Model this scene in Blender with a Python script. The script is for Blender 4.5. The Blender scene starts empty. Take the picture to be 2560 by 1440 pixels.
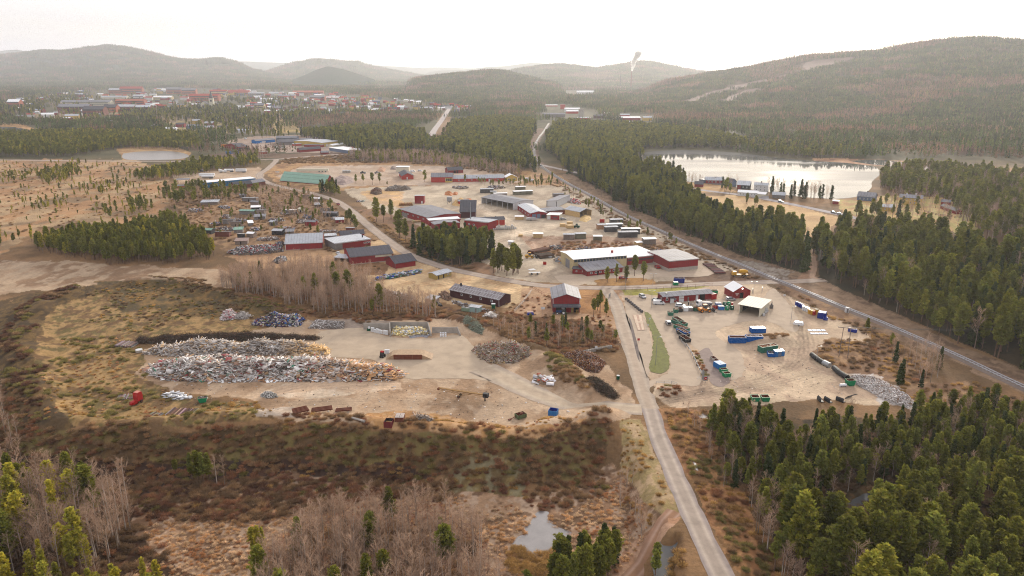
import bpy, math, random
import numpy as np
from mathutils import Vector, Matrix
random.seed(11)
RNG = np.random.default_rng(11)
scene = bpy.context.scene
COL = scene.collection
# ---------------------------------------------------------------- camera
HC = 100.0                      # flying height over the yards, metres
FPX = 1828.0                    # focal length in pixels of a 2560 px wide frame
PITCH = math.radians(16.45)
SP, CP = math.sin(PITCH), math.cos(PITCH)
cam = bpy.data.cameras.new('camera')
cam.sensor_fit = 'HORIZONTAL'
cam.angle = 2 * math.atan(1280 / FPX)
cam.clip_start = 0.5
cam.clip_end = 80000
cam_o = bpy.data.objects.new('camera', cam)
COL.objects.link(cam_o)
cam_o.location = (0, 0, HC)
cam_o.rotation_euler = (math.pi / 2 - PITCH, 0, 0)
scene.camera = cam_o
# ---------------------------------------------------------------- sky and sun
SUN_EL, SUN_AZ = math.radians(15), math.radians(21)      # azimuth from +Y towards +X
world = bpy.data.worlds.new('World')
scene.world = world
world.use_nodes = True
nt = world.node_tree
nt.nodes.clear()
def N(nt, t, **kw):
 n = nt.nodes.new(t)
 for k, v in kw.items():
  setattr(n, k, v)
 return n
def mth(nt, op, a, b=None, clamp=False):
 n = N(nt, 'ShaderNodeMath', operation=op, use_clamp=clamp)
 for i, x in enumerate((a, b)):
  if x is None: continue
  if isinstance(x, (int, float)): n.inputs[i].default_value = x
  else: nt.links.new(x, n.inputs[i])
 return n.outputs[0]
def mixc(nt, fac, a, b, mode='MIX'):
 n = N(nt, 'ShaderNodeMix', data_type='RGBA', blend_type=mode)
 for s, x in ((n.inputs[0], fac), (n.inputs[6], a), (n.inputs[7], b)):
  if hasattr(x, 'links'): nt.links.new(x, s)
  elif isinstance(x, (int, float)): s.default_value = x
  else: s.default_value = (*x[:3], 1)
 return n.outputs[2]
sky = N(nt, 'ShaderNodeTexSky', sky_type='NISHITA', sun_disc=False)
sky.sun_elevation, sky.sun_rotation = SUN_EL, SUN_AZ
sky.dust_density, sky.air_density, sky.altitude = 3.0, 1.0, 200
tc = N(nt, 'ShaderNodeTexCoord')
sep = N(nt, 'ShaderNodeSeparateXYZ')
nt.links.new(tc.outputs['Generated'], sep.inputs[0])
dot = N(nt, 'ShaderNodeVectorMath', operation='DOT_PRODUCT')
nt.links.new(tc.outputs['Generated'], dot.inputs[0])
dot.inputs[1].default_value = (math.sin(SUN_AZ) * math.cos(SUN_EL), math.cos(SUN_AZ) * math.cos(SUN_EL), math.sin(SUN_EL))
glow = mth(nt, 'POWER', mth(nt, 'MAXIMUM', dot.outputs['Value'], 0.0), 9.0)
mp = N(nt, 'ShaderNodeMapping')
mp.inputs['Scale'].default_value = (1.1, 1.1, 9.0)
mp.inputs['Location'].default_value = (3.7, 1.2, 0.55)
nt.links.new(tc.outputs['Generated'], mp.inputs[0])
cn = N(nt, 'ShaderNodeTexNoise')
cn.inputs['Scale'].default_value, cn.inputs['Detail'].default_value = 2.2, 5
nt.links.new(mp.outputs[0], cn.inputs['Vector'])
cr = N(nt, 'ShaderNodeMapRange')
cr.inputs['From Min'].default_value, cr.inputs['From Max'].default_value = 0.42, 0.66
nt.links.new(cn.outputs['Fac'], cr.inputs['Value'])
low = mth(nt, 'SUBTRACT', 1.0, mth(nt, 'MULTIPLY', mth(nt, 'ABSOLUTE', sep.outputs['Z']), 7.0), clamp=True)
veil = mixc(nt, cr.outputs[0], (12.4, 12.2, 12.6), (8.9, 8.8, 9.9))
lowc = mixc(nt, cr.outputs[0], (9.0, 8.6, 8.4), (7.9, 7.7, 8.2))
veil = mixc(nt, mth(nt, 'MULTIPLY', low, 1.6, clamp=True), veil, lowc)
veil = mixc(nt, mth(nt, 'MULTIPLY', glow, 1.0, clamp=True), veil, (19, 18, 16.5))
skyc = mixc(nt, 0.86, sky.outputs[0], veil)
bg = N(nt, 'ShaderNodeBackground')
bg.inputs['Strength'].default_value = 0.088
wo = N(nt, 'ShaderNodeOutputWorld')
nt.links.new(skyc, bg.inputs['Color'])
nt.links.new(bg.outputs[0], wo.inputs['Surface'])
sl = bpy.data.lights.new('sun', 'SUN')
sl.energy, sl.angle, sl.color = 3.4, math.radians(6), (1.0, 0.9, 0.75)
so = bpy.data.objects.new('sun', sl)
COL.objects.link(so)
so.rotation_euler = (math.pi / 2 - SUN_EL, 0, math.pi - SUN_AZ)
scene.view_settings.view_transform = 'Standard'
scene.view_settings.look = 'None'
scene.view_settings.exposure = 0.4
scene.view_settings.gamma = 1
cy = scene.cycles
cy.max_bounces, cy.diffuse_bounces, cy.glossy_bounces, cy.transmission_bounces, cy.volume_bounces = 4, 2, 2, 2, 0
cy.transparent_max_bounces = 4
cy.use_denoising = True
cy.denoising_prefilter = 'NONE'
cy.denoising_input_passes = 'RGB_ALBEDO_NORMAL'
cy.use_adaptive_sampling = False
cy.filter_width = 1.1
cy.sample_clamp_indirect = 4
# ---------------------------------------------------------------- helpers
def lin(c):
 c = c / 255.0
 return c / 12.92 if c <= 0.04045 else ((c + 0.055) / 1.055) ** 2.4
def S(r, g, b, k=0.62):
 return (lin(r) * k, lin(g) * k, lin(b) * k)
def hash2(ix, iy, s):
 n = (ix.astype(np.int64) * 374761393 + iy.astype(np.int64) * 668265263 + s * 69069) & 0xFFFFFFFF
 n = ((n ^ (n >> 13)) * 1274126177) & 0xFFFFFFFF
 return ((n ^ (n >> 16)) & 0xFFFF) / 65535.0
def vnoise(x, y, s=0):
 x = np.asarray(x, float); y = np.asarray(y, float)
 ix, iy = np.floor(x), np.floor(y)
 fx, fy = x - ix, y - iy
 fx, fy = fx * fx * (3 - 2 * fx), fy * fy * (3 - 2 * fy)
 a, b = hash2(ix, iy, s), hash2(ix + 1, iy, s)
 c, d = hash2(ix, iy + 1, s), hash2(ix + 1, iy + 1, s)
 return (a * (1 - fx) + b * fx) * (1 - fy) + (c * (1 - fx) + d * fx) * fy
def fbm(x, y, s=0, o=4):
 t, a, n = 0, 1.0, 0
 for i in range(o):
  t = t + a * vnoise(x * 2 ** i, y * 2 ** i, s + i * 17); n += a; a *= 0.55
 return t / n
def ss(t):
 t = np.clip(t, 0, 1)
 return t * t * (3 - 2 * t)
def ray0(px, py, z=0.0):
 """photograph point -> world point at height z"""
 u = (np.asarray(px, float) - 1280) / FPX
 v = (np.asarray(py, float) - 720) / FPX
 down = SP + v * CP
 t = (HC - z) / np.maximum(down, 1e-4)
 return u * t, (CP - v * SP) * t
def proj(x, y, z):
 dz = np.asarray(z, float) - HC
 f = y * CP - dz * SP
 up = y * SP + dz * CP
 f = np.maximum(f, 0.1)
 return 1280 + FPX * np.asarray(x) / f, 720 - FPX * up / f, f
def pline(pts, z=0.0):
 a = np.array(pts, float)
 x, y = ray0(a[:, 0], a[:, 1], z)
 return np.stack([x, y], 1)
def dist_line(x, y, L):
 best = np.full(np.shape(x), 1e9)
 for i in range(len(L) - 1):
  ax, ay = L[i]; bx, by = L[i + 1]
  dx, dy = bx - ax, by - ay
  t = np.clip(((x - ax) * dx + (y - ay) * dy) / (dx * dx + dy * dy + 1e-9), 0, 1)
  best = np.minimum(best, np.hypot(x - ax - t * dx, y - ay - t * dy))
 return best
def inpoly(x, y, P):
 x = np.asarray(x, float); y = np.asarray(y, float)
 c = np.zeros(x.shape, bool)
 n = len(P)
 for i in range(n):
  x1, y1 = P[i]; x2, y2 = P[(i + 1) % n]
  if y1 == y2: continue
  c ^= ((y1 > y) != (y2 > y)) & (x < (x2 - x1) * (y - y1) / (y2 - y1) + x1)
 return c
# ---------------------------------------------------------------- terrain height
ROAD_S = pline([(1620, 1010), (1650, 1090), (1690, 1190), (1730, 1285), (1770, 1375), (1805, 1450), (1900, 1650), (2050, 1950)])
FRONT = pline([(-900, 1300), (-300, 1130), (-60, 1000), (30, 1000), (130, 1075), (300, 1080), (500, 1062), (700, 1058), (1000, 1075), (1300, 1100), (1480, 1055), (1560, 1045), (1620, 1040), (1700, 1050), (3200, 1050)])
BERMS = [(pline([(40, 905), (60, 980), (150, 1066), (300, 1076), (480, 1060), (700, 1056), (850, 1068), (1000, 1076), (1150, 1090), (1300, 1098), (1440, 1062), (1500, 1045)]), 3.2, 5.5),
   (pline([(90, 985), (60, 900), (60, 830), (110, 765), (200, 728)]), 3.0, 8.0),
   (pline([(330, 706), (450, 708), (560, 740), (680, 772), (760, 796)]), 2.5, 5.0),
   (pline([(1140, 800), (1200, 815), (1290, 860), (1340, 878)]), 2.2, 4.0),
   (pline([(1370, 905), (1410, 930), (1450, 965), (1480, 985)]), 3.2, 5.5),
   (pline([(1660, 978), (1692, 981)]), 1.6, 2.6),
   (pline([(1905, 855), (1960, 850)]), 2.0, 4.5)]
PONDS = []      # (outline, water level): hollows in the ground
def gz(x, y):
 x = np.asarray(x, float); y = np.asarray(y, float)
 yf = np.interp(x, FRONT[:, 0], FRONT[:, 1])
 d = ss((yf - 3 - y) / 17.0)
 xr = np.interp(y, ROAD_S[::-1, 1], ROAD_S[::-1, 0])
 side = ss((xr - 6 - x) / 9.0)
 side2 = ss((x - xr - 5) / 8.0)
 z = -5.6 * d * side - 1.4 * d * side2
 near = (y < 420) & (y > 90)
 if np.any(near):
  xx, yy = x[near], y[near]
  add = np.zeros(xx.shape)
  for L, h, s in BERMS:
   dd = dist_line(xx, yy, L)
   add = np.maximum(add, h * np.exp(-(dd / s) ** 2))
  add = add * (0.7 + 0.6 * vnoise(xx / 9, yy / 9, 5))
  add += 0.5 * (vnoise(xx / 14, yy / 14, 3) - 0.5) * d[near]
  z = np.array(z); z[near] += add
  for W, wz in PONDS:
   c = near & (x > W[:, 0].min() - 4) & (x < W[:, 0].max() + 4) & (y > W[:, 1].min() - 4) & (y < W[:, 1].max() + 4)
   if not c.any(): continue
   X, Y = x[c], y[c]
   s = dist_line(X, Y, np.concatenate([W, W[:1]])) * np.where(inpoly(X, Y, [tuple(p) for p in W]), 1, -1) + 1.2 * (vnoise(X / 1.7, Y / 1.7, 8) - .5)
   w = ss((s + 1.3) / 2.2); z[c] = z[c] * (1 - w) + (wz - .45) * w
 return z
def G1(x, y):
 return float(gz(np.array([x]), np.array([y]))[0])
for _p, _z, _d in (([(1353, 1279), (1366, 1281), (1371, 1302), (1388, 1319), (1421, 1328), (1411, 1366), (1362, 1379), (1316, 1379), (1286, 1354), (1310, 1338), (1319, 1321), (1336, 1290)], -5.6, -5.8),
     ([(1656, 1388), (1692, 1380), (1690, 1410), (1672, 1450), (1644, 1470), (1650, 1420)], -4.2, None),
     ([(2036, 1300), (2060, 1284), (2110, 1258), (2160, 1236), (2230, 1212), (2236, 1224), (2166, 1252), (2112, 1276), (2062, 1304), (2042, 1314)], -1.4, -1.75)):
 _w = pline(_p, _z); _d = _d if _d else G1(*_w.mean(0)) - .4
 PONDS.append((_w, _d))
def P(px, py):
 z = 0.0
 for _ in range(5):
  x, y = ray0(px, py, z)
  z = G1(float(x), float(y))
 return Vector((float(x), float(y), z))
def PP(px, py):
 px = np.asarray(px, float); py = np.asarray(py, float)
 z = np.zeros(px.shape)
 for _ in range(5):
  x, y = ray0(px, py, z)
  z = gz(x, y)
 return x, y, z
# ---------------------------------------------------------------- meshes
class MB:
 def __init__(s):
  s.v, s.f, s.m, s.c = [], [], [], []
 def face(s, pts, m=0, c=None):
  n = len(s.v); s.v.extend(pts); s.f.append(tuple(range(n, n + len(pts)))); s.m.append(m); s.c.append(c)
 def box(s, lo, hi, m=0, c=None, T=None):
  n = len(s.v)
  x0, y0, z0 = lo; x1, y1, z1 = hi
  q = [(x0, y0, z0), (x1, y0, z0), (x1, y1, z0), (x0, y1, z0), (x0, y0, z1), (x1, y0, z1), (x1, y1, z1), (x0, y1, z1)]
  if T is not None: q = [tuple(T @ Vector(p)) for p in q]
  s.v.extend(q)
  for a in ((3, 2, 1, 0), (4, 5, 6, 7), (0, 1, 5, 4), (1, 2, 6, 5), (2, 3, 7, 6), (3, 0, 4, 7)):
   s.f.append(tuple(n + i for i in a)); s.m.append(m); s.c.append(c)
 def prism(s, prof, y0, y1, m=0, c=None, axis='y'):
  """closed profile [(a, z)] swept along an axis; faces outward for a counter-clockwise profile"""
  n = len(s.v); k = len(prof)
  for yy in (y0, y1):
   for a, z in prof:
    s.v.append((a, yy, z) if axis == 'y' else (yy, a, z))
  s.f.append(tuple(range(n, n + k))); s.f.append(tuple(range(n + 2 * k - 1, n + k - 1, -1)))
  s.m += [m, m]; s.c += [c, c]
  for i in range(k):
   j = (i + 1) % k
   s.f.append((n + i, n + k + i, n + k + j, n + j)); s.m.append(m); s.c.append(c)
 def tube(s, p0, p1, r0, r1=None, n=6, m=0, c=None, caps=True):
  r1 = r0 if r1 is None else r1
  p0, p1 = Vector(p0), Vector(p1)
  d = (p1 - p0).normalized()
  u = d.orthogonal().normalized(); w = d.cross(u)
  b = len(s.v)
  for p, r in ((p0, r0), (p1, r1)):
   for i in range(n):
    a = 2 * math.pi * i / n
    s.v.append(tuple(p + u * (math.cos(a) * r) + w * (math.sin(a) * r)))
  for i in range(n):
   j = (i + 1) % n
   s.f.append((b + i, b + j, b + n + j, b + n + i)); s.m.append(m); s.c.append(c)
  if caps:
   s.f.append(tuple(b + i for i in range(n))[::-1]); s.f.append(tuple(b + n + i for i in range(n)))
   s.m += [m, m]; s.c += [c, c]
 def build(s, name, mats, parent=None, smooth=False):
  me = bpy.data.meshes.new(name)
  me.from_pydata(s.v, [], s.f)
  for mt in (mats if isinstance(mats, (list, tuple)) else [mats]): me.materials.append(mt)
  me.polygons.foreach_set('material_index', s.m)
  if any(x is not None for x in s.c):
   a = me.attributes.new('col', 'FLOAT_COLOR', 'FACE')
   a.data.foreach_set('color', np.array([(*(x or (1, 1, 1)), 1) for x in s.c], 'f').ravel())
  if smooth: me.polygons.foreach_set('use_smooth', [True] * len(me.polygons))
  me.update()
  o = bpy.data.objects.new(name, me)
  COL.objects.link(o)
  if parent: o.parent = parent
  return o
def np_mesh(name, V, Fq, mat, fcol=None, vcol=None, smooth=False, link=True):
 me = bpy.data.meshes.new(name)
 V = np.asarray(V, 'f'); Fq = np.asarray(Fq, 'i')
 me.vertices.add(len(V)); me.vertices.foreach_set('co', V.ravel())
 k = Fq.shape[1]
 me.loops.add(Fq.size); me.loops.foreach_set('vertex_index', Fq.ravel())
 me.polygons.add(len(Fq)); me.polygons.foreach_set('loop_start', np.arange(0, Fq.size, k, dtype='i'))
 if mat: me.materials.append(mat)
 me.update(calc_edges=True)
 if fcol is not None:
  a = me.attributes.new('col', 'FLOAT_COLOR', 'FACE')
  a.data.foreach_set('color', np.concatenate([fcol, np.ones((len(fcol), 1))], 1).astype('f').ravel())
 if vcol is not None:
  a = me.attributes.new('col', 'FLOAT_COLOR', 'POINT')
  a.data.foreach_set('color', np.concatenate([vcol, np.ones((len(vcol), 1))], 1).astype('f').ravel())
 if smooth: me.polygons.foreach_set('use_smooth', np.ones(len(Fq), bool))
 o = bpy.data.objects.new(name, me)
 if link: COL.objects.link(o)
 return o
def tag(o, label=None, cat=None, group=None, kind=None):
 if label: o['label'] = label
 if cat: o['category'] = cat
 if group: o['group'] = group
 if kind: o['kind'] = kind
 return o
def empty(name, label, cat, loc, rz=0.0, group=None):
 o = bpy.data.objects.new(name, None)
 o.empty_display_size = 0.5
 COL.objects.link(o)
 o.location = loc; o.rotation_euler = (0, 0, rz)
 return tag(o, label, cat, group)
def copy_tree(o, parent=None):
 c = o.copy(); COL.objects.link(c)
 if parent: c.parent = parent
 for ch in o.children: copy_tree(ch, c)
 return c
# ---------------------------------------------------------------- materials
MATS = {}
def M(name, rgb=(0.5, 0.5, 0.5), rough=0.8, var=0.18, scale=0.6, attr=False, metal=0.0, spec=0.3, rvar=0.0, stain=0.0, transl=0.0, bump=0.0, seam=0.0):
 if name in MATS: return MATS[name]
 m = bpy.data.materials.new(name)
 m.use_nodes = True
 t = m.node_tree
 b = t.nodes['Principled BSDF']
 b.inputs['Roughness'].default_value = rough
 b.inputs['Metallic'].default_value = metal
 b.inputs['Specular IOR Level'].default_value = spec
 g = N(t, 'ShaderNodeNewGeometry')
 n1 = N(t, 'ShaderNodeTexNoise')
 n1.inputs['Scale'].default_value, n1.inputs['Detail'].default_value = scale, 6
 n1.inputs['Roughness'].default_value = 0.65
 t.links.new(g.outputs['Position'], n1.inputs['Vector'])
 if attr:
  a = N(t, 'ShaderNodeAttribute', attribute_name='col')
  base = a.outputs['Color']
 else:
  base = (*rgb, 1)
 val = mth(t, 'MULTIPLY_ADD', n1.outputs['Fac'], 4 * var)
 val.node.inputs[2].default_value = 1 - 2 * var
 if rvar:
  oi = N(t, 'ShaderNodeObjectInfo')
  r = mth(t, 'MULTIPLY_ADD', oi.outputs['Random'], 2 * rvar)
  r.node.inputs[2].default_value = 1 - rvar
  val = mth(t, 'MULTIPLY', val, r)
 cc = N(t, 'ShaderNodeVectorMath', operation='SCALE')
 if hasattr(base, 'links'): t.links.new(base, cc.inputs[0])
 else: cc.inputs[0].default_value = base[:3]
 t.links.new(val, cc.inputs['Scale'])
 out = cc.outputs[0]
 if 'needles' in name:
  out = mixc(t, mth(t, 'FRACT', mth(t, 'MULTIPLY', oi.outputs['Random'], 7.31)), out, (1.25, 1.12, .82), 'MULTIPLY')
 if seam:
  tc = N(t, 'ShaderNodeTexCoord'); sx = N(t, 'ShaderNodeSeparateXYZ'); t.links.new(tc.outputs['Object'], sx.inputs[0])
  ln = mth(t, 'LESS_THAN', mth(t, 'FRACT', mth(t, 'MULTIPLY', sx.outputs['X'], 1 / seam)), 0.14)
  out = mixc(t, mth(t, 'MULTIPLY', ln, 0.32), out, (0.03, 0.03, 0.03))
 if stain:
  n2 = N(t, 'ShaderNodeTexNoise')
  n2.inputs['Scale'].default_value, n2.inputs['Detail'].default_value = 0.23, 8
  t.links.new(g.outputs['Position'], n2.inputs['Vector'])
  rr = N(t, 'ShaderNodeMapRange')
  rr.inputs['From Min'].default_value, rr.inputs['From Max'].default_value = 0.52, 0.7
  t.links.new(n2.outputs['Fac'], rr.inputs['Value'])
  out = mixc(t, mth(t, 'MULTIPLY', rr.outputs[0], stain), out, (0.09, 0.07, 0.055))
 t.links.new(out, b.inputs['Base Color'])
 if bump:
  bp = N(t, 'ShaderNodeBump'); bp.inputs['Distance'].default_value = bump
  t.links.new(n1.outputs['Fac'], bp.inputs['Height']); t.links.new(bp.outputs[0], b.inputs['Normal'])
 if transl:
  tr = N(t, 'ShaderNodeBsdfTranslucent')
  df = N(t, 'ShaderNodeBsdfDiffuse')
  t.links.new(out, tr.inputs[0]); t.links.new(out, df.inputs[0])
  mx = N(t, 'ShaderNodeMixShader'); mx.inputs[0].default_value = transl
  t.links.new(df.outputs[0], mx.inputs[1]); t.links.new(tr.outputs[0], mx.inputs[2])
  t.links.new(mx.outputs[0], t.nodes['Material Output'].inputs['Surface'])
  t.nodes.remove(b)
 MATS[name] = m
 return m
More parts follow.
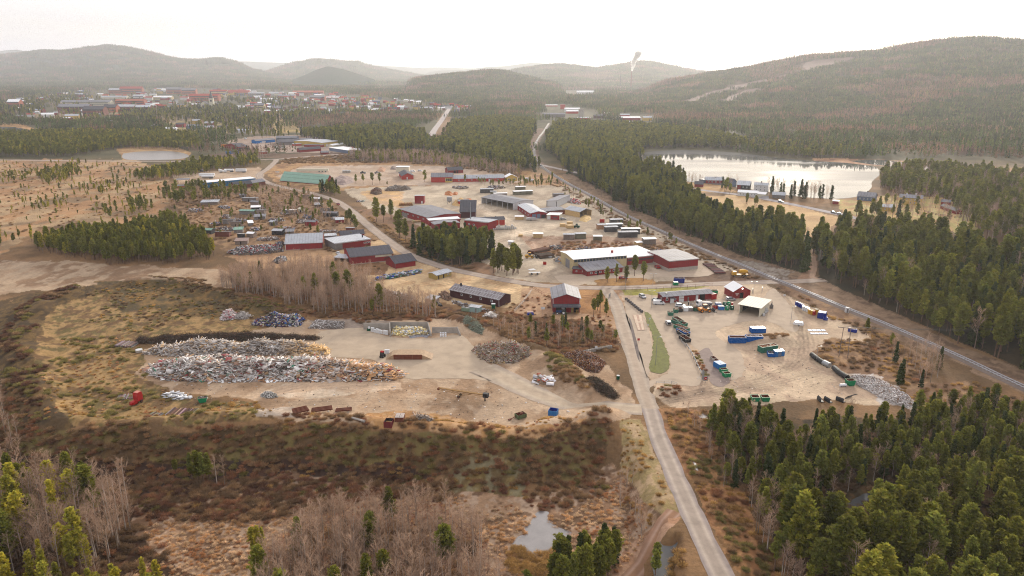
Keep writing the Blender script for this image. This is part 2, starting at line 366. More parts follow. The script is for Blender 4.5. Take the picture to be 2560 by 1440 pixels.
# ---------------------------------------------------------------- ground sheet
ys = np.concatenate([np.arange(186, 240, 1.6), np.arange(240, 1130, 2.2), np.arange(1130, 1440, 3), np.arange(1440, 2700, 14)])
xs = np.concatenate([np.arange(-1500, -100, 25), np.arange(-100, 2660, 3.0), np.arange(2660, 4080, 25)])
gx, gy = np.meshgrid(xs, ys)
wx, wy = ray0(gx, gy)
wz = gz(wx, wy)
vx, vy, _ = proj(wx, wy, wz)
BOG, BOG2 = (196, 164, 124), (142, 116, 88)
ZONES = [
 # polygon (photo pixels), colours mixed by noise, edge roughness, noise scale (m)
 ([(-1500, 398), (330, 398), (420, 430), (420, 520), (330, 570), (100, 570), (0, 640), (-1500, 700)], (BOG, BOG2, (188, 140, 96)), 10, 30),
 ([(-1500, 640), (150, 655), (400, 668), (560, 676), (580, 720), (330, 704), (150, 726), (-1500, 790)], ((184, 154, 124), (148, 116, 88), (198, 172, 142)), 8, 14),
 ([(395, 470), (760, 470), (880, 560), (950, 600), (1000, 640), (960, 700), (800, 640), (640, 655), (540, 610), (480, 560)], ((162, 126, 94), (122, 94, 70), (182, 146, 106)), 8, 12),
 ([(430, 440), (560, 425), (650, 418), (660, 440), (640, 450), (500, 462), (440, 462)], ((205, 178, 150), (190, 160, 130)), 4, 10),
 ([(655, 430), (700, 405), (760, 398), (900, 405), (1080, 400), (1250, 420), (1400, 440), (1440, 470), (1240, 466), (880, 475), (800, 480), (700, 460)], ((184, 140, 96), (140, 104, 74), (200, 160, 110)), 6, 14),
 ([(690, 440), (760, 415), (1000, 412), (1260, 424), (1310, 452), (1240, 462), (880, 466), (840, 474)], ((204, 180, 158), (188, 160, 134)), 4, 18),
 ([(856, 474), (960, 468), (1240, 458), (1440, 466), (1560, 520), (1700, 590), (1780, 640), (1850, 680), (1780, 700), (1500, 712), (1330, 708), (1240, 690), (1180, 668), (1150, 640), (1060, 600), (960, 560), (900, 505)], ((198, 179, 154), (176, 155, 132), (212, 192, 166)), 5, 26),
 ([(900, 482), (960, 474), (1010, 480), (1000, 520), (930, 505)], ((222, 180, 126), (206, 172, 138)), 6, 9),
 ([(890, 525), (960, 560), (1040, 600), (1050, 640), (1140, 668), (1230, 690), (1240, 670), (1160, 640), (1040, 560), (940, 520)], ((140, 108, 84), (112, 86, 66), (160, 120, 88)), 6, 8),
 ([(1300, 590), (1500, 590), (1650, 600), (1700, 640), (1560, 632), (1400, 640), (1330, 625)], ((176, 142, 116), (150, 116, 92), (190, 160, 136)), 6, 8),
 ([(1480, 696), (1560, 690), (1640, 700), (1640, 714), (1500, 714)], ((186, 138, 78), (150, 108, 66)), 4, 5),
 ([(1690, 690), (1860, 676), (1930, 700), (1760, 712)], ((130, 100, 78), (104, 78, 62)), 4, 5),
 ([(560, 640), (700, 625), (830, 625), (860, 660), (640, 672)], ((196, 156, 116), (170, 130, 96)), 5, 9),
 ([(830, 620), (950, 600), (1010, 640), (1100, 674), (1230, 702), (1330, 717), (1312, 748), (1270, 772), (1130, 765), (1080, 752), (1040, 757), (960, 717), (890, 702), (900, 670), (840, 650)], ((214, 178, 134), (198, 160, 118), (224, 192, 148)), 6, 12),
 ([(850, 645), (985, 660), (960, 690), (880, 690)], ((160, 120, 84), (130, 96, 70)), 6, 7),
 ([(1310, 720), (1380, 716), (1560, 720), (1560, 860), (1450, 860), (1250, 830), (1230, 790), (1290, 770)], ((190, 150, 116), (150, 112, 84), (204, 166, 128)), 6, 9),
 ([(1420, 720), (1520, 724), (1530, 790), (1440, 780)], ((190, 140, 88), (166, 120, 78)), 5, 6),
 ([(560, 690), (700, 690), (860, 690), (1010, 750), (1120, 770), (1300, 790), (1540, 820), (1560, 868), (1400, 880), (1150, 800), (880, 796), (760, 790), (600, 740)], ((112, 82, 60), (88, 64, 48), (140, 100, 66)), 7, 7),
 ([(1480, 400), (1400, 440), (1480, 490), (1600, 560), (1760, 640), (1900, 700), (2100, 785), (2280, 860), (2560, 990), (2900, 1120), (2900, 1040), (2560, 930), (2440, 880), (2260, 790), (2080, 702), (1960, 665), (1800, 612), (1640, 548), (1560, 500)], ((150, 122, 96), (116, 92, 72), (166, 136, 110)), 6, 7),
 ([(1800, 640), (1900, 655), (1980, 680), (1960, 705), (1870, 680)], ((156, 140, 124), (120, 100, 84), (176, 164, 150)), 6, 4),
 ([(1760, 492), (1850, 488), (2000, 518), (2100, 545), (2060, 600), (1900, 562), (1790, 528)], ((218, 180, 128), (200, 160, 112)), 6, 16),
 ([(1700, 455), (1800, 462), (1850, 480), (1720, 480)], ((206, 164, 108), (180, 140, 96)), 4, 8),
 ([(2080, 500), (2250, 490), (2420, 500), (2450, 590), (2360, 575), (2240, 560), (2130, 545)], ((206, 166, 110), (176, 136, 92), (190, 180, 110)), 6, 14),
 ([(2030, 395), (2110, 396), (2300, 405), (2560, 424), (2900, 440), (2900, 448), (2560, 434), (2300, 418), (2130, 412), (2040, 408)], ((196, 150, 112), (150, 110, 84)), 4, 14),
 ([(1540, 735), (1600, 722), (1800, 712), (1900, 706), (1960, 735), (2080, 792), (2190, 850), (2200, 890), (2110, 950), (2300, 1020), (2060, 1000), (1900, 1012), (1680, 1018), (1630, 990), (1640, 960), (1600, 900), (1580, 790)], ((212, 184, 154), (194, 166, 140), (222, 196, 164)), 4, 22),
 ([(1550, 722), (1700, 716), (1790, 712), (1700, 730), (1640, 738), (1560, 740)], ((176, 166, 84), (150, 140, 76)), 2, 5),
 ([(1930, 712), (2000, 722), (2120, 785), (2240, 850), (2320, 900), (2300, 960), (2130, 940), (2020, 880), (2060, 845), (2200, 860), (2170, 830), (2060, 780)], ((150, 116, 88), (176, 138, 98), (120, 88, 66)), 6, 7),
 ([(2110, 930), (2180, 935), (2260, 975), (2300, 1010), (2280, 1030), (2200, 1010), (2150, 965)], ((214, 204, 196), (176, 160, 146), (200, 180, 160)), 6, 3),
 ([(2240, 960), (2420, 960), (2400, 1010), (2300, 1020)], ((176, 140, 104), (140, 106, 80)), 6, 7),
 ([(60, 770), (330, 700), (560, 735), (770, 792), (760, 830), (330, 850), (370, 950), (420, 1000), (620, 1010), (720, 1046), (300, 1070), (130, 1062), (60, 980), (20, 880)], ((162, 130, 84), (110, 98, 60), (186, 150, 102), (116, 88, 62)), 8, 5),
 ([(230, 700), (460, 698), (700, 768), (770, 796), (500, 790), (300, 770)], ((92, 78, 56), (150, 116, 70), (104, 88, 56)), 8, 5),
 ([(620, 1000), (420, 985), (330, 930), (360, 880), (770, 800), (1130, 795), (1330, 872), (1530, 915), (1590, 1000), (1590, 1048), (1460, 1050), (1300, 1092), (1000, 1064), (700, 1048)], ((196, 164, 132), (168, 136, 106), (208, 180, 150)), 7, 16),
 ([(640, 985), (760, 940), (1000, 955), (1000, 975), (760, 1000)], ((206, 176, 146), (218, 196, 170)), 6, 9),
 ([(650, 1020), (740, 1016), (740, 1040), (640, 1042)], ((206, 186, 166), (180, 160, 140)), 5, 4),
 ([(780, 802), (860, 796), (980, 800), (1030, 815), (980, 822), (800, 822)], ((170, 152, 136), (146, 126, 112)), 5, 5),
 ([(820, 1040), (1000, 1030), (1300, 1070), (1480, 1045), (1380, 1095), (1200, 1095), (950, 1066)], ((192, 146, 96), (166, 122, 80), (206, 166, 124)), 8, 5),
 ([(-1500, 900), (0, 960), (30, 990), (130, 1064), (300, 1082), (700, 1062), (1000, 1080), (1300, 1100), (1480, 1060), (1530, 1060), (1520, 1150), (1440, 1230), (1300, 1200), (1150, 1150), (1100, 1200), (700, 1235), (350, 1250), (150, 1190), (-1500, 1250)], ((104, 80, 54), (132, 104, 66), (84, 66, 46), (128, 112, 68)), 8, 6),
 ([(-300, 1120), (150, 1130), (400, 1150), (700, 1150), (1000, 1158), (1110, 1188), (700, 1242), (350, 1256), (150, 1192), (-300, 1235)], ((74, 54, 44), (96, 68, 52), (60, 46, 40)), 8, 5),
 ([(-60, 760), (60, 740), (200, 716), (330, 700), (300, 722), (170, 752), (110, 800), (90, 880), (110, 985), (190, 1066), (120, 1076), (-60, 1000)], ((98, 78, 54), (76, 62, 44), (126, 100, 62)), 8, 6),
 ([(1150, 1130), (1320, 1150), (1300, 1240), (1120, 1230)], ((140, 118, 74), (112, 92, 62), (150, 140, 110)), 8, 5),
 ([(-1500, 1250), (150, 1190), (340, 1245), (520, 1215), (700, 1180), (880, 1185), (1100, 1230), (1300, 1240), (1440, 1225), (1540, 1150), (1600, 1200), (1650, 1270), (1600, 1360), (1480, 1440), (1400, 2700), (-1500, 2700)], ((180, 144, 112), (142, 108, 82), (200, 172, 146), (120, 90, 66)), 10, 5),
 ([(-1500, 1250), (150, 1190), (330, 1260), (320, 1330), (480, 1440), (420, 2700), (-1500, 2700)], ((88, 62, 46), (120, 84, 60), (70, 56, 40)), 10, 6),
 ([(690, 1330), (860, 1260), (1100, 1260), (1200, 1350), (1260, 1700), (600, 1700)], ((140, 98, 74), (108, 76, 58), (160, 116, 86)), 10, 5),
 ([(1560, 1050), (1606, 1050), (1635, 1110), (1670, 1200), (1705, 1290), (1670, 1300), (1610, 1250), (1560, 1180)], ((196, 166, 128), (176, 146, 106), (160, 140, 90)), 4, 5),
 ([(1680, 1270), (1700, 1290), (1600, 1400), (1540, 1500), (1440, 1520), (1560, 1370)], ((196, 156, 126), (176, 132, 100)), 5, 5),
 ([(1640, 1022), (1700, 1018), (1790, 1030), (1810, 1075), (1900, 1300), (2000, 1480), (1880, 1500), (1770, 1300), (1690, 1140)], ((158, 112, 76), (120, 90, 56), (184, 136, 92)), 5, 4),
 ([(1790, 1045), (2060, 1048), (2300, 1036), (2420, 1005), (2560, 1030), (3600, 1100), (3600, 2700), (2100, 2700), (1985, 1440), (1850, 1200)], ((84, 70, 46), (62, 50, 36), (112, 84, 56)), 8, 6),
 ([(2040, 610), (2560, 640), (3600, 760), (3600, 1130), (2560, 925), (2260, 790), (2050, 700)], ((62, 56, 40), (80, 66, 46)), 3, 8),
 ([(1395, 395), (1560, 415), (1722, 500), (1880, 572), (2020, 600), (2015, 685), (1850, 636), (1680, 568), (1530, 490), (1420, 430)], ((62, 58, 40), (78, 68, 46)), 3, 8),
 ([(2000, 690), (2016, 670), (2030, 650), (2044, 655), (2030, 685), (2050, 702), (1990, 708)], ((190, 150, 120), (172, 136, 108)), 2, 5),
 ([(1035, 645), (1060, 605), (1215, 605), (1225, 645), (1160, 664), (1085, 658)], ((74, 66, 42), (92, 78, 50)), 4, 4),
 ([(0, 300), (60, 312), (110, 330), (60, 342), (0, 340)], ((206, 160, 110), (180, 140, 96)), 3, 12),
 ([(290, 372), (330, 366), (440, 368), (480, 382), (460, 400), (310, 400)], ((206, 168, 120), (170, 132, 96)), 3, 12),
 ([(560, 352), (640, 340), (760, 338), (900, 356), (910, 382), (760, 384), (600, 376)], ((184, 162, 146), (170, 144, 124)), 3, 14),
 ([(500, 392), (560, 380), (720, 384), (900, 380), (1080, 386), (1080, 398), (720, 396)], ((130, 104, 84), (110, 86, 70)), 3, 12),
 ([(80, 285), (300, 280), (560, 300), (680, 325), (640, 335), (480, 330), (300, 310), (120, 305)], ((160, 140, 110), (190, 170, 110), (130, 112, 90)), 3, 20),
 ([(670, 290), (730, 285), (750, 330), (690, 335)], ((200, 170, 110), (150, 130, 90)), 2, 20),
 ([(1320, 330), (1350, 320), (1370, 325), (1350, 350), (1345, 400), (1400, 432), (1360, 420), (1322, 385)], ((140, 112, 92), (120, 96, 78)), 3, 10),
 ([(1070, 350), (1085, 320), (1104, 284), (1130, 284), (1112, 350)], ((150, 116, 86), (170, 136, 96)), 2, 10),
 ([(2520, 1080), (2600, 1085), (2600, 1120), (2530, 1110)], ((216, 206, 196), (190, 170, 150)), 2, 5),
]
gcol = np.zeros(wx.shape + (3,))
nA = fbm(wx / 26, wy / 26, 1)
w = ss((nA - 0.35) / 0.3)[..., None]
kn = ss((vy - 385) / 60)[..., None]
gcol[:] = (np.array(S(104, 96, 68)) * (1 - w) + np.array(S(84, 80, 56)) * w) * (1 - kn) + (np.array(S(156, 120, 84)) * (1 - w) + np.array(S(118, 92, 64)) * w) * kn
jx = (fbm(wx / 6, wy / 6, 31, 3) - 0.5) + (fbm(wx / 22, wy / 22, 33, 2) - 0.5)
jy = (fbm(wx / 6, wy / 6, 41, 3) - 0.5) + (fbm(wx / 22, wy / 22, 43, 2) - 0.5)
for zi, (poly, cols, jit, sc) in enumerate(ZONES):
 a = np.array(poly, float)
 s = jit * np.clip((vy - 180) / 560, 0.15, 1.6) * 2.2
 bb = (vx > a[:, 0].min() - 40) & (vx < a[:, 0].max() + 40) & (vy > a[:, 1].min() - 30) & (vy < a[:, 1].max() + 30)
 if not bb.any(): continue
 X, Y = wx[bb], wy[bb]
 m = inpoly(vx[bb] + (jx * s)[bb] * 1.6, vy[bb] + (jy * s)[bb] * 0.8, poly)
 if not m.any(): continue
 f = fbm(X[m] / sc, Y[m] / sc, 50 + zi, 4)
 f2 = fbm(X[m] / sc * 3.1, Y[m] / sc * 2.0, 90 + zi, 3)
 c = np.repeat(np.array(S(*cols[0]))[None], m.sum(), 0)
 for k, cc in enumerate(cols[1:]):
  ww = ss(((f if k % 2 == 0 else f2) - 0.44) / 0.16)[:, None] * (0.85 if k == 0 else 0.75)
  if k >= 2: ww = ss((fbm(X[m] / sc * 1.7, Y[m] / sc * 1.7, 140 + zi + k, 3) - 0.5) / 0.12)[:, None] * 0.85
  c = c * (1 - ww) + np.array(S(*cc)) * ww
 t = gcol[bb]; t[m] = c; gcol[bb] = t
def smooth(L, step=4.0):
 L = [Vector((*p, 0)) for p in L]
 out = []
 for i in range(len(L) - 1):
  p0 = L[i - 1] if i else L[0] * 2 - L[1]
  p3 = L[i + 2] if i + 2 < len(L) else L[-1] * 2 - L[-2]
  p1, p2 = L[i], L[i + 1]
  n = max(1, int((p2 - p1).length / step))
  for k in range(n):
   t = k / n
   out.append(0.5 * ((2 * p1) + (p2 - p0) * t + (2 * p0 - 5 * p1 + 4 * p2 - p3) * t * t + (3 * p1 - p0 - 3 * p2 + p3) * t ** 3))
 out.append(L[-1])
 return out
# tyre tracks worn into the yards
TRACKS = [
 ([(1640, 1010), (1720, 985), (1850, 965), (1960, 930), (2010, 890), (2000, 850), (1960, 815), (1920, 780)], 9, 0.9),
 ([(1680, 1000), (1800, 985), (1950, 960), (2040, 935)], 8, 0.92), ([(1900, 700), (1960, 735), (2000, 800), (2010, 860)], 8, 0.9),
 ([(1760, 800), (1800, 850), (1900, 900), (1990, 960)], 10, 1.08), ([(1700, 1008), (1900, 985), (2100, 990)], 7, 1.07),
 ([(1100, 700), (1140, 715), (1200, 712), (1290, 725)], 7, 1.12), ([(1000, 705), (1080, 715), (1180, 700)], 6, 1.1),
 ([(1060, 720), (1130, 705), (1230, 710), (1320, 735)], 5, 0.9),
 ([(1240, 600), (1300, 585), (1400, 570), (1470, 560)], 6, 1.1), ([(1180, 500), (1220, 530), (1280, 560), (1290, 600), (1260, 640)], 6, 1.1),
 ([(980, 500), (1010, 490), (1090, 488), (1160, 480)], 5, 1.08), ([(1330, 610), (1350, 650), (1420, 690)], 6, 1.1),
 ([(620, 1000), (800, 975), (1000, 965), (1150, 975)], 9, 1.08), ([(500, 1012), (760, 1010), (1000, 1000), (1250, 1010)], 7, 0.93),
]
for L, wd, k in TRACKS:
 la = np.array(L, float)
 sel = (vx > la[:, 0].min() - 60) & (vx < la[:, 0].max() + 60) & (vy > la[:, 1].min() - 40) & (vy < la[:, 1].max() + 40)
 X, Y = vx[sel], vy[sel] * 2
 for rep in range(4):
  jl = [(a + RNG.normal() * wd * 1.6 * (rep > 0), (b + RNG.normal() * wd * 0.9 * (rep > 0)) * 2) for a, b in L]
  jl = [(p.x, p.y) for p in smooth(jl, 30)]
  d = dist_line(X, Y, jl)
  for off in (0, wd * 1.3):
   mm = np.exp(-((d - off) / (wd * 0.3)) ** 2)
   t = gcol[sel]; t *= (1 + (k - 1) * 1.35 * mm * (0.5 + vnoise(X / 40, Y / 40, 7)))[:, None]; gcol[sel] = t
gcol *= ((0.8 + 0.4 * fbm(wx / 3.1, wy / 3.1, 77, 3)) * (0.88 + 0.24 * fbm(wx / 14, wy / 14, 78, 2)))[..., None]
R_, C_ = wx.shape
idx = np.arange(R_ * C_).reshape(R_, C_)
Fq = np.stack([idx[1:, :-1], idx[1:, 1:], idx[:-1, 1:], idx[:-1, :-1]], -1).reshape(-1, 4)
V = np.stack([wx, wy, wz], -1).reshape(-1, 3)
m_ground = M('ground_soil', attr=True, rough=0.95, var=0.26, scale=0.9, spec=0.1, bump=0.25)
g = np_mesh('ground', V, Fq, m_ground, vcol=np.clip(gcol.reshape(-1, 3), 0, 0.9), smooth=True)
tag(g, kind='structure')
# ---------------------------------------------------------------- roads
m_road = M('worn_asphalt', attr=True, rough=0.92, var=0.18, scale=0.35, spec=0.15, stain=0.25)
ROADC = []
def road(name, pts, width, cols=((176, 158, 144), (200, 180, 162), (190, 170, 152)), dz=0.05, px=True):
 L = smooth(pline(pts) if px else pts)
 if px: ROADC.append((np.array([(p.x, p.y) for p in L]), max(width)/2 if isinstance(width, (list, tuple)) else width / 2))
 n = len(L)
 offs = [-0.5, -0.42, -0.26, -0.12, 0.12, 0.26, 0.42, 0.5]
 tone = [0, 0, 1, 2, 2, 1, 0, 0]
 V, C, F = [], [], []
 for i, p in enumerate(L):
  t = (L[min(i + 1, n - 1)] - L[max(i - 1, 0)]).normalized()
  nn = Vector((-t.y, t.x, 0))
  w = width if not isinstance(width, (list, tuple)) else width[0] + (width[1] - width[0]) * i / (n - 1)
  for o, k in zip(offs, tone):
   e = (random.random() - 0.5) * 0.5 if abs(o) == 0.5 else 0
   q = p - nn * (o * w + e)
   V.append((q.x, q.y, G1(p.x, p.y) + dz + (0.03 if abs(o) < 0.3 else 0)))
   C.append(S(*cols[{0: 0, 1: 1, 2: 2}[k]]))
 m = len(offs)
 for i in range(n - 1):
  for j in range(m - 1):
   F.append((i * m + j + 1, i * m + j, (i + 1) * m + j, (i + 1) * m + j + 1))
 o = np_mesh(name, V, F, m_road, vcol=np.array(C))
 # faces upward whichever way the road was drawn
 me = o.data
 if me.polygons[0].normal.z < 0: me.flip_normals()
 return tag(o, kind='structure')
main_road = [(1625, 1022), (1646, 1090), (1689, 1190), (1730, 1285), (1770, 1375), (1803, 1440), (1900, 1640), (2060, 1950)]
road('road', [(1516, 722), (1540, 760), (1556, 810), (1574, 862), (1592, 920), (1608, 975), (1625, 1022)], (6.2, 5.6), ((188, 170, 152), (204, 184, 162), (196, 174, 152)))
road('road', main_road, 5.4, ((172, 156, 148), (208, 190, 172), (184, 166, 150)), dz=0.06)
road('road', [(660, 400), (690, 399), (672, 420), (648, 438), (668, 456), (722, 471), (776, 482), (818, 494), (848, 506), (882, 530), (912, 556), (945, 583), (982, 610), (1022, 636), (1075, 657), (1132, 674), (1230, 694), (1330, 711), (1400, 717), (1516, 720), (1600, 718), (1750, 711), (1880, 706), (2000, 703), (2060, 699)], 6.6)
road('road', [(-700, 398), (0, 400), (160, 402), (400, 403), (560, 402), (690, 398), (740, 394), (820, 388), (900, 383), (960, 378)], 7.0, ((190, 170, 158), (205, 186, 174), (198, 178, 164)))
road('road', [(1072, 352), (1086, 325), (1100, 306), (1113, 287), (1120, 276), (1124, 270)], 11.0, ((196, 184, 180), (206, 194, 188), (200, 188, 182)))
road('road', [(1300, 405), (1360, 414), (1420, 427), (1480, 440)], 7.0, ((190, 178, 172), (200, 188, 182), (196, 184, 176)))
road('road', [(1700, 468), (1760, 476), (1850, 487), (1900, 495), (1951, 505), (2010, 517), (2075, 531), (2130, 543), (2175, 555), (2300, 590)], 7.5, ((166, 158, 158), (184, 174, 172), (176, 166, 164)))
road('landfill_road', [(1604, 1024), (1540, 1021), (1440, 1014), (1380, 998), (1320, 975), (1262, 946), (1205, 920)], (7.5, 12), ((196, 176, 156), (212, 192, 166), (204, 182, 156)))
road('railway_path', [(2060, 700), (2030, 694), (2036, 670), (2032, 640)], 3.0, ((176, 140, 114), (190, 154, 128), (180, 146, 118)))
road('bog_track', [(1690, 1280), (1640, 1330), (1580, 1390), (1520, 1460), (1470, 1560)], 4.0, ((170, 130, 104), (196, 160, 136), (170, 128, 98)))
def sheet(name, pts, mat, dz=0.04, kind='structure', step=6.0, raw=False, jit=0.0):
 """a flat paved or water sheet cut to a smoothed outline"""
 L = pline(pts)
 L = smooth(np.concatenate([L, L[:1]]), step)[:-1] if not raw else [Vector((*p, 0)) for p in L]
 z = dz
 if jit: L = [p + Vector((random.uniform(-jit, jit), random.uniform(-jit, jit), 0)) for p in L]
 me = bpy.data.meshes.new(name)
 me.from_pydata([(p.x, p.y, z + (0 if raw else G1(p.x, p.y) if z > 0 and name == 'creek' else 0)) for p in L], [], [tuple(range(len(L)))])
 me.materials.append(mat)
 if me.polygons[0].normal.z < 0: me.flip_normals()
 o = bpy.data.objects.new(name, me); COL.objects.link(o)
 return tag(o, kind=kind)
m_pave = M('grey_gravel_paving', S(206, 184, 158), rough=0.93, var=0.15, scale=0.16, spec=0.1, stain=0.2)
m_pave2 = M('recycling_asphalt', S(204, 182, 158), rough=0.92, var=0.15, scale=0.16, spec=0.12, stain=0.2)
m_dark = M('dark_gravel', S(120, 106, 100), rough=0.95, var=0.2, scale=0.8)
sheet('landfill_yard', [(800, 828), (905, 820), (975, 842), (1080, 846), (1150, 838), (1180, 862), (1215, 905), (1270, 945), (1240, 955), (1180, 948), (1080, 946), (1010, 944), (930, 900), (820, 890), (790, 860)], m_pave, 0.05, step=1.5, jit=.4)
sheet('recycling_yard', [(1570, 748), (1610, 735), (1690, 752), (1800, 748), (1900, 745), (1935, 722), (1990, 790), (1985, 830), (1900, 800), (1790, 830), (1850, 880), (1860, 930), (1830, 950), (1790, 930), (1740, 870), (1715, 862), (1755, 955), (1690, 962), (1640, 958), (1622, 985), (1604, 960), (1640, 948), (1672, 930), (1674, 897), (1660, 855), (1643, 822), (1625, 790), (1600, 775)], m_pave2, 0.045, step=1.5, jit=.4)
sheet('weighbridge_lane', [(1562, 742), (1578, 762), (1604, 784), (1622, 826), (1630, 872), (1624, 930), (1612, 960), (1600, 935), (1598, 905), (1582, 850), (1566, 800)], m_pave2, 0.05)
sheet('lane_divider', [(1571, 792), (1577, 800), (1588, 840), (1598, 880), (1599, 906), (1594, 896), (1584, 856)], m_dark, 0.09)
sheet('hall_forecourt', [(1385, 690), (1440, 686), (1560, 690), (1650, 676), (1748, 678), (1770, 668), (1765, 655), (1790, 672), (1770, 690), (1640, 694), (1500, 698), (1440, 716), (1400, 706)], m_pave2, 0.045)
m_lawn = M('lawn_grass', S(122, 122, 58), rough=0.95, var=0.4, scale=0.7, stain=0.3)
sheet('grass_island', [(1610, 779), (1625, 785), (1643, 822), (1660, 857), (1673, 899), (1671, 924), (1654, 934), (1634, 932), (1623, 920), (1631, 880), (1632, 838), (1618, 808)], m_lawn, 0.12, step=1.2, jit=.35)
m_ramp = M('ramp_gravel', S(158, 138, 128), rough=0.95, var=0.2, scale=0.6)
sheet('ramp_lane', [(1745, 880), (1770, 870), (1790, 905), (1815, 940), (1825, 955), (1800, 968), (1775, 955), (1758, 915)], m_ramp, 0.07, step=1.5, jit=.3)
# railway: ballast, sleepers and two rails
RAIL = [(1372, 308), (1362, 325), (1347, 345), (1336, 368), (1337, 392), (1349, 412), (1376, 432), (1420, 459), (1480, 491), (1560, 536), (1650, 577), (1700, 600), (1780, 634), (1850, 662), (1925, 694), (2000, 724), (2100, 766), (2200, 806), (2290, 845), (2400, 894), (2500, 942), (2560, 970), (2700, 1040), (2900, 1150), (3300, 1390)]
rl = smooth(pline(RAIL), 3.0)
m_ballast = M('railway_ballast', S(134, 118, 108), rough=0.95, var=0.25, scale=1.5)
m_rail = M('rail_steel', S(206, 204, 206), rough=0.35, metal=0.6, var=0.05)
m_sleeper = M('concrete_sleeper', S(176, 168, 166), rough=0.9)
ROADC.append((np.array([(p.x, p.y) for p in rl]), 4.5))
def sweep(name, L, prof, mat, parent=None):
 V, F = [], []
 k = len(prof)
 for i, p in enumerate(L):
  t = (L[min(i + 1, len(L) - 1)] - L[max(i - 1, 0)]).normalized()
  nn = Vector((t.y, -t.x, 0))
  for a, z in prof:
   q = p + nn * a; V.append((q.x, q.y, z))
 for i in range(len(L) - 1):
  for j in range(k - 1):
   F.append((i * k + j, i * k + j + 1, (i + 1) * k + j + 1, (i + 1) * k + j))
 o = np_mesh(name, V, F, mat)
 o.data.update()
 if o.data.polygons[0].normal.z < -0.1: o.data.flip_normals()
 if parent: o.parent = parent
 return o
rw = sweep('railway', rl, [(-2.7, 0.0), (-1.7, 0.45), (1.7, 0.45), (2.7, 0.0)], m_ballast)
tag(rw, kind='structure')
for s in (-0.76, 0.76):
 sweep('rail', rl, [(s - 0.06, 0.5), (s - 0.06, 0.74), (s + 0.06, 0.74), (s + 0.06, 0.5)], m_rail, rw)
b = MB()
acc = 0
for i in range(len(rl) - 1):
 p, q = rl[i], rl[i + 1]
 t = (q - p).normalized(); nn = Vector((-t.y, t.x, 0))
 n = max(1, int((q - p).length / 1.3))
 for k in range(n):
  c = p.lerp(q, k / n)
  T = Matrix.Translation((c.x, c.y, 0.53)) @ Matrix.Rotation(math.atan2(t.y, t.x), 4, 'Z')
  b.box((-0.22, -1.25, -0.08), (0.22, 1.25, 0.06), T=T)
tag(b.build('sleepers', m_sleeper, rw), kind='stuff')
# ---------------------------------------------------------------- water
def water(name, tint, rough, bump, sc):
 m = bpy.data.materials.new(name); m.use_nodes = True
 t = m.node_tree; b = t.nodes['Principled BSDF']
 b.inputs['Base Color'].default_value = (*tint, 1)
 b.inputs['IOR'].default_value = 1.33
 g = N(t, 'ShaderNodeNewGeometry'); n = N(t, 'ShaderNodeTexNoise')
 n.inputs['Scale'].default_value, n.inputs['Detail'].default_value = sc, 4
 mp = N(t, 'ShaderNodeMapping'); mp.inputs['Scale'].default_value = (0.35, 1, 1)
 t.links.new(g.outputs['Position'], mp.inputs[0]); t.links.new(mp.outputs[0], n.inputs['Vector'])
 bp = N(t, 'ShaderNodeBump'); bp.inputs['Distance'].default_value = bump
 t.links.new(n.outputs['Fac'], bp.inputs['Height']); t.links.new(bp.outputs[0], b.inputs['Normal'])
 n2 = N(t, 'ShaderNodeTexNoise'); n2.inputs['Scale'].default_value, n2.inputs['Detail'].default_value = 0.012, 7
 t.links.new(mp.outputs[0], n2.inputs['Vector'])
 r = N(t, 'ShaderNodeMapRange'); r.inputs['From Min'].default_value, r.inputs['From Max'].default_value = 0.45, 0.62
 r.inputs['To Min'].default_value, r.inputs['To Max'].default_value = rough, rough * 3
 t.links.new(n2.outputs['Fac'], r.inputs['Value']); t.links.new(r.outputs[0], b.inputs['Roughness'])
 r2 = N(t, 'ShaderNodeMapRange'); r2.inputs['From Min'].default_value, r2.inputs['From Max'].default_value = 0.4, 0.62
 r2.inputs['To Min'].default_value, r2.inputs['To Max'].default_value = 0.4, 0.2
 t.links.new(n2.outputs['Fac'], r2.inputs['Value']); t.links.new(r2.outputs[0], b.inputs['Specular IOR Level'])
 df = N(t, 'ShaderNodeBsdfDiffuse'); df.inputs[0].default_value = (.2, .19, .18, 1)
 mx = N(t, 'ShaderNodeMixShader'); r3 = N(t, 'ShaderNodeMapRange')
 r3.inputs['From Min'].default_value, r3.inputs['From Max'].default_value = 0.36, 0.66
 r3.inputs['To Min'].default_value, r3.inputs['To Max'].default_value = 0.22, 0.62
 t.links.new(n2.outputs['Fac'], r3.inputs['Value']); t.links.new(r3.outputs[0], mx.inputs[0])
 t.links.new(b.outputs[0], mx.inputs[1]); t.links.new(df.outputs[0], mx.inputs[2]); t.links.new(mx.outputs[0], t.nodes['Material Output'].inputs['Surface'])
 return m
m_lake = water('lake_water', (0.012, 0.014, 0.016), 0.04, 0.02, 0.2)
m_ice = M('thin_pond_ice', S(150, 142, 138), rough=0.1, var=0.2, scale=0.3, spec=0.9)
LAKE = [(1606, 381), (1660, 377), (1740, 376), (1850, 383), (1930, 393), (2030, 402), (2110, 407), (2180, 416), (2196, 424), (2200, 436), (2180, 455), (2178, 470), (2150, 490), (2090, 497), (2000, 492), (1920, 480), (1850, 470), (1760, 458), (1712, 452), (1704, 430), (1650, 416), (1612, 404)]
sheet('lake', LAKE, m_lake, 0.10)
MARSH = sheet('marsh_water', [(2120, 402), (2200, 400), (2300, 410), (2430, 421), (2600, 436), (2800, 450), (2800, 456), (2560, 442), (2400, 432), (2280, 421), (2180, 411)], m_lake, 0.11)
sheet('bay', [(-600, 316), (0, 317), (40, 319), (78, 326), (60, 334), (0, 337), (-600, 345)], m_lake, 0.10)
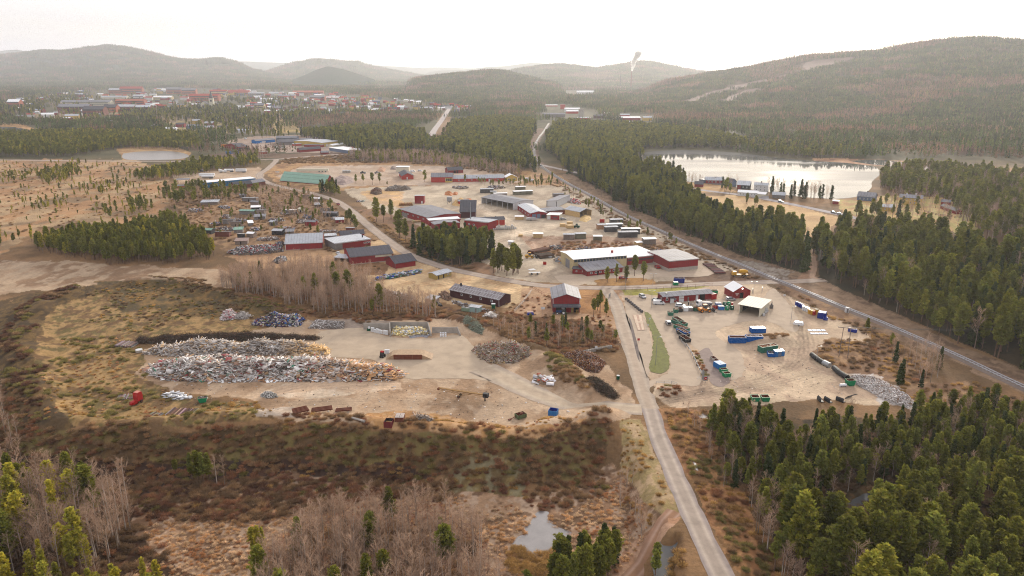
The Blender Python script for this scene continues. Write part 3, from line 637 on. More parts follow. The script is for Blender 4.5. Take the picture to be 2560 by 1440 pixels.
sheet('pond', [(308, 384), (350, 379), (420, 378), (462, 384), (470, 393), (430, 399), (330, 400), (306, 394)], M('marsh_ice', S(126, 110, 98), rough=.3, var=.3, scale=.08, spec=.4), 0.12)
# ---------------------------------------------------------------- hills
def forest_mat(name, c1, c2, c3, sc):
 m = bpy.data.materials.new(name); m.use_nodes = True
 t = m.node_tree; b = t.nodes['Principled BSDF']
 b.inputs['Roughness'].default_value = 1.0; b.inputs['Specular IOR Level'].default_value = 0.0
 g = N(t, 'ShaderNodeNewGeometry')
 n1 = N(t, 'ShaderNodeTexNoise'); n1.inputs['Scale'].default_value, n1.inputs['Detail'].default_value = sc, 8
 n1.inputs['Roughness'].default_value = 0.75
 n2 = N(t, 'ShaderNodeTexNoise'); n2.inputs['Scale'].default_value, n2.inputs['Detail'].default_value = sc * 0.12, 5
 for n in (n1, n2): t.links.new(g.outputs['Position'], n.inputs['Vector'])
 r1 = N(t, 'ShaderNodeMapRange'); r1.inputs['From Min'].default_value, r1.inputs['From Max'].default_value = 0.35, 0.65
 r2 = N(t, 'ShaderNodeMapRange'); r2.inputs['From Min'].default_value, r2.inputs['From Max'].default_value = 0.45, 0.62
 t.links.new(n1.outputs['Fac'], r1.inputs['Value']); t.links.new(n2.outputs['Fac'], r2.inputs['Value'])
 c = mixc(t, r2.outputs[0], mixc(t, r1.outputs[0], c1, c2), c3)
 t.links.new(c, b.inputs['Base Color'])
 bp = N(t, 'ShaderNodeBump'); bp.inputs['Distance'].default_value = 6
 t.links.new(n1.outputs['Fac'], bp.inputs['Height']); t.links.new(bp.outputs[0], b.inputs['Normal'])
 return m
m_hill = forest_mat('hill_forest_floor', S(60, 76, 62), S(80, 94, 74), S(80, 84, 72), 0.05)
m_hill2 = forest_mat('slope_forest_floor', S(92, 84, 62), S(108, 92, 72), S(120, 96, 80), 0.06)
HILLS = []
def hill(pts, dist, front, back, mat, foot=1.0, seed=1, nx=90, ny=26):
 """a ridge: crest outline (photo pixels) at its own distance (m), slopes falling away to the plain in front and behind"""
 a = np.array(pts, float)
 px = np.linspace(a[0, 0], a[-1, 0], nx)
 py = np.interp(px, a[:, 0], a[:, 1])
 d = np.interp(px, np.linspace(a[0, 0], a[-1, 0], len(np.atleast_1d(dist))), np.atleast_1d(dist)) if np.ndim(dist) else np.full(nx, float(dist))
 fr = np.interp(px, np.linspace(a[0, 0], a[-1, 0], len(np.atleast_1d(front))), np.atleast_1d(front)) if np.ndim(front) else np.full(nx, float(front))
 u = (px - 1280) / FPX; v = (py - 720) / FPX
 H = np.maximum(HC + d * (-(SP + v * CP)) / (CP - v * SP), 0)
 H = H * ss(np.minimum(np.arange(nx), np.arange(nx)[::-1]) / (nx * 0.06))
 V = np.zeros((ny, nx, 3))
 for j in range(ny):
  t = j / (ny - 1) * 2 - 1
  dd = d + np.where(t < 0, t * fr, t * back)
  X = u / (CP - v * SP) * dd
  prof = 0.5 * (1 + math.cos(math.pi * abs(t))) if t > 0 else (1 - ss(-t * foot) if foot == 1 else (1 - abs(t)) ** foot)
  z = H * prof
  z = z * (1 + 0.16 * (fbm(X / 420 + seed, dd / 420, seed, 4) - 0.5) * (1 - prof * 0.9) * 2)
  V[j] = np.stack([X, dd, z - 1.0], -1)
 i = np.arange(nx * ny).reshape(ny, nx)
 F = np.stack([i[:-1, :-1], i[:-1, 1:], i[1:, 1:], i[1:, :-1]], -1).reshape(-1, 4)
 o = np_mesh('hill', V.reshape(-1, 3), F, mat, smooth=True)
 tag(o, kind='structure')
 HILLS.append(V)
 return V
FARPTS = [(-1500, 160), (-600, 150), (-100, 140), (0, 127), (40, 124), (72, 130), (120, 150), (420, 150), (520, 153), (600, 153), (700, 157), (790, 160), (900, 161), (960, 164), (1040, 169), (1100, 168), (1150, 170), (1250, 172), (1420, 168), (1600, 170), (1720, 171), (1800, 178), (1850, 181), (2100, 170), (2600, 172), (4000, 170)]
hill(FARPTS, 15000, 5000, 3000, m_hill, seed=3, nx=240)
hill([(1040, 186), (1100, 176), (1160, 174), (1220, 167), (1262, 165), (1300, 160), (1330, 156), (1380, 160), (1420, 163), (1500, 176), (1560, 186)], 11500, 2500, 2500, m_hill, seed=5)
HV_L = hill([(-900, 178), (-500, 160), (-200, 146), (0, 139), (60, 135), (110, 128), (160, 130), (210, 122), (270, 115), (300, 118), (350, 127), (400, 140), (440, 150), (500, 153), (540, 147), (562, 150), (590, 160), (620, 174), (660, 186), (720, 197), (780, 204)], 8000, 2600, 2500, m_hill, foot=1.6, seed=7, nx=200)
HV_M = hill([(580, 202), (640, 192), (675, 182), (700, 173), (740, 160), (790, 151), (830, 153), (868, 158), (885, 157), (910, 164), (950, 174), (1000, 184), (1060, 194), (1120, 203)], 8600, 1800, 1800, m_hill, foot=1.5, seed=9)
hill([(720, 203), (760, 188), (790, 174), (820, 165), (860, 173), (900, 186), (950, 203)], 5600, 900, 1000, m_hill, foot=1.4, seed=11, nx=50)
HV_T = hill([(1020, 205), (1090, 194), (1150, 188), (1190, 183), (1232, 180), (1262, 184), (1300, 194), (1350, 206), (1400, 216)], 3900, 1100, 1200, m_hill, foot=1.5, seed=13, nx=70)
HV_S = hill([(1230, 196), (1290, 180), (1340, 170), (1400, 165), (1450, 170), (1490, 177), (1540, 168), (1600, 157), (1632, 160), (1690, 173), (1760, 188), (1830, 205)], 6300, 2000, 1600, m_hill, foot=1.5, seed=15, nx=110)
HV_R = hill([(1560, 232), (1620, 216), (1700, 201), (1760, 190), (1850, 178), (1900, 168), (1960, 158), (2020, 146), (2060, 142), (2110, 138), (2150, 136), (2200, 133), (2260, 119), (2320, 110), (2380, 104), (2430, 100), (2500, 106), (2560, 110), (2760, 116), (3100, 130), (3700, 150)], (3400, 3000, 2700, 2450, 2350, 2300), (1300, 1400, 1400, 1350, 1350, 1350), 1500, m_hill2, foot=1.35, seed=17, nx=200, ny=40)
def surf(V, i, j):
 """bilinear point on a hill's grid, i across (0..1), j front to back (0..1)"""
 ny, nx, _ = V.shape
 a, b = i * (nx - 1), j * (ny - 1)
 a0, b0 = np.minimum(a.astype(int), nx - 2), np.minimum(b.astype(int), ny - 2)
 fa, fb = (a - a0)[:, None], (b - b0)[:, None]
 return (V[b0, a0] * (1 - fa) + V[b0, a0 + 1] * fa) * (1 - fb) + (V[b0 + 1, a0] * (1 - fa) + V[b0 + 1, a0 + 1] * fa) * fb
# ---------------------------------------------------------------- tree shapes
m_pine = M('pine_needles', attr=True, rough=0.9, var=0.22, scale=0.5, rvar=0.36, transl=0.28)
m_spruce = M('spruce_needles', attr=True, rough=0.9, var=0.2, scale=0.5, rvar=0.25, transl=0.22)
m_ypine = M('yellow_pine_needles', attr=True, rough=0.9, var=0.2, scale=0.5, rvar=0.25, transl=0.38)
m_twig = M('bare_twigs', attr=True, rough=0.95, var=0.2, scale=0.3, rvar=0.2, transl=0.35)
m_bark = M('pine_bark', S(132, 104, 86), rough=0.95, var=0.3, scale=2)
m_birch = M('birch_bark', S(206, 190, 176), rough=0.9, var=0.3, scale=2.5)
m_gtrunk = M('aspen_bark', S(150, 130, 112), rough=0.9, var=0.25, scale=2.5)
PINE_C, SPRUCE_C, YPINE_C = S(122, 126, 58, 0.86), S(74, 86, 52, 0.82), S(160, 156, 64, 0.9)
TWIG_C = S(176, 148, 126, 0.88)
def crown(rng, h, t0, R, shape, nb, nc, q, size, col):
 """needle sprays along whorled branches; returns diamond faces"""
 cs, az, up, bc = [], [], [], []
 for b in range(nb):
  t = (b + rng.random()) / nb
  t = t ** 0.9
  if shape == 'young': r = R * (1.03 - t) ** 0.85 * min(1, 0.5 + t * 4); lift = 0.5
  elif shape == 'old': r = R * min(1, 0.55 + t * 1.6) * max(0.04, 1 - t ** 3.2) ** 0.6; lift = 0.3
  else: r = R * (1.02 - t) ** 0.95; lift = -0.28
  r *= 0.7 + 0.5 * rng.random()
  a = rng.random() * 2 * math.pi
  z0 = t0 * h + (1 - t0) * h * t
  k = 0.72 + 0.56 * rng.random()
  for c in range(nc):
   s = (0.25 + 0.75 * (c + rng.random()) / nc)
   rr = r * s
   z = z0 + rr * lift + rng.normal() * size * 0.3
   cs.append((math.cos(a) * rr + rng.normal() * size * 0.35, math.sin(a) * rr + rng.normal() * size * 0.35, min(z, h)))
   az.append(a); bc.append(k)
 cs = np.repeat(np.array(cs), q, 0); az = np.repeat(np.array(az), q); bc = np.repeat(np.array(bc), q)
 n = len(cs)
 cs = cs + rng.normal(size=(n, 3)) * size * 0.33
 sz = size * (0.6 + 0.8 * rng.random(n))
 d1 = np.stack([np.cos(az), np.sin(az), np.full(n, 0.55 if shape != 'spruce' else -0.25)], 1) + rng.normal(size=(n, 3)) * 0.55
 d1 /= np.linalg.norm(d1, axis=1)[:, None]
 d2 = rng.normal(size=(n, 3)); d2 -= d1 * (d1 * d2).sum(1)[:, None]; d2 /= np.linalg.norm(d2, axis=1)[:, None]
 a = d1 * (sz * 0.75)[:, None]; b = d2 * (sz * 0.36)[:, None]
 V = np.stack([cs - a, cs + b, cs + a, cs - b], 1).reshape(-1, 3)
 F = np.arange(4 * n).reshape(-1, 4)
 c = np.array(col)[None] * (bc * (0.8 + 0.4 * rng.random(n)))[:, None]
 c[:, 0] *= 0.9 + 0.25 * rng.random(n)
 return V, F, np.clip(c, 0, 1)
def tube_np(pts, rad, n=5):
 V, F = [], []
 for (x, y, z), r in zip(pts, rad):
  for i in range(n):
   a = 2 * math.pi * i / n
   V.append((x + r * math.cos(a), y + r * math.sin(a), z))
 for k in range(len(pts) - 1):
  for i in range(n):
   j = (i + 1) % n
   F.append((k * n + i, k * n + j, (k + 1) * n + j, (k + 1) * n + i))
 return np.array(V), np.array(F)
def trunk_pts(rng, h, r, top=0.97, bend=0.02):
 a = rng.random() * 6.28
 pts = [(math.cos(a) * bend * h * t * t, math.sin(a) * bend * h * t * t, h * t) for t in (0, 0.25, 0.5, 0.75, top)]
 pts[0] = (0, 0, -0.5)
 return pts, [r * 1.15, r * 0.8, r * 0.6, r * 0.38, r * 0.08]
def twigs(rng, h, t0, R, nb, nt, wd, col):
 """bare crown: thin tapering branches off the stem, each with twigs"""
 P0, P1, W = [], [], []
 for b in range(nb):
  t = t0 + (0.98 - t0) * ((b + rng.random()) / nb)
  a = rng.random() * 6.28
  L = R * (1.0 - 0.75 * max(0, (t - t0) / (1 - t0) - 0.25)) * (0.7 + 0.6 * rng.random())
  up = 0.9 + 0.8 * rng.random()
  p = np.array([0, 0, t * h]); q = p + np.array([math.cos(a) * L, math.sin(a) * L, L * up])
  q[2] = min(q[2], h * 1.03)
  P0.append(p); P1.append(q); W.append(wd * 1.5)
  for k in range(nt):
   s = 0.2 + 0.8 * rng.random()
   c = p + (q - p) * s
   d = (q - p) / max(L, 0.1) + rng.normal(size=3) * 0.75
   d /= np.linalg.norm(d)
   P0.append(c); P1.append(c + d * L * (0.35 + 0.5 * rng.random())); W.append(wd)
 P0, P1, W = np.array(P0), np.array(P1), np.array(W)
 d = P1 - P0
 s = np.cross(d, rng.normal(size=d.shape)); s /= np.linalg.norm(s, axis=1)[:, None] + 1e-9
 s *= W[:, None]
 n = len(P0)
 V = np.stack([P0 - s, P0 + s, P1 + s * 0.25, P1 - s * 0.25], 1).reshape(-1, 3)
 F = np.arange(4 * n).reshape(-1, 4)
 c = np.array(col)[None] * (0.75 + 0.5 * rng.random(n))[:, None]
 return V, F, np.clip(c, 0, 1)
SRC = bpy.data.collections.new('tree_shapes')      # shapes only, never drawn by themselves
TREES = {}        # kind -> {lod: [(crown_obj, trunk_obj, joined_obj, height)]}
def make_variant(kind, lod, k):
 rng = np.random.default_rng(abs(hash((len(kind), ord(kind[0]), ord(kind[-1]), lod, k))) % 99991 if False else (sum(map(ord, kind)) * 31 + lod * 7 + k * 101))
 H = 10.0
 near, mid = lod == 0, lod == 1
 nb, nc, q, size = ((96, 5, 7, 0.36), (40, 3, 5, 0.66))[lod]
 if kind == 'pine_tree':
  sh = 'young' if k % 2 == 0 else 'old'
  Vc, Fc, Cc = crown(rng, H, 0.22 + 0.2 * (k % 3) / 2, 1.4 + 0.4 * rng.random(), sh, nb, nc, q, size, PINE_C)
  tr, mc, mb = 0.17, m_pine, m_bark
 elif kind == 'old_pine':
  Vc, Fc, Cc = crown(rng, H, 0.25 + 0.15 * rng.random(), 1.25 + 0.4 * rng.random(), 'old', int(nb * 1.2), nc, q, size * 0.85, S(124, 126, 58, 0.86))
  tr, mc, mb = 0.19, m_pine, m_bark
 elif kind == 'yellow_pine':
  Vc, Fc, Cc = crown(rng, H, 0.3, 0.85 + 0.4 * rng.random(), 'young' if k % 2 else 'old', int(nb * 0.8), nc, q, size * 0.8, YPINE_C)
  tr, mc, mb = 0.13, m_ypine, m_gtrunk
 elif kind == 'spruce_tree':
  Vc, Fc, Cc = crown(rng, H, 0.06, 1.35 + 0.3 * rng.random(), 'spruce', int(nb * 1.2), nc, q, size * 0.95, SPRUCE_C)
  tr, mc, mb = 0.16, m_spruce, m_bark
 else:
  nb, nt, wd = ((30, 12, 0.019), (13, 7, 0.045))[lod]
  Vc, Fc, Cc = twigs(rng, H, 0.28 + 0.12 * rng.random(), 1.25 + 0.5 * rng.random(), nb, nt, wd, TWIG_C)
  tr, mc, mb = 0.125, m_twig, (m_birch if k % 3 else m_gtrunk)
 pts, rad = trunk_pts(rng, H, tr, bend=0.02 if kind != 'birch_tree' else 0.04)
 Vt, Ft = tube_np(pts, rad, 6 if near else 4)
 co = np_mesh('crown', Vc, Fc, mc, fcol=Cc, link=False)
 to = np_mesh('trunk', Vt, Ft, mb, link=False)
 # one joined mesh for the uncountable woods
 J = np_mesh('tree_shape', np.concatenate([Vc, Vt]), np.concatenate([Fc, Ft + len(Vc)]), None, fcol=np.concatenate([Cc, np.tile(Cc.mean(0), (len(Ft), 1))]), link=False)
 J.data.materials.append(mc); J.data.materials.append(mb)
 J.data.polygons.foreach_set('material_index', [0] * len(Fc) + [1] * len(Ft))
 SRC.objects.link(J)
 return co, to, J, H
KINDS = {'pine_tree': 6, 'old_pine': 4, 'yellow_pine': 3, 'spruce_tree': 4, 'birch_tree': 6}
for kd, n in KINDS.items():
 TREES[kd] = {l: [make_variant(kd, l, k) for k in range(n)] for l in (0, 1)}
# ---------------------------------------------------------------- where trees stand (outlines of their feet, photo pixels)
def excl(x, y, extra=0.0):
 bad = np.zeros(x.shape, bool)
 for L, hw in ROADC:
  bb = (x > L[:, 0].min() - 12) & (x < L[:, 0].max() + 12) & (y > L[:, 1].min() - 12) & (y < L[:, 1].max() + 12)
  if bb.any(): bad[bb] |= dist_line(x[bb], y[bb], L[::2] if len(L) > 4 else L) < hw + 1.5 + extra
 return bad
def scatter(poly, spacing, seed, jit=0.9):
 W = pline(poly)
 x0, y0 = W.min(0); x1, y1 = W.max(0)
 rng = np.random.default_rng(seed)
 gx, gy = np.meshgrid(np.arange(x0, x1, spacing), np.arange(y0, y1, spacing))
 x = (gx + (rng.random(gx.shape) - 0.5) * spacing * jit * 1.6).ravel()
 y = (gy + (rng.random(gx.shape) - 0.5) * spacing * jit * 1.6).ravel()
 jt = min(14, .25 * min(x1 - x0, y1 - y0))
 m = inpoly(x + jt * (vnoise(x / 9, y / 9, 71) - .5), y + jt * (vnoise(x / 9, y / 9, 72) - .5), [tuple(p) for p in W]) & ~excl(x, y)
 return x[m], y[m], rng
CREEK = pline([(2030, 1312), (2060, 1290), (2110, 1262), (2165, 1240), (2230, 1215)])
ALL = {k: [] for k in KINDS}     # rows x, y, z, h, rot, stand
STANDS = []
def stand(poly, mix, spacing, hr, label, keep=None):
 sid = len(STANDS); STANDS.append(label)
 x, y, rng = scatter(poly, spacing, 100 + sid)
 if sid in (0, 1): 
  k = dist_line(x, y, CREEK) > 4.5; x, y = x[k], y[k]
 r = rng.random(len(x)); acc = 0
 for kd, p in mix:
  m = (r >= acc) & (r < acc + p); acc += p
  xx, yy = x[m], y[m]
  h = hr[0] + (hr[1] - hr[0]) * rng.random(m.sum()) * (0.6 + 0.8 * vnoise(xx / 25, yy / 25, 7))
  if kd == 'birch_tree': h = h * 0.92
  ALL[kd].append(np.stack([xx, yy, gz(xx, yy), h, rng.random(m.sum()) * 6.28, np.full(m.sum(), sid)], 1))
def single(kd, px, py, h, label):
 STANDS.append(label); p = P(px, py)
 ALL[kd].append(np.array([[p.x, p.y, p.z, h, random.random() * 6.28, len(STANDS) - 1]]))
PI, OP, YP, SPR, BI = 'pine_tree', 'old_pine', 'yellow_pine', 'spruce_tree', 'birch_tree'
stand([(1776, 1072), (1900, 1082), (2060, 1078), (2200, 1080), (2300, 1062), (2420, 1020), (2560, 1045), (2800, 1110), (2760, 1230), (2300, 1240), (2050, 1265), (1935, 1300), (1835, 1215)], [(PI, .58), (BI, .24), (SPR, .18)], 2.5, (5, 11), 'in the dense young wood below the recycling yard')
stand([(1935, 1310), (2050, 1330), (2160, 1290), (2300, 1245), (2760, 1240), (3100, 1300), (3300, 1800), (2300, 1900), (2120, 1640), (1995, 1440)], [(OP, .6), (PI, .33), (BI, .07)], 4.3, (8, 17), 'in the tall open wood beyond the dark creek')
stand([(1880, 1300), (1930, 1320), (2000, 1450), (2060, 1560), (1990, 1530), (1900, 1370)], [(BI, .85), (PI, .15)], 3.2, (8, 11), 'on the verge between the gravel road and the tall pines')
stand([(1395, 398), (1470, 398), (1560, 422), (1640, 432), (1700, 455), (1722, 500), (1790, 540), (1880, 572), (1960, 590), (2010, 602), (2012, 684), (1960, 668), (1850, 640), (1760, 605), (1680, 572), (1600, 535), (1530, 490), (1460, 455), (1420, 430)], [(PI, .78), (SPR, .22)], 4.2, (8, 17), 'in the long wood between railway and lake road')
stand([(2056, 620), (2066, 592), (2140, 580), (2260, 590), (2340, 605), (2420, 640), (2560, 650), (2900, 700), (3000, 1110), (2560, 925), (2450, 880), (2350, 840), (2260, 795), (2160, 745), (2080, 705), (2052, 690)], [(PI, .74), (SPR, .2), (BI, .06)], 4.8, (8, 17.5), 'in the big wood behind the railway track')
stand([(2194, 470), (2212, 432), (2300, 425), (2400, 435), (2560, 450), (2900, 470), (2900, 640), (2560, 620), (2460, 600), (2425, 560), (2350, 500), (2250, 490)], [(PI, .72), (BI, .28)], 5.5, (10, 15), 'in the hazy wood at the far end of the lake')
stand([(2190, 505), (2330, 488), (2420, 550), (2440, 590), (2330, 572), (2210, 545)], [(BI, .8), (PI, .2)], 8, (8, 11), 'around the yellow farmhouse')
stand([(95, 612), (170, 592), (250, 594), (330, 586), (400, 572), (470, 588), (525, 615), (535, 650), (430, 662), (300, 660), (190, 650), (110, 635)], [(PI, .8), (YP, .2)], 3.5, (8, 12), 'in the pine block at the edge of the orange bog')
stand([(390, 560), (420, 545), (470, 575), (440, 590)], [(PI, .9), (BI, .1)], 4, (7, 10), 'in the pine block at the edge of the orange bog')
stand([(1038, 645), (1060, 615), (1120, 608), (1215, 616), (1222, 644), (1165, 664), (1085, 658)], [(PI, .7), (SPR, .3)], 3.7, (11, 16), 'in the clump between the sawmill and the curved road')
stand([(1230, 682), (1250, 670), (1290, 674), (1300, 690), (1260, 697)], [(PI, 1)], 3.4, (12, 15), 'in the small clump beside the road bend')
stand([(785, 482), (835, 478), (852, 492), (800, 495)], [(PI, .8), (SPR, .2)], 4, (8, 12), 'in the clump in front of the pale green hall')
stand([(-300, 345), (200, 335), (420, 335), (500, 345), (510, 378), (420, 374), (300, 372), (200, 390), (100, 393), (-300, 390)], [(PI, .8), (YP, .12), (BI, .08)], 5.5, (8, 12), 'in the forest edge beyond the bog road')
stand([(330, 445), (400, 428), (480, 414), (560, 406), (640, 402), (650, 415), (560, 425), (480, 440), (400, 452), (340, 452)], [(PI, .7), (YP, .3)], 5, (6, 10), 'in the strip of pines beside the bog road')
stand([(100, 440), (170, 418), (190, 400), (200, 440), (130, 470)], [(YP, .5), (PI, .5)], 5, (5, 8), 'in the thicket standing out in the bog')
stand([(-600, 410), (330, 405), (420, 440), (410, 520), (330, 560), (100, 575), (-600, 680)], [(YP, .6), (PI, .4)], 17, (2.5, 6), 'standing alone in the open bog')
stand([(400, 490), (440, 474), (560, 478), (650, 486), (610, 502), (480, 512), (420, 512)], [(PI, .7), (BI, .3)], 6.5, (7, 11), 'in front of the blue industrial hall')
stand([(318, 520), (360, 500), (380, 520), (340, 540)], [(PI, .7), (YP, .3)], 5, (5, 8), 'in the thicket standing out in the bog')
stand([(740, 340), (860, 330), (1000, 325), (1066, 340), (1072, 352), (1060, 376), (1000, 386), (900, 378), (800, 352)], [(PI, .8), (SPR, .2)], 6, (10, 15), 'in the forest beside the straight highway')
stand([(1112, 350), (1130, 312), (1250, 300), (1338, 312), (1338, 335), (1322, 350), (1318, 390), (1336, 412), (1350, 434), (1280, 425), (1200, 405), (1120, 388), (1062, 386)], [(PI, .84), (SPR, .16)], 6, (11, 15), 'in the forest between highway and railway')
stand([(1385, 320), (1400, 312), (1600, 322), (1750, 336), (1850, 360), (1850, 374), (1720, 370), (1602, 374), (1595, 404), (1560, 415), (1470, 397), (1392, 394), (1368, 380), (1372, 345)], [(PI, .86), (SPR, .14)], 6, (11, 15), 'in the forest behind the lake')
stand([(1850, 362), (2000, 368), (2150, 380), (2160, 392), (2040, 398), (1930, 390), (1855, 378)], [(PI, .7), (BI, .3)], 6, (9, 13), 'in the forest behind the lake')
stand([(880, 388), (1080, 388), (1200, 410), (1290, 428), (1300, 442), (1150, 420), (1040, 410), (880, 404)], [(BI, .88), (PI, .12)], 3.4, (7, 11), 'in the bare belt behind the red workshops')
stand([(1130, 452), (1260, 458), (1340, 448), (1370, 440), (1400, 462), (1340, 470), (1240, 468)], [(PI, .5), (BI, .5)], 5.5, (4, 7), 'in the scrub in front of the red workshops')
stand([(700, 330), (740, 350), (600, 345), (500, 340), (560, 325), (640, 335)], [(PI, .7), (BI, .3)], 12, (8, 12), 'around the villas at the edge of town')
stand([(560, 690), (700, 690), (800, 700), (900, 720), (1010, 762), (1120, 790), (1080, 797), (900, 788), (780, 778), (640, 748), (560, 722)], [(BI, .96), (PI, .04)], 2.4, (6, 13), 'in the bare thicket behind the landfill')
stand([(735, 655), (860, 665), (950, 695), (890, 715), (735, 700)], [(BI, 1)], 2.5, (5, 9), 'in the bare thicket in front of the red barns')
stand([(1240, 820), (1400, 818), (1530, 832), (1545, 862), (1450, 872), (1330, 866), (1240, 842)], [(BI, .86), (PI, .08), (SPR, .06)], 3.2, (4, 7.5), 'in the bare thicket below the blue tractor')
stand([(720, 1345), (820, 1285), (900, 1262), (1000, 1258), (1120, 1285), (1180, 1345), (1230, 1450), (1260, 1700), (600, 1700), (650, 1450)], [(BI, .97), (PI, .03)], 2.3, (8, 14), 'in the bare birch stand in the frosty bog')
stand([(-250, 1180), (60, 1180), (180, 1200), (300, 1245), (330, 1310), (250, 1370), (0, 1400), (-300, 1400)], [(BI, .82), (YP, .12), (PI, .06)], 2.9, (11, 16), 'in the tall birch stand below the embankment')
stand([(-300, 1400), (0, 1378), (200, 1400), (400, 1425), (490, 1475), (430, 1800), (-500, 1800)], [(YP, .75), (BI, .25)], 3.0, (6, 11), 'in the sunlit young pines at the bog edge')
stand([(-200, 980), (0, 980), (30, 1050), (50, 1130), (-200, 1150)], [(BI, 1)], 3, (6, 11), 'in the bare thicket beside the landfill bank')
stand([(1545, 1190), (1580, 1160), (1600, 1260), (1615, 1330), (1560, 1325)], [(BI, 1)], 3.0, (5, 8), 'in the bare strip beside the gravel road')
stand([(1385, 1420), (1420, 1395), (1480, 1370), (1550, 1345), (1545, 1410), (1460, 1450), (1400, 1450)], [(PI, .8), (SPR, .2)], 2.1, (8, 12), 'in the clump beside the frozen pond')
stand([(1560, 1440), (1620, 1370), (1690, 1350), (1700, 1400), (1650, 1480)], [(PI, .4), (BI, .6)], 4.5, (5, 8), 'between the bog track and the gravel road')
stand([(1300, 1430), (1380, 1420), (1390, 1480), (1290, 1500)], [(PI, .5), (BI, .5)], 4, (5, 7), 'in the clump beside the frozen pond')
stand([(630, 475), (760, 474), (820, 522), (840, 556), (700, 548), (636, 514)], [(BI, .92), (PI, .08)], 4.0, (5, 8), 'in the bare thicket beside the allotment sheds')
stand([(420, 520), (640, 520), (840, 560), (930, 600), (870, 610), (690, 590), (540, 590), (440, 560)], [(BI, .6), (PI, .4)], 10, (3, 6), 'among the allotment sheds')
stand([(1390, 452), (1440, 472), (1520, 522), (1640, 586), (1720, 620), (1700, 630), (1600, 590), (1500, 540), (1400, 482)], [(BI, .65), (PI, .35)], 6, (3.5, 6), 'in the strip along the railway fence')
stand([(2200, 885), (2300, 862), (2370, 900), (2350, 965), (2262, 965)], [(BI, .9), (SPR, .1)], 4.2, (6, 9), 'in the bare strip behind the scrap heap')
stand([(1710, 1040), (1790, 1062), (1815, 1095), (1760, 1115)], [(BI, 1)], 3.0, (3.5, 6), 'on the verge beside the crossroads')
stand([(1150, 800), (1230, 806), (1290, 830), (1250, 845)], [(BI, 1)], 4, (3.5, 5), 'in the bare thicket below the blue tractor')
stand([(1900, 484), (1960, 490), (2060, 505), (2090, 500), (2060, 488), (1950, 480)], [(SPR, .5), (BI, .5)], 6.5, (9, 14), 'in the dark row on the lake shore')
stand([(1716, 455), (1745, 452), (1760, 462), (1730, 466)], [(BI, 1)], 5, (7, 11), 'on the lake shore beside the houses')
stand([(1806, 462), (1840, 466), (1842, 490), (1815, 486)], [(BI, .5), (PI, .5)], 7, (7, 11), 'on the lake shore beside the houses')
stand([(1860, 500), (1900, 508), (1890, 520), (1850, 508)], [(PI, .8), (BI, .2)], 6, (5, 9), 'in the meadow below the lake road')
stand([(1915, 468), (1945, 474), (2080, 492), (2075, 498), (1960, 488), (1920, 482)], [(BI, 1)], 7, (8, 13), 'on the lake shore beside the houses')
stand([(2120, 535), (2200, 530), (2205, 552), (2140, 556)], [(PI, .85), (BI, .15)], 6, (9, 13), 'below the blue grey lake house')
for q in ([(180, 468), (330, 452), (345, 478), (200, 492)], [(50, 505), (185, 495), (190, 518), (60, 532)], [(-60, 590), (88, 584), (92, 612), (-60, 622)], [(225, 522), (320, 510), (335, 542), (250, 548)], [(0, 440), (90, 428), (95, 448), (0, 462)]): stand(q, [(YP, .45), (PI, .45), (BI, .1)], 7.5, (3.5, 7), 'in the thicket standing out in the bog')
stand([(1745, 1085), (1775, 1085), (1850, 1240), (1830, 1262), (1790, 1180)], [(BI, .9), (PI, .1)], 3, (4, 7.5), 'on the verge beside the crossroads')
stand([(600, 390), (680, 388), (640, 404), (560, 402)], [(BI, .8), (PI, .2)], 5, (7, 10), 'beside the road junction by the bog')
for px, py, h, kd in [(941, 555, 17, PI), (959, 556, 12, PI), (978, 548, 14, OP), (999, 597, 18, PI), (1015, 608, 15, PI), (1034, 620, 14, SPR)]:
 single(kd, px, py, h, 'between the curved road and the log yard')
for px, py, h in [(890, 460, 9), (908, 460, 9), (931, 462, 11), (950, 460, 10), (1062, 455, 11), (968, 463, 4)]: single(PI, px, py, h, 'in the row along the gravel storage yard')
for px, py, h, kd in [(822, 528, 8, PI), (828, 526, 9, PI), (868, 560, 9, PI), (876, 562, 11, PI), (886, 570, 9, PI), (892, 580, 8, PI), (880, 555, 7, SPR)]: single(kd, px, py, h, 'on the verge between sheds and curved road')
for px, py, h in [(1484, 792, 8), (1500, 782, 10), (1515, 792, 8), (1494, 776, 7)]: single(PI, px, py, h, 'in the bushy clump beside the open red barn')
single(SPR, 1454, 828, 6, 'standing in front of the open red barn')
for px, py, h in [(1518, 706, 8), (1541, 704, 9), (1566, 703, 8), (1586, 690, 11), (1608, 702, 10)]: single(PI, px, py, h, 'in the row in front of the long red hall')
for px, py, h, kd in [(480, 1200, 8, PI), (497, 1205, 9, PI), (510, 1208, 9, PI), (524, 1200, 8, PI), (543, 1212, 9, BI), (562, 1214, 9, BI), (441, 1190, 5, PI)]: single(kd, px, py, h, 'in the small group below the dark embankment')
for px, py, h, kd in [(634, 1385, 7, YP), (648, 1392, 8, YP), (660, 1385, 7, YP), (700, 1405, 8, BI), (770, 1370, 7, BI)]: single(kd, px, py, h, 'in the thin group out in the frosty bog')
for px, py, h in [(2245, 545, 13), (2105, 585, 14), (1806, 470, 10), (2010, 497, 11), (1976, 497, 12)]: single(SPR, px, py, h, 'standing alone near the lake houses')
for px, py, h in [(2166, 838, 7), (2228, 865, 5)]: single(PI, px, py, h, 'on the slope below the railway track')
NAMES = {PI: ('pine_tree', 'green pine'), OP: ('pine_tree', 'broad crowned old pine'), YP: ('pine_tree', 'yellowish young pine'), SPR: ('spruce_tree', 'dark pointed spruce'), BI: ('birch_tree', 'bare pale stemmed birch')}
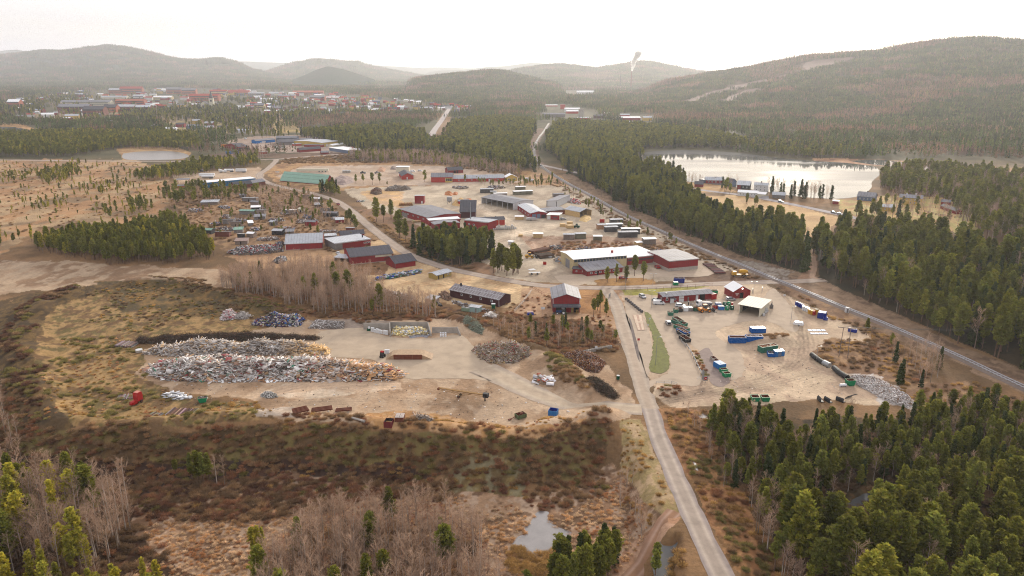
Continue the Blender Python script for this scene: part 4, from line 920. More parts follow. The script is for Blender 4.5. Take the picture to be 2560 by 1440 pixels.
FOREST = {}       # leftover points for the uncountable woods: object name -> list of (x, y, z, scale, rot, shape index)
SHAPE_ID = {o.name: i for i, o in enumerate(sorted(SRC.objects, key=lambda o: o.name))}
for grp, kds in (('pine', (PI, OP, YP)), ('spruce', (SPR,)), ('birch', (BI,))):
 rows = []
 for kd in kds:
  if ALL[kd]:
   a = np.concatenate(ALL[kd])
   for r in a: rows.append((kd, *r))
 X = np.array([r[1:] for r in rows])
 px, py, dep = proj(X[:, 0], X[:, 1], X[:, 2])
 tx, ty, _ = proj(X[:, 0], X[:, 1], X[:, 2] + X[:, 3])
 hp = X[:, 3] * FPX / dep
 vis = (tx > -25) & (tx < 2585) & (ty < 1425) & (py > 190)
 lone = np.array([STANDS[int(s)].startswith(('between the curved', 'in the row', 'on the verge between sheds', 'in the bushy', 'standing', 'in the small', 'in the thin', 'on the slope', 'in the clump', 'in the pine block')) for s in X[:, 5]])
 order = np.argsort(-np.where(vis, hp * (1 + 0.35 * lone), 0))
 top = set(order[:296].tolist())
 for i, r in enumerate(rows):
  kd, x, y, z, h, rot, sid = r
  lod = 0 if hp[i] > 34 and vis[i] else 1
  var = TREES[kd][lod]
  v = var[random.randrange(len(var))]
  sc = h / v[3]
  sq = sc * random.uniform(0.88, 1.15)
  if i in top:
   nm, what = NAMES[kd]
   lab = what + ' ' + STANDS[int(sid)]
   e = empty(nm, lab, 'tree', (x, y, z), rot, lab)
   e.scale = (sq, sq, sc)
   for part in v[:2]:
    c = part.copy(); COL.objects.link(c); c.parent = e
  else:
   FOREST.setdefault(grp, []).append((x, y, z, sc, rot, SHAPE_ID[v[2].name]))
def gn_points(name, rows, coll, label=None):
 """uncountable growth: one point per plant, a plant shape set on each"""
 a = np.array(rows, 'f')
 me = bpy.data.meshes.new(name)
 me.vertices.add(len(a)); me.vertices.foreach_set('co', a[:, :3].ravel())
 for k, (nm, ty) in enumerate((('scl', 'FLOAT'), ('rot', 'FLOAT'), ('shp', 'INT'))):
  at = me.attributes.new(nm, ty, 'POINT')
  at.data.foreach_set('value', a[:, 3 + k].astype('i' if ty == 'INT' else 'f'))
 o = bpy.data.objects.new(name, me); COL.objects.link(o)
 ng = bpy.data.node_groups.new(name, 'GeometryNodeTree')
 ng.interface.new_socket('Geometry', in_out='INPUT', socket_type='NodeSocketGeometry')
 ng.interface.new_socket('Geometry', in_out='OUTPUT', socket_type='NodeSocketGeometry')
 gi, go = ng.nodes.new('NodeGroupInput'), ng.nodes.new('NodeGroupOutput')
 ci = ng.nodes.new('GeometryNodeCollectionInfo')
 ci.inputs['Collection'].default_value = coll
 ci.inputs['Separate Children'].default_value = True
 ci.inputs['Reset Children'].default_value = True
 ip = ng.nodes.new('GeometryNodeInstanceOnPoints')
 ip.inputs['Pick Instance'].default_value = True
 def attr(nm, ty):
  n = ng.nodes.new('GeometryNodeInputNamedAttribute'); n.data_type = ty; n.inputs['Name'].default_value = nm
  return n.outputs['Attribute']
 cx = ng.nodes.new('ShaderNodeCombineXYZ')
 ng.links.new(attr('rot', 'FLOAT'), cx.inputs['Z'])
 er = ng.nodes.new('FunctionNodeEulerToRotation')
 ng.links.new(cx.outputs[0], er.inputs[0]); ng.links.new(er.outputs[0], ip.inputs['Rotation'])
 ng.links.new(attr('scl', 'FLOAT'), ip.inputs['Scale'])
 ng.links.new(attr('shp', 'INT'), ip.inputs['Instance Index'])
 ng.links.new(gi.outputs[0], ip.inputs['Points']); ng.links.new(ci.outputs[0], ip.inputs['Instance'])
 ng.links.new(ip.outputs[0], go.inputs[0])
 md = o.modifiers.new('growth', 'NODES'); md.node_group = ng
 return tag(o, label, 'vegetation', kind='stuff')
for grp, nm in (('pine', 'pine_forest'), ('spruce', 'spruce_forest'), ('birch', 'birch_thicket')):
 gn_points(nm, FOREST[grp], SRC, 'mass of small %s filling the woods and thickets' % {'pine': 'green pines', 'spruce': 'dark spruces', 'birch': 'bare birches'}[grp])
# far woods: patches of many small crowns
PATCH = bpy.data.collections.new('wood_patches')
def patch(k, mix_bare):
 rng = np.random.default_rng(500 + k)
 Vs, Fs, Cs = [], [], []; off = 0
 for i in range(46):
  x, y = rng.uniform(-22, 22, 2)
  h = rng.uniform(9, 15)
  bare = rng.random() < mix_bare
  n = 26
  t = rng.random(n) ** 0.8
  R = (1.9 if not bare else 1.6) * (0.8 + 0.4 * rng.random())
  rr = R * (1 - t) ** (0.75 if not bare else 0.5) * np.sqrt(rng.random(n))
  a = rng.random(n) * 6.28
  z = h * (0.25 + 0.75 * t)
  c = np.stack([x + rr * np.cos(a), y + rr * np.sin(a), z], 1)
  d1 = np.stack([np.cos(a) * 0.6, np.sin(a) * 0.6, np.full(n, 0.8)], 1) + rng.normal(size=(n, 3)) * 0.4
  d2 = np.cross(d1, rng.normal(size=(n, 3)))
  d1 *= (0.95 / np.linalg.norm(d1, axis=1))[:, None]; d2 *= ((0.6 if not bare else 0.3) / np.linalg.norm(d2, axis=1))[:, None]
  V = np.stack([c - d1, c + d2, c + d1, c - d2], 1).reshape(-1, 3)
  base = np.array(S(150, 122, 108, 0.75)) if bare else np.array(S(96, 108, 62, 0.8) if rng.random() < 0.75 else S(70, 82, 56, 0.8))
  C = base[None] * (0.7 + 0.5 * rng.random()) * (0.85 + 0.3 * rng.random(n))[:, None]
  Vs.append(V); Fs.append(np.arange(4 * n).reshape(-1, 4) + off); Cs.append(C); off += 4 * n
 o = np_mesh('wood_patch', np.concatenate(Vs), np.concatenate(Fs), m_pine, fcol=np.clip(np.concatenate(Cs), 0, 1), link=False)
 PATCH.objects.link(o)
for k in range(4): patch(k, 0.06)
for k in range(2): patch(k + 10, 0.75)
TOWN = [(0, 255), (60, 243), (250, 226), (450, 222), (700, 226), (880, 238), (1100, 262), (1170, 268), (1180, 282), (1120, 292), (1060, 284), (900, 290), (740, 300), (690, 330), (600, 340), (520, 330), (420, 318), (330, 300), (160, 312), (0, 300)]
NOWOOD = [TOWN, LAKE, [(1606, 374), (2050, 392), (2120, 397), (2200, 396), (2400, 410), (2560, 421), (4000, 440), (4000, 700), (1606, 500)], [(-1500, 314), (80, 316), (110, 330), (60, 345), (-1500, 350)],
   [(1062, 352), (1082, 316), (1100, 282), (1132, 282), (1116, 352)], [(1356, 262), (1400, 262), (1480, 274), (1520, 284), (1515, 309), (1440, 311), (1350, 302)], [(1535, 284), (1640, 288), (1640, 318), (1540, 316)], [(1320, 215), (1400, 217), (1500, 228), (1500, 246), (1430, 248), (1325, 236)], [(1565, 216), (1610, 216), (1610, 236), (1565, 236)],
   [(540, 338), (760, 334), (920, 354), (920, 388), (560, 380)], [(1316, 335), (1380, 300), (1390, 315), (1352, 350), (1345, 400), (1322, 390)],
   [(800, 206), (960, 207), (900, 212), (800, 210)]]
def far_rows(d0, d1, step, scale, seed):
 rng = np.random.default_rng(seed)
 half = 0.92
 gx, gy = np.meshgrid(np.arange(-d1 * half, d1 * half, step), np.arange(d0, d1, step))
 x = (gx + (rng.random(gx.shape) - .5) * step * 0.9).ravel(); y = (gy + (rng.random(gx.shape) - .5) * step * 0.9).ravel()
 k = (np.abs(x) < y * half + 60)
 x, y = x[k], y[k]
 px, py, _ = proj(x, y, 0 * x)
 k = py < np.where(px > 2050, 424, 388)
 for Z in NOWOOD: k &= ~inpoly(px, py, Z)
 # stands already filled tree by tree
 for Z in ([(700, 322), (1070, 322), (1075, 380), (900, 392), (700, 352)], [(1100, 388), (1125, 296), (1345, 296), (1360, 440)], [(1365, 390), (1380, 308), (1860, 338), (1870, 400), (1600, 430)], [(-400, 334), (510, 330), (520, 396), (-400, 394)]): k &= ~inpoly(px, py, Z)
 x, y = x[k], y[k]
 k = ~excl(x, y, 10)
 x, y = x[k], y[k]
 n = len(x)
 bare = vnoise(x / 180, y / 180, 21) > 0.66
 sh = np.where(bare, 4 + rng.integers(0, 2, n), rng.integers(0, 4, n))
 return np.stack([x, y, np.zeros(n), scale * rng.uniform(0.85, 1.2, n), rng.random(n) * 6.28, sh], 1)
rows = [far_rows(900, 2600, 38, 0.95, 1), far_rows(2600, 5200, 62, 1.5, 2), far_rows(5200, 8000, 110, 2.4, 3)]
def hill_rows(V, n, scale, seed, jlo=0.0, jhi=0.6, cut=None):
 rng = np.random.default_rng(seed)
 p = surf(V, rng.random(n), jlo + (jhi - jlo) * rng.random(n))
 px, py, _ = proj(p[:, 0], p[:, 1], p[:, 2])
 k = (px > -250) & (px < 2810)
 for Z in cut or []: k &= ~inpoly(px, py, Z)
 p = p[k]; n = len(p)
 bare = vnoise(p[:, 0] / 160, p[:, 1] / 160, 23) > 0.62
 sh = np.where(bare, 4 + rng.integers(0, 2, n), rng.integers(0, 4, n))
 return np.concatenate([p - [[0, 0, 0.5]], (scale * rng.uniform(0.85, 1.2, n))[:, None], (rng.random(n) * 6.28)[:, None], sh[:, None]], 1)
PISTE = [[(2005, 160), (2035, 150), (2075, 142), (2100, 141), (2140, 140), (2135, 150), (2100, 158), (2060, 168), (2040, 180), (2005, 184)],
   [(1690, 258), (1760, 235), (1850, 212), (1990, 182), (2020, 180), (1880, 215), (1790, 240), (1730, 262)],
   [(1770, 262), (1850, 232), (1960, 200), (1985, 196), (1880, 238), (1820, 262)], [(1690, 245), (1740, 226), (1750, 230), (1700, 252)]]
def piste(poly, mat):
 n, k = 420, 150
 ii, jj = np.meshgrid(np.linspace(.02, .6, n), np.linspace(.03, .52, k))
 p = surf(HV_R, ii.ravel(), jj.ravel()); px, py, _ = proj(p[:, 0], p[:, 1], p[:, 2])
 ins = inpoly(px + 6 * (vnoise(p[:, 0] / 30, p[:, 1] / 30, 4) - .5), py + 3 * (vnoise(p[:, 0] / 40, p[:, 1] / 40, 6) - .5), poly)
 ix = np.arange(n * k).reshape(k, n); F = np.stack([ix[:-1, :-1], ix[:-1, 1:], ix[1:, 1:], ix[1:, :-1]], -1).reshape(-1, 4); F = F[ins[F].all(1)]
 if not len(F): return
 u_, inv = np.unique(F, return_inverse=True)
 tag(np_mesh('ski_slope', p[u_] + [0, 0, 2.0], inv.reshape(-1, 4), mat, smooth=True), kind='structure')
m_piste = M('heather_slope', S(134, 108, 94), rough=1, var=.25, scale=.02)
for Z in PISTE: piste(Z, m_piste)
rows += [hill_rows(HV_R, 5200, 0.95, 5, 0.0, 0.56, PISTE), hill_rows(HV_R, 900, 1.25, 55, 0.47, 0.505), hill_rows(HV_L, 700, 2.2, 56, .46, .5), hill_rows(HV_S, 500, 2, 57, .46, .5), hill_rows(HV_M, 350, 2.2, 58, .46, .5), hill_rows(HV_S, 2600, 1.5, 6), hill_rows(HV_T, 1300, 1.3, 7), hill_rows(HV_L, 4200, 1.9, 8), hill_rows(HV_M, 1100, 2.0, 9)]
gn_points('distant_forest', np.concatenate(rows), PATCH, 'hazy evergreen forest covering the plain and the hills')
# ---------------------------------------------------------------- paints and surfaces
RED = M('falu_red_boards', S(158, 36, 40), seam=1.3, var=0.14, scale=0.9, rvar=0.1)
RED2 = M('bright_red_boards', S(196, 58, 46), var=0.14, scale=0.9)
DRED = M('dark_brown_red_boards', S(78, 32, 38), var=0.2, scale=0.9)
BRN = M('brown_boards', S(134, 74, 58), var=0.2, scale=0.9)
YEL = M('yellow_boards', S(222, 186, 96), var=0.12, scale=0.7)
OCH = M('ochre_boards', S(190, 164, 92), var=0.14, scale=0.7)
BEI = M('beige_cladding', S(222, 200, 152), var=0.1, scale=0.6, stain=0.2)
CRM = M('cream_cladding', S(236, 226, 200), var=0.08, scale=0.6)
WHT = M('white_paint', S(238, 236, 234), var=0.06, scale=0.6)
GRY = M('grey_boards', S(140, 132, 128), var=0.22, scale=0.9, rvar=0.15)
BLK = M('black_boards', S(52, 50, 54), var=0.2, scale=0.9)
BLU = M('blue_cladding', S(46, 128, 172), var=0.12, scale=0.5, stain=0.2)
SBLU = M('slate_blue_boards', S(110, 124, 150), var=0.1)
WOOD = M('fresh_timber', S(228, 190, 132), var=0.2, scale=1.2)
OLDW = M('weathered_timber', S(150, 132, 120), var=0.28, scale=1.2, rvar=0.2)
R_GRY = M('grey_sheet_roof', S(158, 156, 160), spec=.06, seam=2.2, rough=0.6, var=0.14, scale=0.5, stain=0.35, rvar=0.08)
R_DRK = M('dark_tile_roof', S(104, 102, 108), spec=.06, seam=2.0, rough=0.75, var=0.18, scale=0.5, stain=0.3, rvar=0.1)
R_WHT = M('frosted_white_roof', S(250, 248, 246, 0.84), spec=.06, rough=0.6, var=0.05, scale=0.4)
R_PAL = M('pale_metal_roof', S(212, 214, 218), spec=.06, seam=1.6, rough=0.45, var=0.16, scale=0.7, stain=0.3, rvar=0.12)
R_GRN = M('pale_green_sheet', S(160, 196, 176), spec=.06, seam=2.5, rough=0.6, var=0.1, scale=0.3)
R_RED = M('red_tile_roof', S(190, 80, 66), spec=.06, rough=0.8, var=0.18)
R_ORG = M('orange_brick', S(192, 112, 86), rough=0.85, var=0.16, rvar=0.15)
CONC = M('stained_concrete', S(190, 180, 168), rough=0.9, var=0.2, scale=0.7, stain=0.35)
GLASS = M('window_glass', S(74, 84, 92), rough=0.12, var=0.1, spec=0.6)
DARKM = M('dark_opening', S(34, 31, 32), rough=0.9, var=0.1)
GALV = M('galvanised_steel', S(176, 178, 180), rough=0.45, metal=0.5, var=0.1)
BLKS = M('black_steel', S(50, 50, 52), rough=0.6, var=0.25, scale=1.5)
RUST = M('rusty_steel', S(126, 70, 48), rough=0.85, var=0.3, scale=1.8)
TYRE = M('tyre_rubber', S(52, 50, 50), rough=0.9, var=0.15)
def paint(name, r, g, b, rough=0.45): return M(name, S(r, g, b), rough=rough, var=0.12, scale=1.4, rvar=0.04, spec=0.06)
C_BLUE, C_DBLUE, C_LBLUE = paint('blue_paint', 20, 98, 178), paint('deep_blue_paint', 40, 58, 150), paint('sky_blue_paint', 52, 124, 190)
C_GREEN, C_TEAL, C_DGREEN = paint('green_paint', 34, 146, 96), paint('worn_green_paint', 66, 128, 106), paint('bottle_green_paint', 24, 88, 62)
C_ORANGE, C_YELLOW, C_REDP = paint('orange_paint', 226, 140, 52), paint('yellow_paint', 226, 170, 60), paint('red_paint', 190, 48, 46)
C_SILVER = M('silver_car_paint', S(206, 206, 210), rough=0.25, metal=0.4, var=0.04)
C_WHITE = M('white_car_paint', S(240, 240, 240, 0.7), rough=0.3, var=0.03)
C_DARK = M('dark_car_paint', S(70, 74, 82), rough=0.25, var=0.05, spec=0.6)
def brickroof():
 m = bpy.data.materials.new('patched_sheet_roof'); m.use_nodes = True
 t = m.node_tree; b = t.nodes['Principled BSDF']; b.inputs['Roughness'].default_value = 0.7
 tc = N(t, 'ShaderNodeTexCoord'); mp = N(t, 'ShaderNodeMapping'); mp.inputs['Scale'].default_value = (0.5, 0.5, 1)
 br = N(t, 'ShaderNodeTexBrick')
 br.inputs['Color1'].default_value = (*S(132, 120, 120), 1); br.inputs['Color2'].default_value = (*S(160, 150, 150), 1); br.inputs['Mortar'].default_value = (*S(206, 204, 206), 1)
 br.inputs['Scale'].default_value, br.inputs['Mortar Size'].default_value = 1.0, 0.045
 br.inputs['Brick Width'].default_value, br.inputs['Row Height'].default_value = 0.8, 1.3
 t.links.new(tc.outputs['Object'], mp.inputs[0]); t.links.new(mp.outputs[0], br.inputs['Vector']); t.links.new(br.outputs[0], b.inputs['Base Color'])
 return m
R_PATCH = brickroof()
# ---------------------------------------------------------------- buildings
def frame(A, B, D):
 a = P(*A); b = P(*B) if isinstance(B, tuple) else a + Vector((B, 0, 0))
 z = min(a.z, b.z)
 u = Vector((b.x - a.x, b.y - a.y, 0)); L = u.length; u.normalize()
 n = Vector((-u.y, u.x, 0))
 d = D
 if isinstance(D, tuple): d = abs((P(*D) - a).dot(n))
 return Vector((a.x, a.y, z)), u, n, L, d, math.atan2(u.y, u.x)
def bld(name, label, cat, A, B, D, h, roof='gx', rise=1.5, wm=None, rm=None, feats=(), over=0.4, open_='', group=None, th=0.16, wallname='wall', sink=0.4):
 a, u, n, L, d, rz = frame(A, B, D)
 wm = wm or RED; rm = rm or R_GRY
 root = empty(name, label, cat, a, rz, group)
 w = MB(); r = MB(); o = over; hr = h + rise; g = 0.03
 if roof == 'gx': sec = [(0, -sink), (d, -sink), (d, h), (d / 2, hr), (0, h)]; ax = 'x'
 elif roof == 'gy': sec = [(0, -sink), (L, -sink), (L, h), (L / 2, hr), (0, h)]; ax = 'y'
 elif roof == 'sf': sec = [(0, -sink), (d, -sink), (d, hr), (0, h)]; ax = 'x'
 elif roof == 'sb': sec = [(0, -sink), (d, -sink), (d, h), (0, hr)]; ax = 'x'
 elif roof == 'sl': sec = [(0, -sink), (L, -sink), (L, hr), (0, h)]; ax = 'y'
 elif roof == 'sr': sec = [(0, -sink), (L, -sink), (L, h), (0, hr)]; ax = 'y'
 elif roof == 'gam': sec = [(0, -sink), (d, -sink), (d, h), (d * 0.86, h + rise * 0.55), (d / 2, hr), (d * 0.14, h + rise * 0.55), (0, h)]; ax = 'x'
 else: sec = [(0, -sink), (d, -sink), (d, h), (0, h)]; ax = 'x'
 W = d if ax == 'x' else L; E = L if ax == 'x' else d
 if not open_: w.prism(sec, 0, E, axis=ax)
 else:
  T = 0.2
  ends = ('l', 'r') if ax == 'x' else ('f', 'b')
  lows = ('f', 'b') if ax == 'x' else ('l', 'r')
  if ends[0] not in open_: w.prism(sec, 0, T, axis=ax)
  if ends[1] not in open_: w.prism(sec, E - T, E, axis=ax)
  zl = [z for q, z in sec if q == 0][-1]; zr = [z for q, z in sec if q == W and z > 0][0]
  for s, q0, q1, zz in ((lows[0], 0, T, zl), (lows[1], W - T, W, zr)):
   if s not in open_:
    lo, hi = (T, E - T)
    if ax == 'x': w.box((lo, q0, -sink), (hi, q1, zz - 0.02))
    else: w.box((q0, lo, -sink), (q1, hi, zz - 0.02))
   else:
    k = max(2, int(E / 6) + 1)
    for i in range(k):
     c = 0.15 + (E - 0.3) * i / (k - 1)
     if ax == 'x': w.box((c - .13, q0 + .02, -sink), (c + .13, q1 + .05, zz - 0.03))
     else: w.box((q0 + .02, c - .13, -sink), (q1 + .05, c + .13, zz - 0.03))
  for s in ends:
   if s in open_:
    e = 0.12 if s == ends[0] else E - 0.32
    for q in (0.02, W / 3, W * 2 / 3, W - 0.28):
     if ax == 'x': w.box((e, q, -sink), (e + .2, q + .24, h - 0.03))
     else: w.box((q, e, -sink), (q + .24, e + .2, h - 0.03))
 w.build(wallname, wm, root)
 # roof slab following the section, overhanging
 if roof in ('gx', 'gy'):
  e = o * rise / (W / 2)
  pr = [(-o, h - e + g), (W / 2, hr + g), (W + o, h - e + g), (W + o, h - e + th), (W / 2, hr + th), (-o, h - e + th)]
 elif roof == 'gam':
  pr = [(-.25, h * 0.4 + g), (W * .14 - .15, h + rise * .55 + g), (W / 2, hr + g), (W * .86 + .15, h + rise * .55 + g), (W + .25, h * 0.4 + g), (W + .4, h * .4 + g), (W * .86 + .2, h + rise * .55 + th), (W / 2, hr + th), (W * .14 - .2, h + rise * .55 + th), (-.4, h * .4 + g)]
 elif roof in ('sf', 'sl'): e = o * rise / W; pr = [(-o, h - e + g), (W + o, hr + e + g), (W + o, hr + e + th), (-o, h - e + th)]
 elif roof in ('sb', 'sr'): e = o * rise / W; pr = [(-o, hr + e + g), (W + o, h - e + g), (W + o, h - e + th), (-o, hr + e + th)]
 else: pr = [(-o, h + g), (W + o, h + g), (W + o, h + th), (-o, h + th)]
 r.prism(pr, -o, E + o, axis=ax)
 if roof == 'flat' and L > 8:
  r.box((-o + .1, -o + .1, h + th), (L + o - .1, -o + .3, h + th + .18)); r.box((-o + .1, d + o - .3, h + th), (L + o - .1, d + o - .1, h + th + .18))
 ro = r.build('roof', rm, root)
 if roof in ('gx', 'flat', 'sf') and 9 < L < 90 and not open_ and cat not in ('container', 'house', 'villa'):
  m = MB(); m.box((0.05, -.1, h - .34), (L - .05, -.03, h - .12)); m.build('fascia', WHT if wm in (RED, RED2) else R_DRK, root)
 for ft in feats:
  k = ft[0]
  if k == 'chimney':
   _, fx, fy, s, hh, mt = ft
   zz = h + (rise * (1 - abs(fy - .5) * 2) if roof == 'gx' else rise * (1 - abs(fx - .5) * 2) if roof == 'gy' else rise * fy if roof == 'sf' else 0)
   m = MB(); x, y = fx * L, fy * d
   m.box((x - s, y - s, zz - 0.2), (x + s, y + s, zz + hh)); m.box((x - s * 1.25, y - s * 1.25, zz + hh), (x + s * 1.25, y + s * 1.25, zz + hh + .12))
   m.build('chimney', mt, ro)
   continue
  k, sd, u0, u1, z0, z1, mt = ft[:7]
  def slab(p0, p1, zz0, zz1, out):
   if sd == 'f': return (p0, -out, zz0), (p1, 0.02, zz1)
   if sd == 'b': return (p0, d - .02, zz0), (p1, d + out, zz1)
   if sd == 'l': return (-out, p0, zz0), (0.02, p1, zz1)
   return (L - .02, p0, zz0), (L + out, p1, zz1)
  S_ = L if sd in 'fb' else d
  p0, p1 = u0 * S_, u1 * S_
  m = MB()
  if k == 'window':
   f = 0.16
   m.box(*slab(p0, p1, z0, z1, .05)); wo_ = m.build('window', ft[7] if len(ft) > 7 else WHT, root)
   m = MB(); m.box(*slab(p0 + f, p1 - f, z0 + f, z1 - f, .08)); m.build('pane', mt, wo_)
  elif k == 'window_band':
   m.box(*slab(p0, p1, z0, z1, .06)); wo_ = m.build('window_band', mt, root)
   m = MB(); c = max(3, int((p1 - p0) / 1.7))
   for i in range(c + 1):
    q = p0 + (p1 - p0) * i / c
    m.box(*slab(q - .09, q + .09, z0, z1, .1))
   m.build('mullion', ft[7] if len(ft) > 7 else BEI, wo_)
  else:
   m.box(*slab(p0, p1, z0, z1, ft[7] if len(ft) > 7 else .06)); m.build(k, mt, root)
 return root
def W_(sd, u0, u1, z0, z1, fr=None): return ('window', sd, u0, u1, z0, z1, GLASS, fr or WHT)
def windows(sd, n, z0, z1, wd, L0=0.06, L1=0.94):
 return [W_(sd, L0 + (L1 - L0) * (i + .5) / n - wd / 2, L0 + (L1 - L0) * (i + .5) / n + wd / 2, z0, z1) for i in range(n)]
# ---------------------------------------------------------------- containers, skips, stacks
def skip(name, label, A, B, D, h, mt, inner=None, load=None, taper=0.0, group=None, lid=None, ribs=True, cat='skip', nlid=1):
 a, u, n, L, d, rz = frame(A, B, D)
 r = empty(name, label, cat, a, rz, group)
 b = MB(); t = 0.1; k = taper
 def ring(z, i):
  e = k * (1 - z / h) + i
  return [(e, i, z), (L - e, i, z), (L - e, d - i, z), (e, d - i, z)]
 o0, o1, i1, i0 = ring(0.12, 0), ring(h, 0), ring(h, t), ring(0.3, t)
 b.face(o0[::-1])
 for p, q in ((o0, o1), (o1, i1), (i1, i0)):
  for j in range(4):
   e = (j + 1) % 4
   b.face([p[j], p[e], q[e], q[j]], 1 if p is i1 else 0)
 b.face(i0, 1)
 if ribs:
  c = max(2, int(L / 0.9))
  for j in range(c + 1):
   x = 0.06 + (L - .12) * j / c
   e = k * 0.5
   if k and (j == 0 or j == c): continue
   b.box((x - .05, -.09, .15), (x + .05, 0, h - .05)); b.box((x - .05, d, .15), (x + .05, d + .09, h - .05))
  for j in range(max(2, int(d / 0.9)) + 1 if not k else 0):
   y = 0.06 + (d - .12) * j / max(2, int(d / 0.9))
   b.box((-.09, y - .05, .15), (0, y + .05, h - .05)); b.box((L, y - .05, .15), (L + .09, y + .05, h - .05))
  b.box((-.1, -.1, h - .12), (L + .1, -0.0, h + .02)); b.box((-.1, d, h - .12), (L + .1, d + .1, h + .02))
 b.box((0.1 + k, .2, 0), (L - .1 - k, .35, .13)); b.box((0.1 + k, d - .35, 0), (L - .1 - k, d - .2, .13))
 b.build('body', [mt, inner or RUST], r)
 if load:
  m = MB(); rg = random.Random(int(L * 1000) + len(label))
  m.box((t + k * .2, t + .02, .35), (L - t - k * .2, d - t - .02, h * .82), c=load[0])
  for i in range(26 if L > 4 else 12):
   T = Matrix.Translation((rg.uniform(.35, L - .35), rg.uniform(.3, d - .3), h * .86 + rg.uniform(-.05, .25))) @ Matrix.Rotation(rg.uniform(0, 6), 4, 'Z') @ Matrix.Rotation(rg.uniform(-.6, .6), 4, 'X')
   s = rg.uniform(.2, .6)
   m.box((-s, -.18, -.06), (s, .18, .06), c=rg.choice(load), T=T)
  m.build('load', M('mixed_waste', attr=True, var=0.2, scale=2), r)
 if lid:
  for j in range(nlid):
   m = MB(); x0, x1 = L * j / nlid + .03, L * (j + 1) / nlid - .03
   m.prism([(x0, h + .04), (x1, h + .04), (x1 - .1, h + .16), (x0 + .1, h + .16)], -.04, d + .04)
   m.box(((x0 + x1) / 2 - .2, d * .3, h + .16), ((x0 + x1) / 2 + .2, d * .42, h + .24))
   m.build('lid', lid, r)
 return r
def lumber(label, A, B, D, h, mt, cover=R_WHT, n=2, group='covered timber stacks in the sawmill yard'):
 a, u, nn, L, d, rz = frame(A, B, D)
 r = empty('timber_stack', label, 'timber stack', a, rz, group)
 for i in range(n):
  m = MB(); x0, x1 = L * i / n + .05, L * (i + 1) / n - .05
  m.box((x0, 0, 0), (x0 + .15, d, .15)); m.box((x1 - .15, 0, 0), (x1, d, .15))
  k = max(2, int(h / 0.55))
  for j in range(k):
   z0 = .15 + (h - .15) * j / k
   m.box((x0 + .05 * random.random(), .06 * random.random(), z0), (x1 - .05 * random.random(), d - .06 * random.random(), z0 + (h - .15) / k - .09))
   m.box((x0 + .3, .05, z0 + (h - .15) / k - .09), (x0 + .4, d - .05, z0 + (h - .15) / k)); m.box((x1 - .4, .05, z0 + (h - .15) / k - .09), (x1 - .3, d - .05, z0 + (h - .15) / k))
  m.build('bundle', mt, r)
 if cover:
  m = MB()
  m.prism([(-.35, h + .02), (d / 2, h + .32), (d + .35, h + .02), (d + .35, h + .08), (d / 2, h + .4), (-.35, h + .08)], -.35, L + .35, axis='x')
  m.build('cover', cover, r)
 return r
def tub(name, label, px, py, r, h, mt, cat, top=None, group=None, dome=False):
 p = P(px, py); e = empty(name, label, cat, p, 0, group)
 m = MB()
 if dome:
  prof = [(r * .8, 0), (r, .25), (r, h * .55), (r * .86, h * .82), (r * .45, h), (0.02, h)]
 else: prof = [(r * .92, 0), (r, .1), (r, h * .92), (r * .94, h), (0.02, h + .02)]
 k = 14
 for (r0, z0), (r1, z1) in zip(prof, prof[1:]):
  b = len(m.v)
  for rr, zz in ((r0, z0), (r1, z1)):
   for i in range(k): m.v.append((rr * math.cos(6.2832 * i / k), rr * math.sin(6.2832 * i / k), zz))
  for i in range(k):
   j = (i + 1) % k
   m.f.append((b + i, b + j, b + k + j, b + k + i)); m.m.append(0); m.c.append(None)
 m.build('body', mt, e, smooth=True)
 if top:
  m = MB()
  if dome: m.box((-.25, -r * 1.0 - .04, h * .55), (.25, -r * .8, h * .75)); m.tube((0, 0, h), (0, 0, h + .25), .12)
  else: m.tube((0, 0, h + .02), (0, 0, h + .12), r * .98, n=14)
  m.build('hatch' if dome else 'lid', top, e)
 return e
def tote(px, py, z, label, grp):
 p = P(px, py); e = empty('tank_tote', label, 'tank', (p.x, p.y, p.z + z), random.uniform(-.06, .06), grp)
 m = MB(); m.box((-.5, -.5, .14), (.5, .5, 1.08)); m.tube((0, 0, 1.08), (0, 0, 1.16), .18, n=8); m.build('tank', WHT, e)
 m = MB()
 for s in (-.52, .5): 
  for q in (-.45, 0, .45): m.box((q - .02, s, .12), (q + .02, s + .02, 1.12)); m.box((s, q - .02, .12), (s + .02, q + .02, 1.12))
 for zz in (.3, .65, 1.0):
  for s in (-.53, .51): m.box((-.53, s, zz), (.53, s + .02, zz + .03)); m.box((s, -.53, zz), (s + .02, .53, zz + .03))
 m.box((-.52, -.52, 0), (.52, .52, .12)); m.build('cage', GALV, e)
 return e
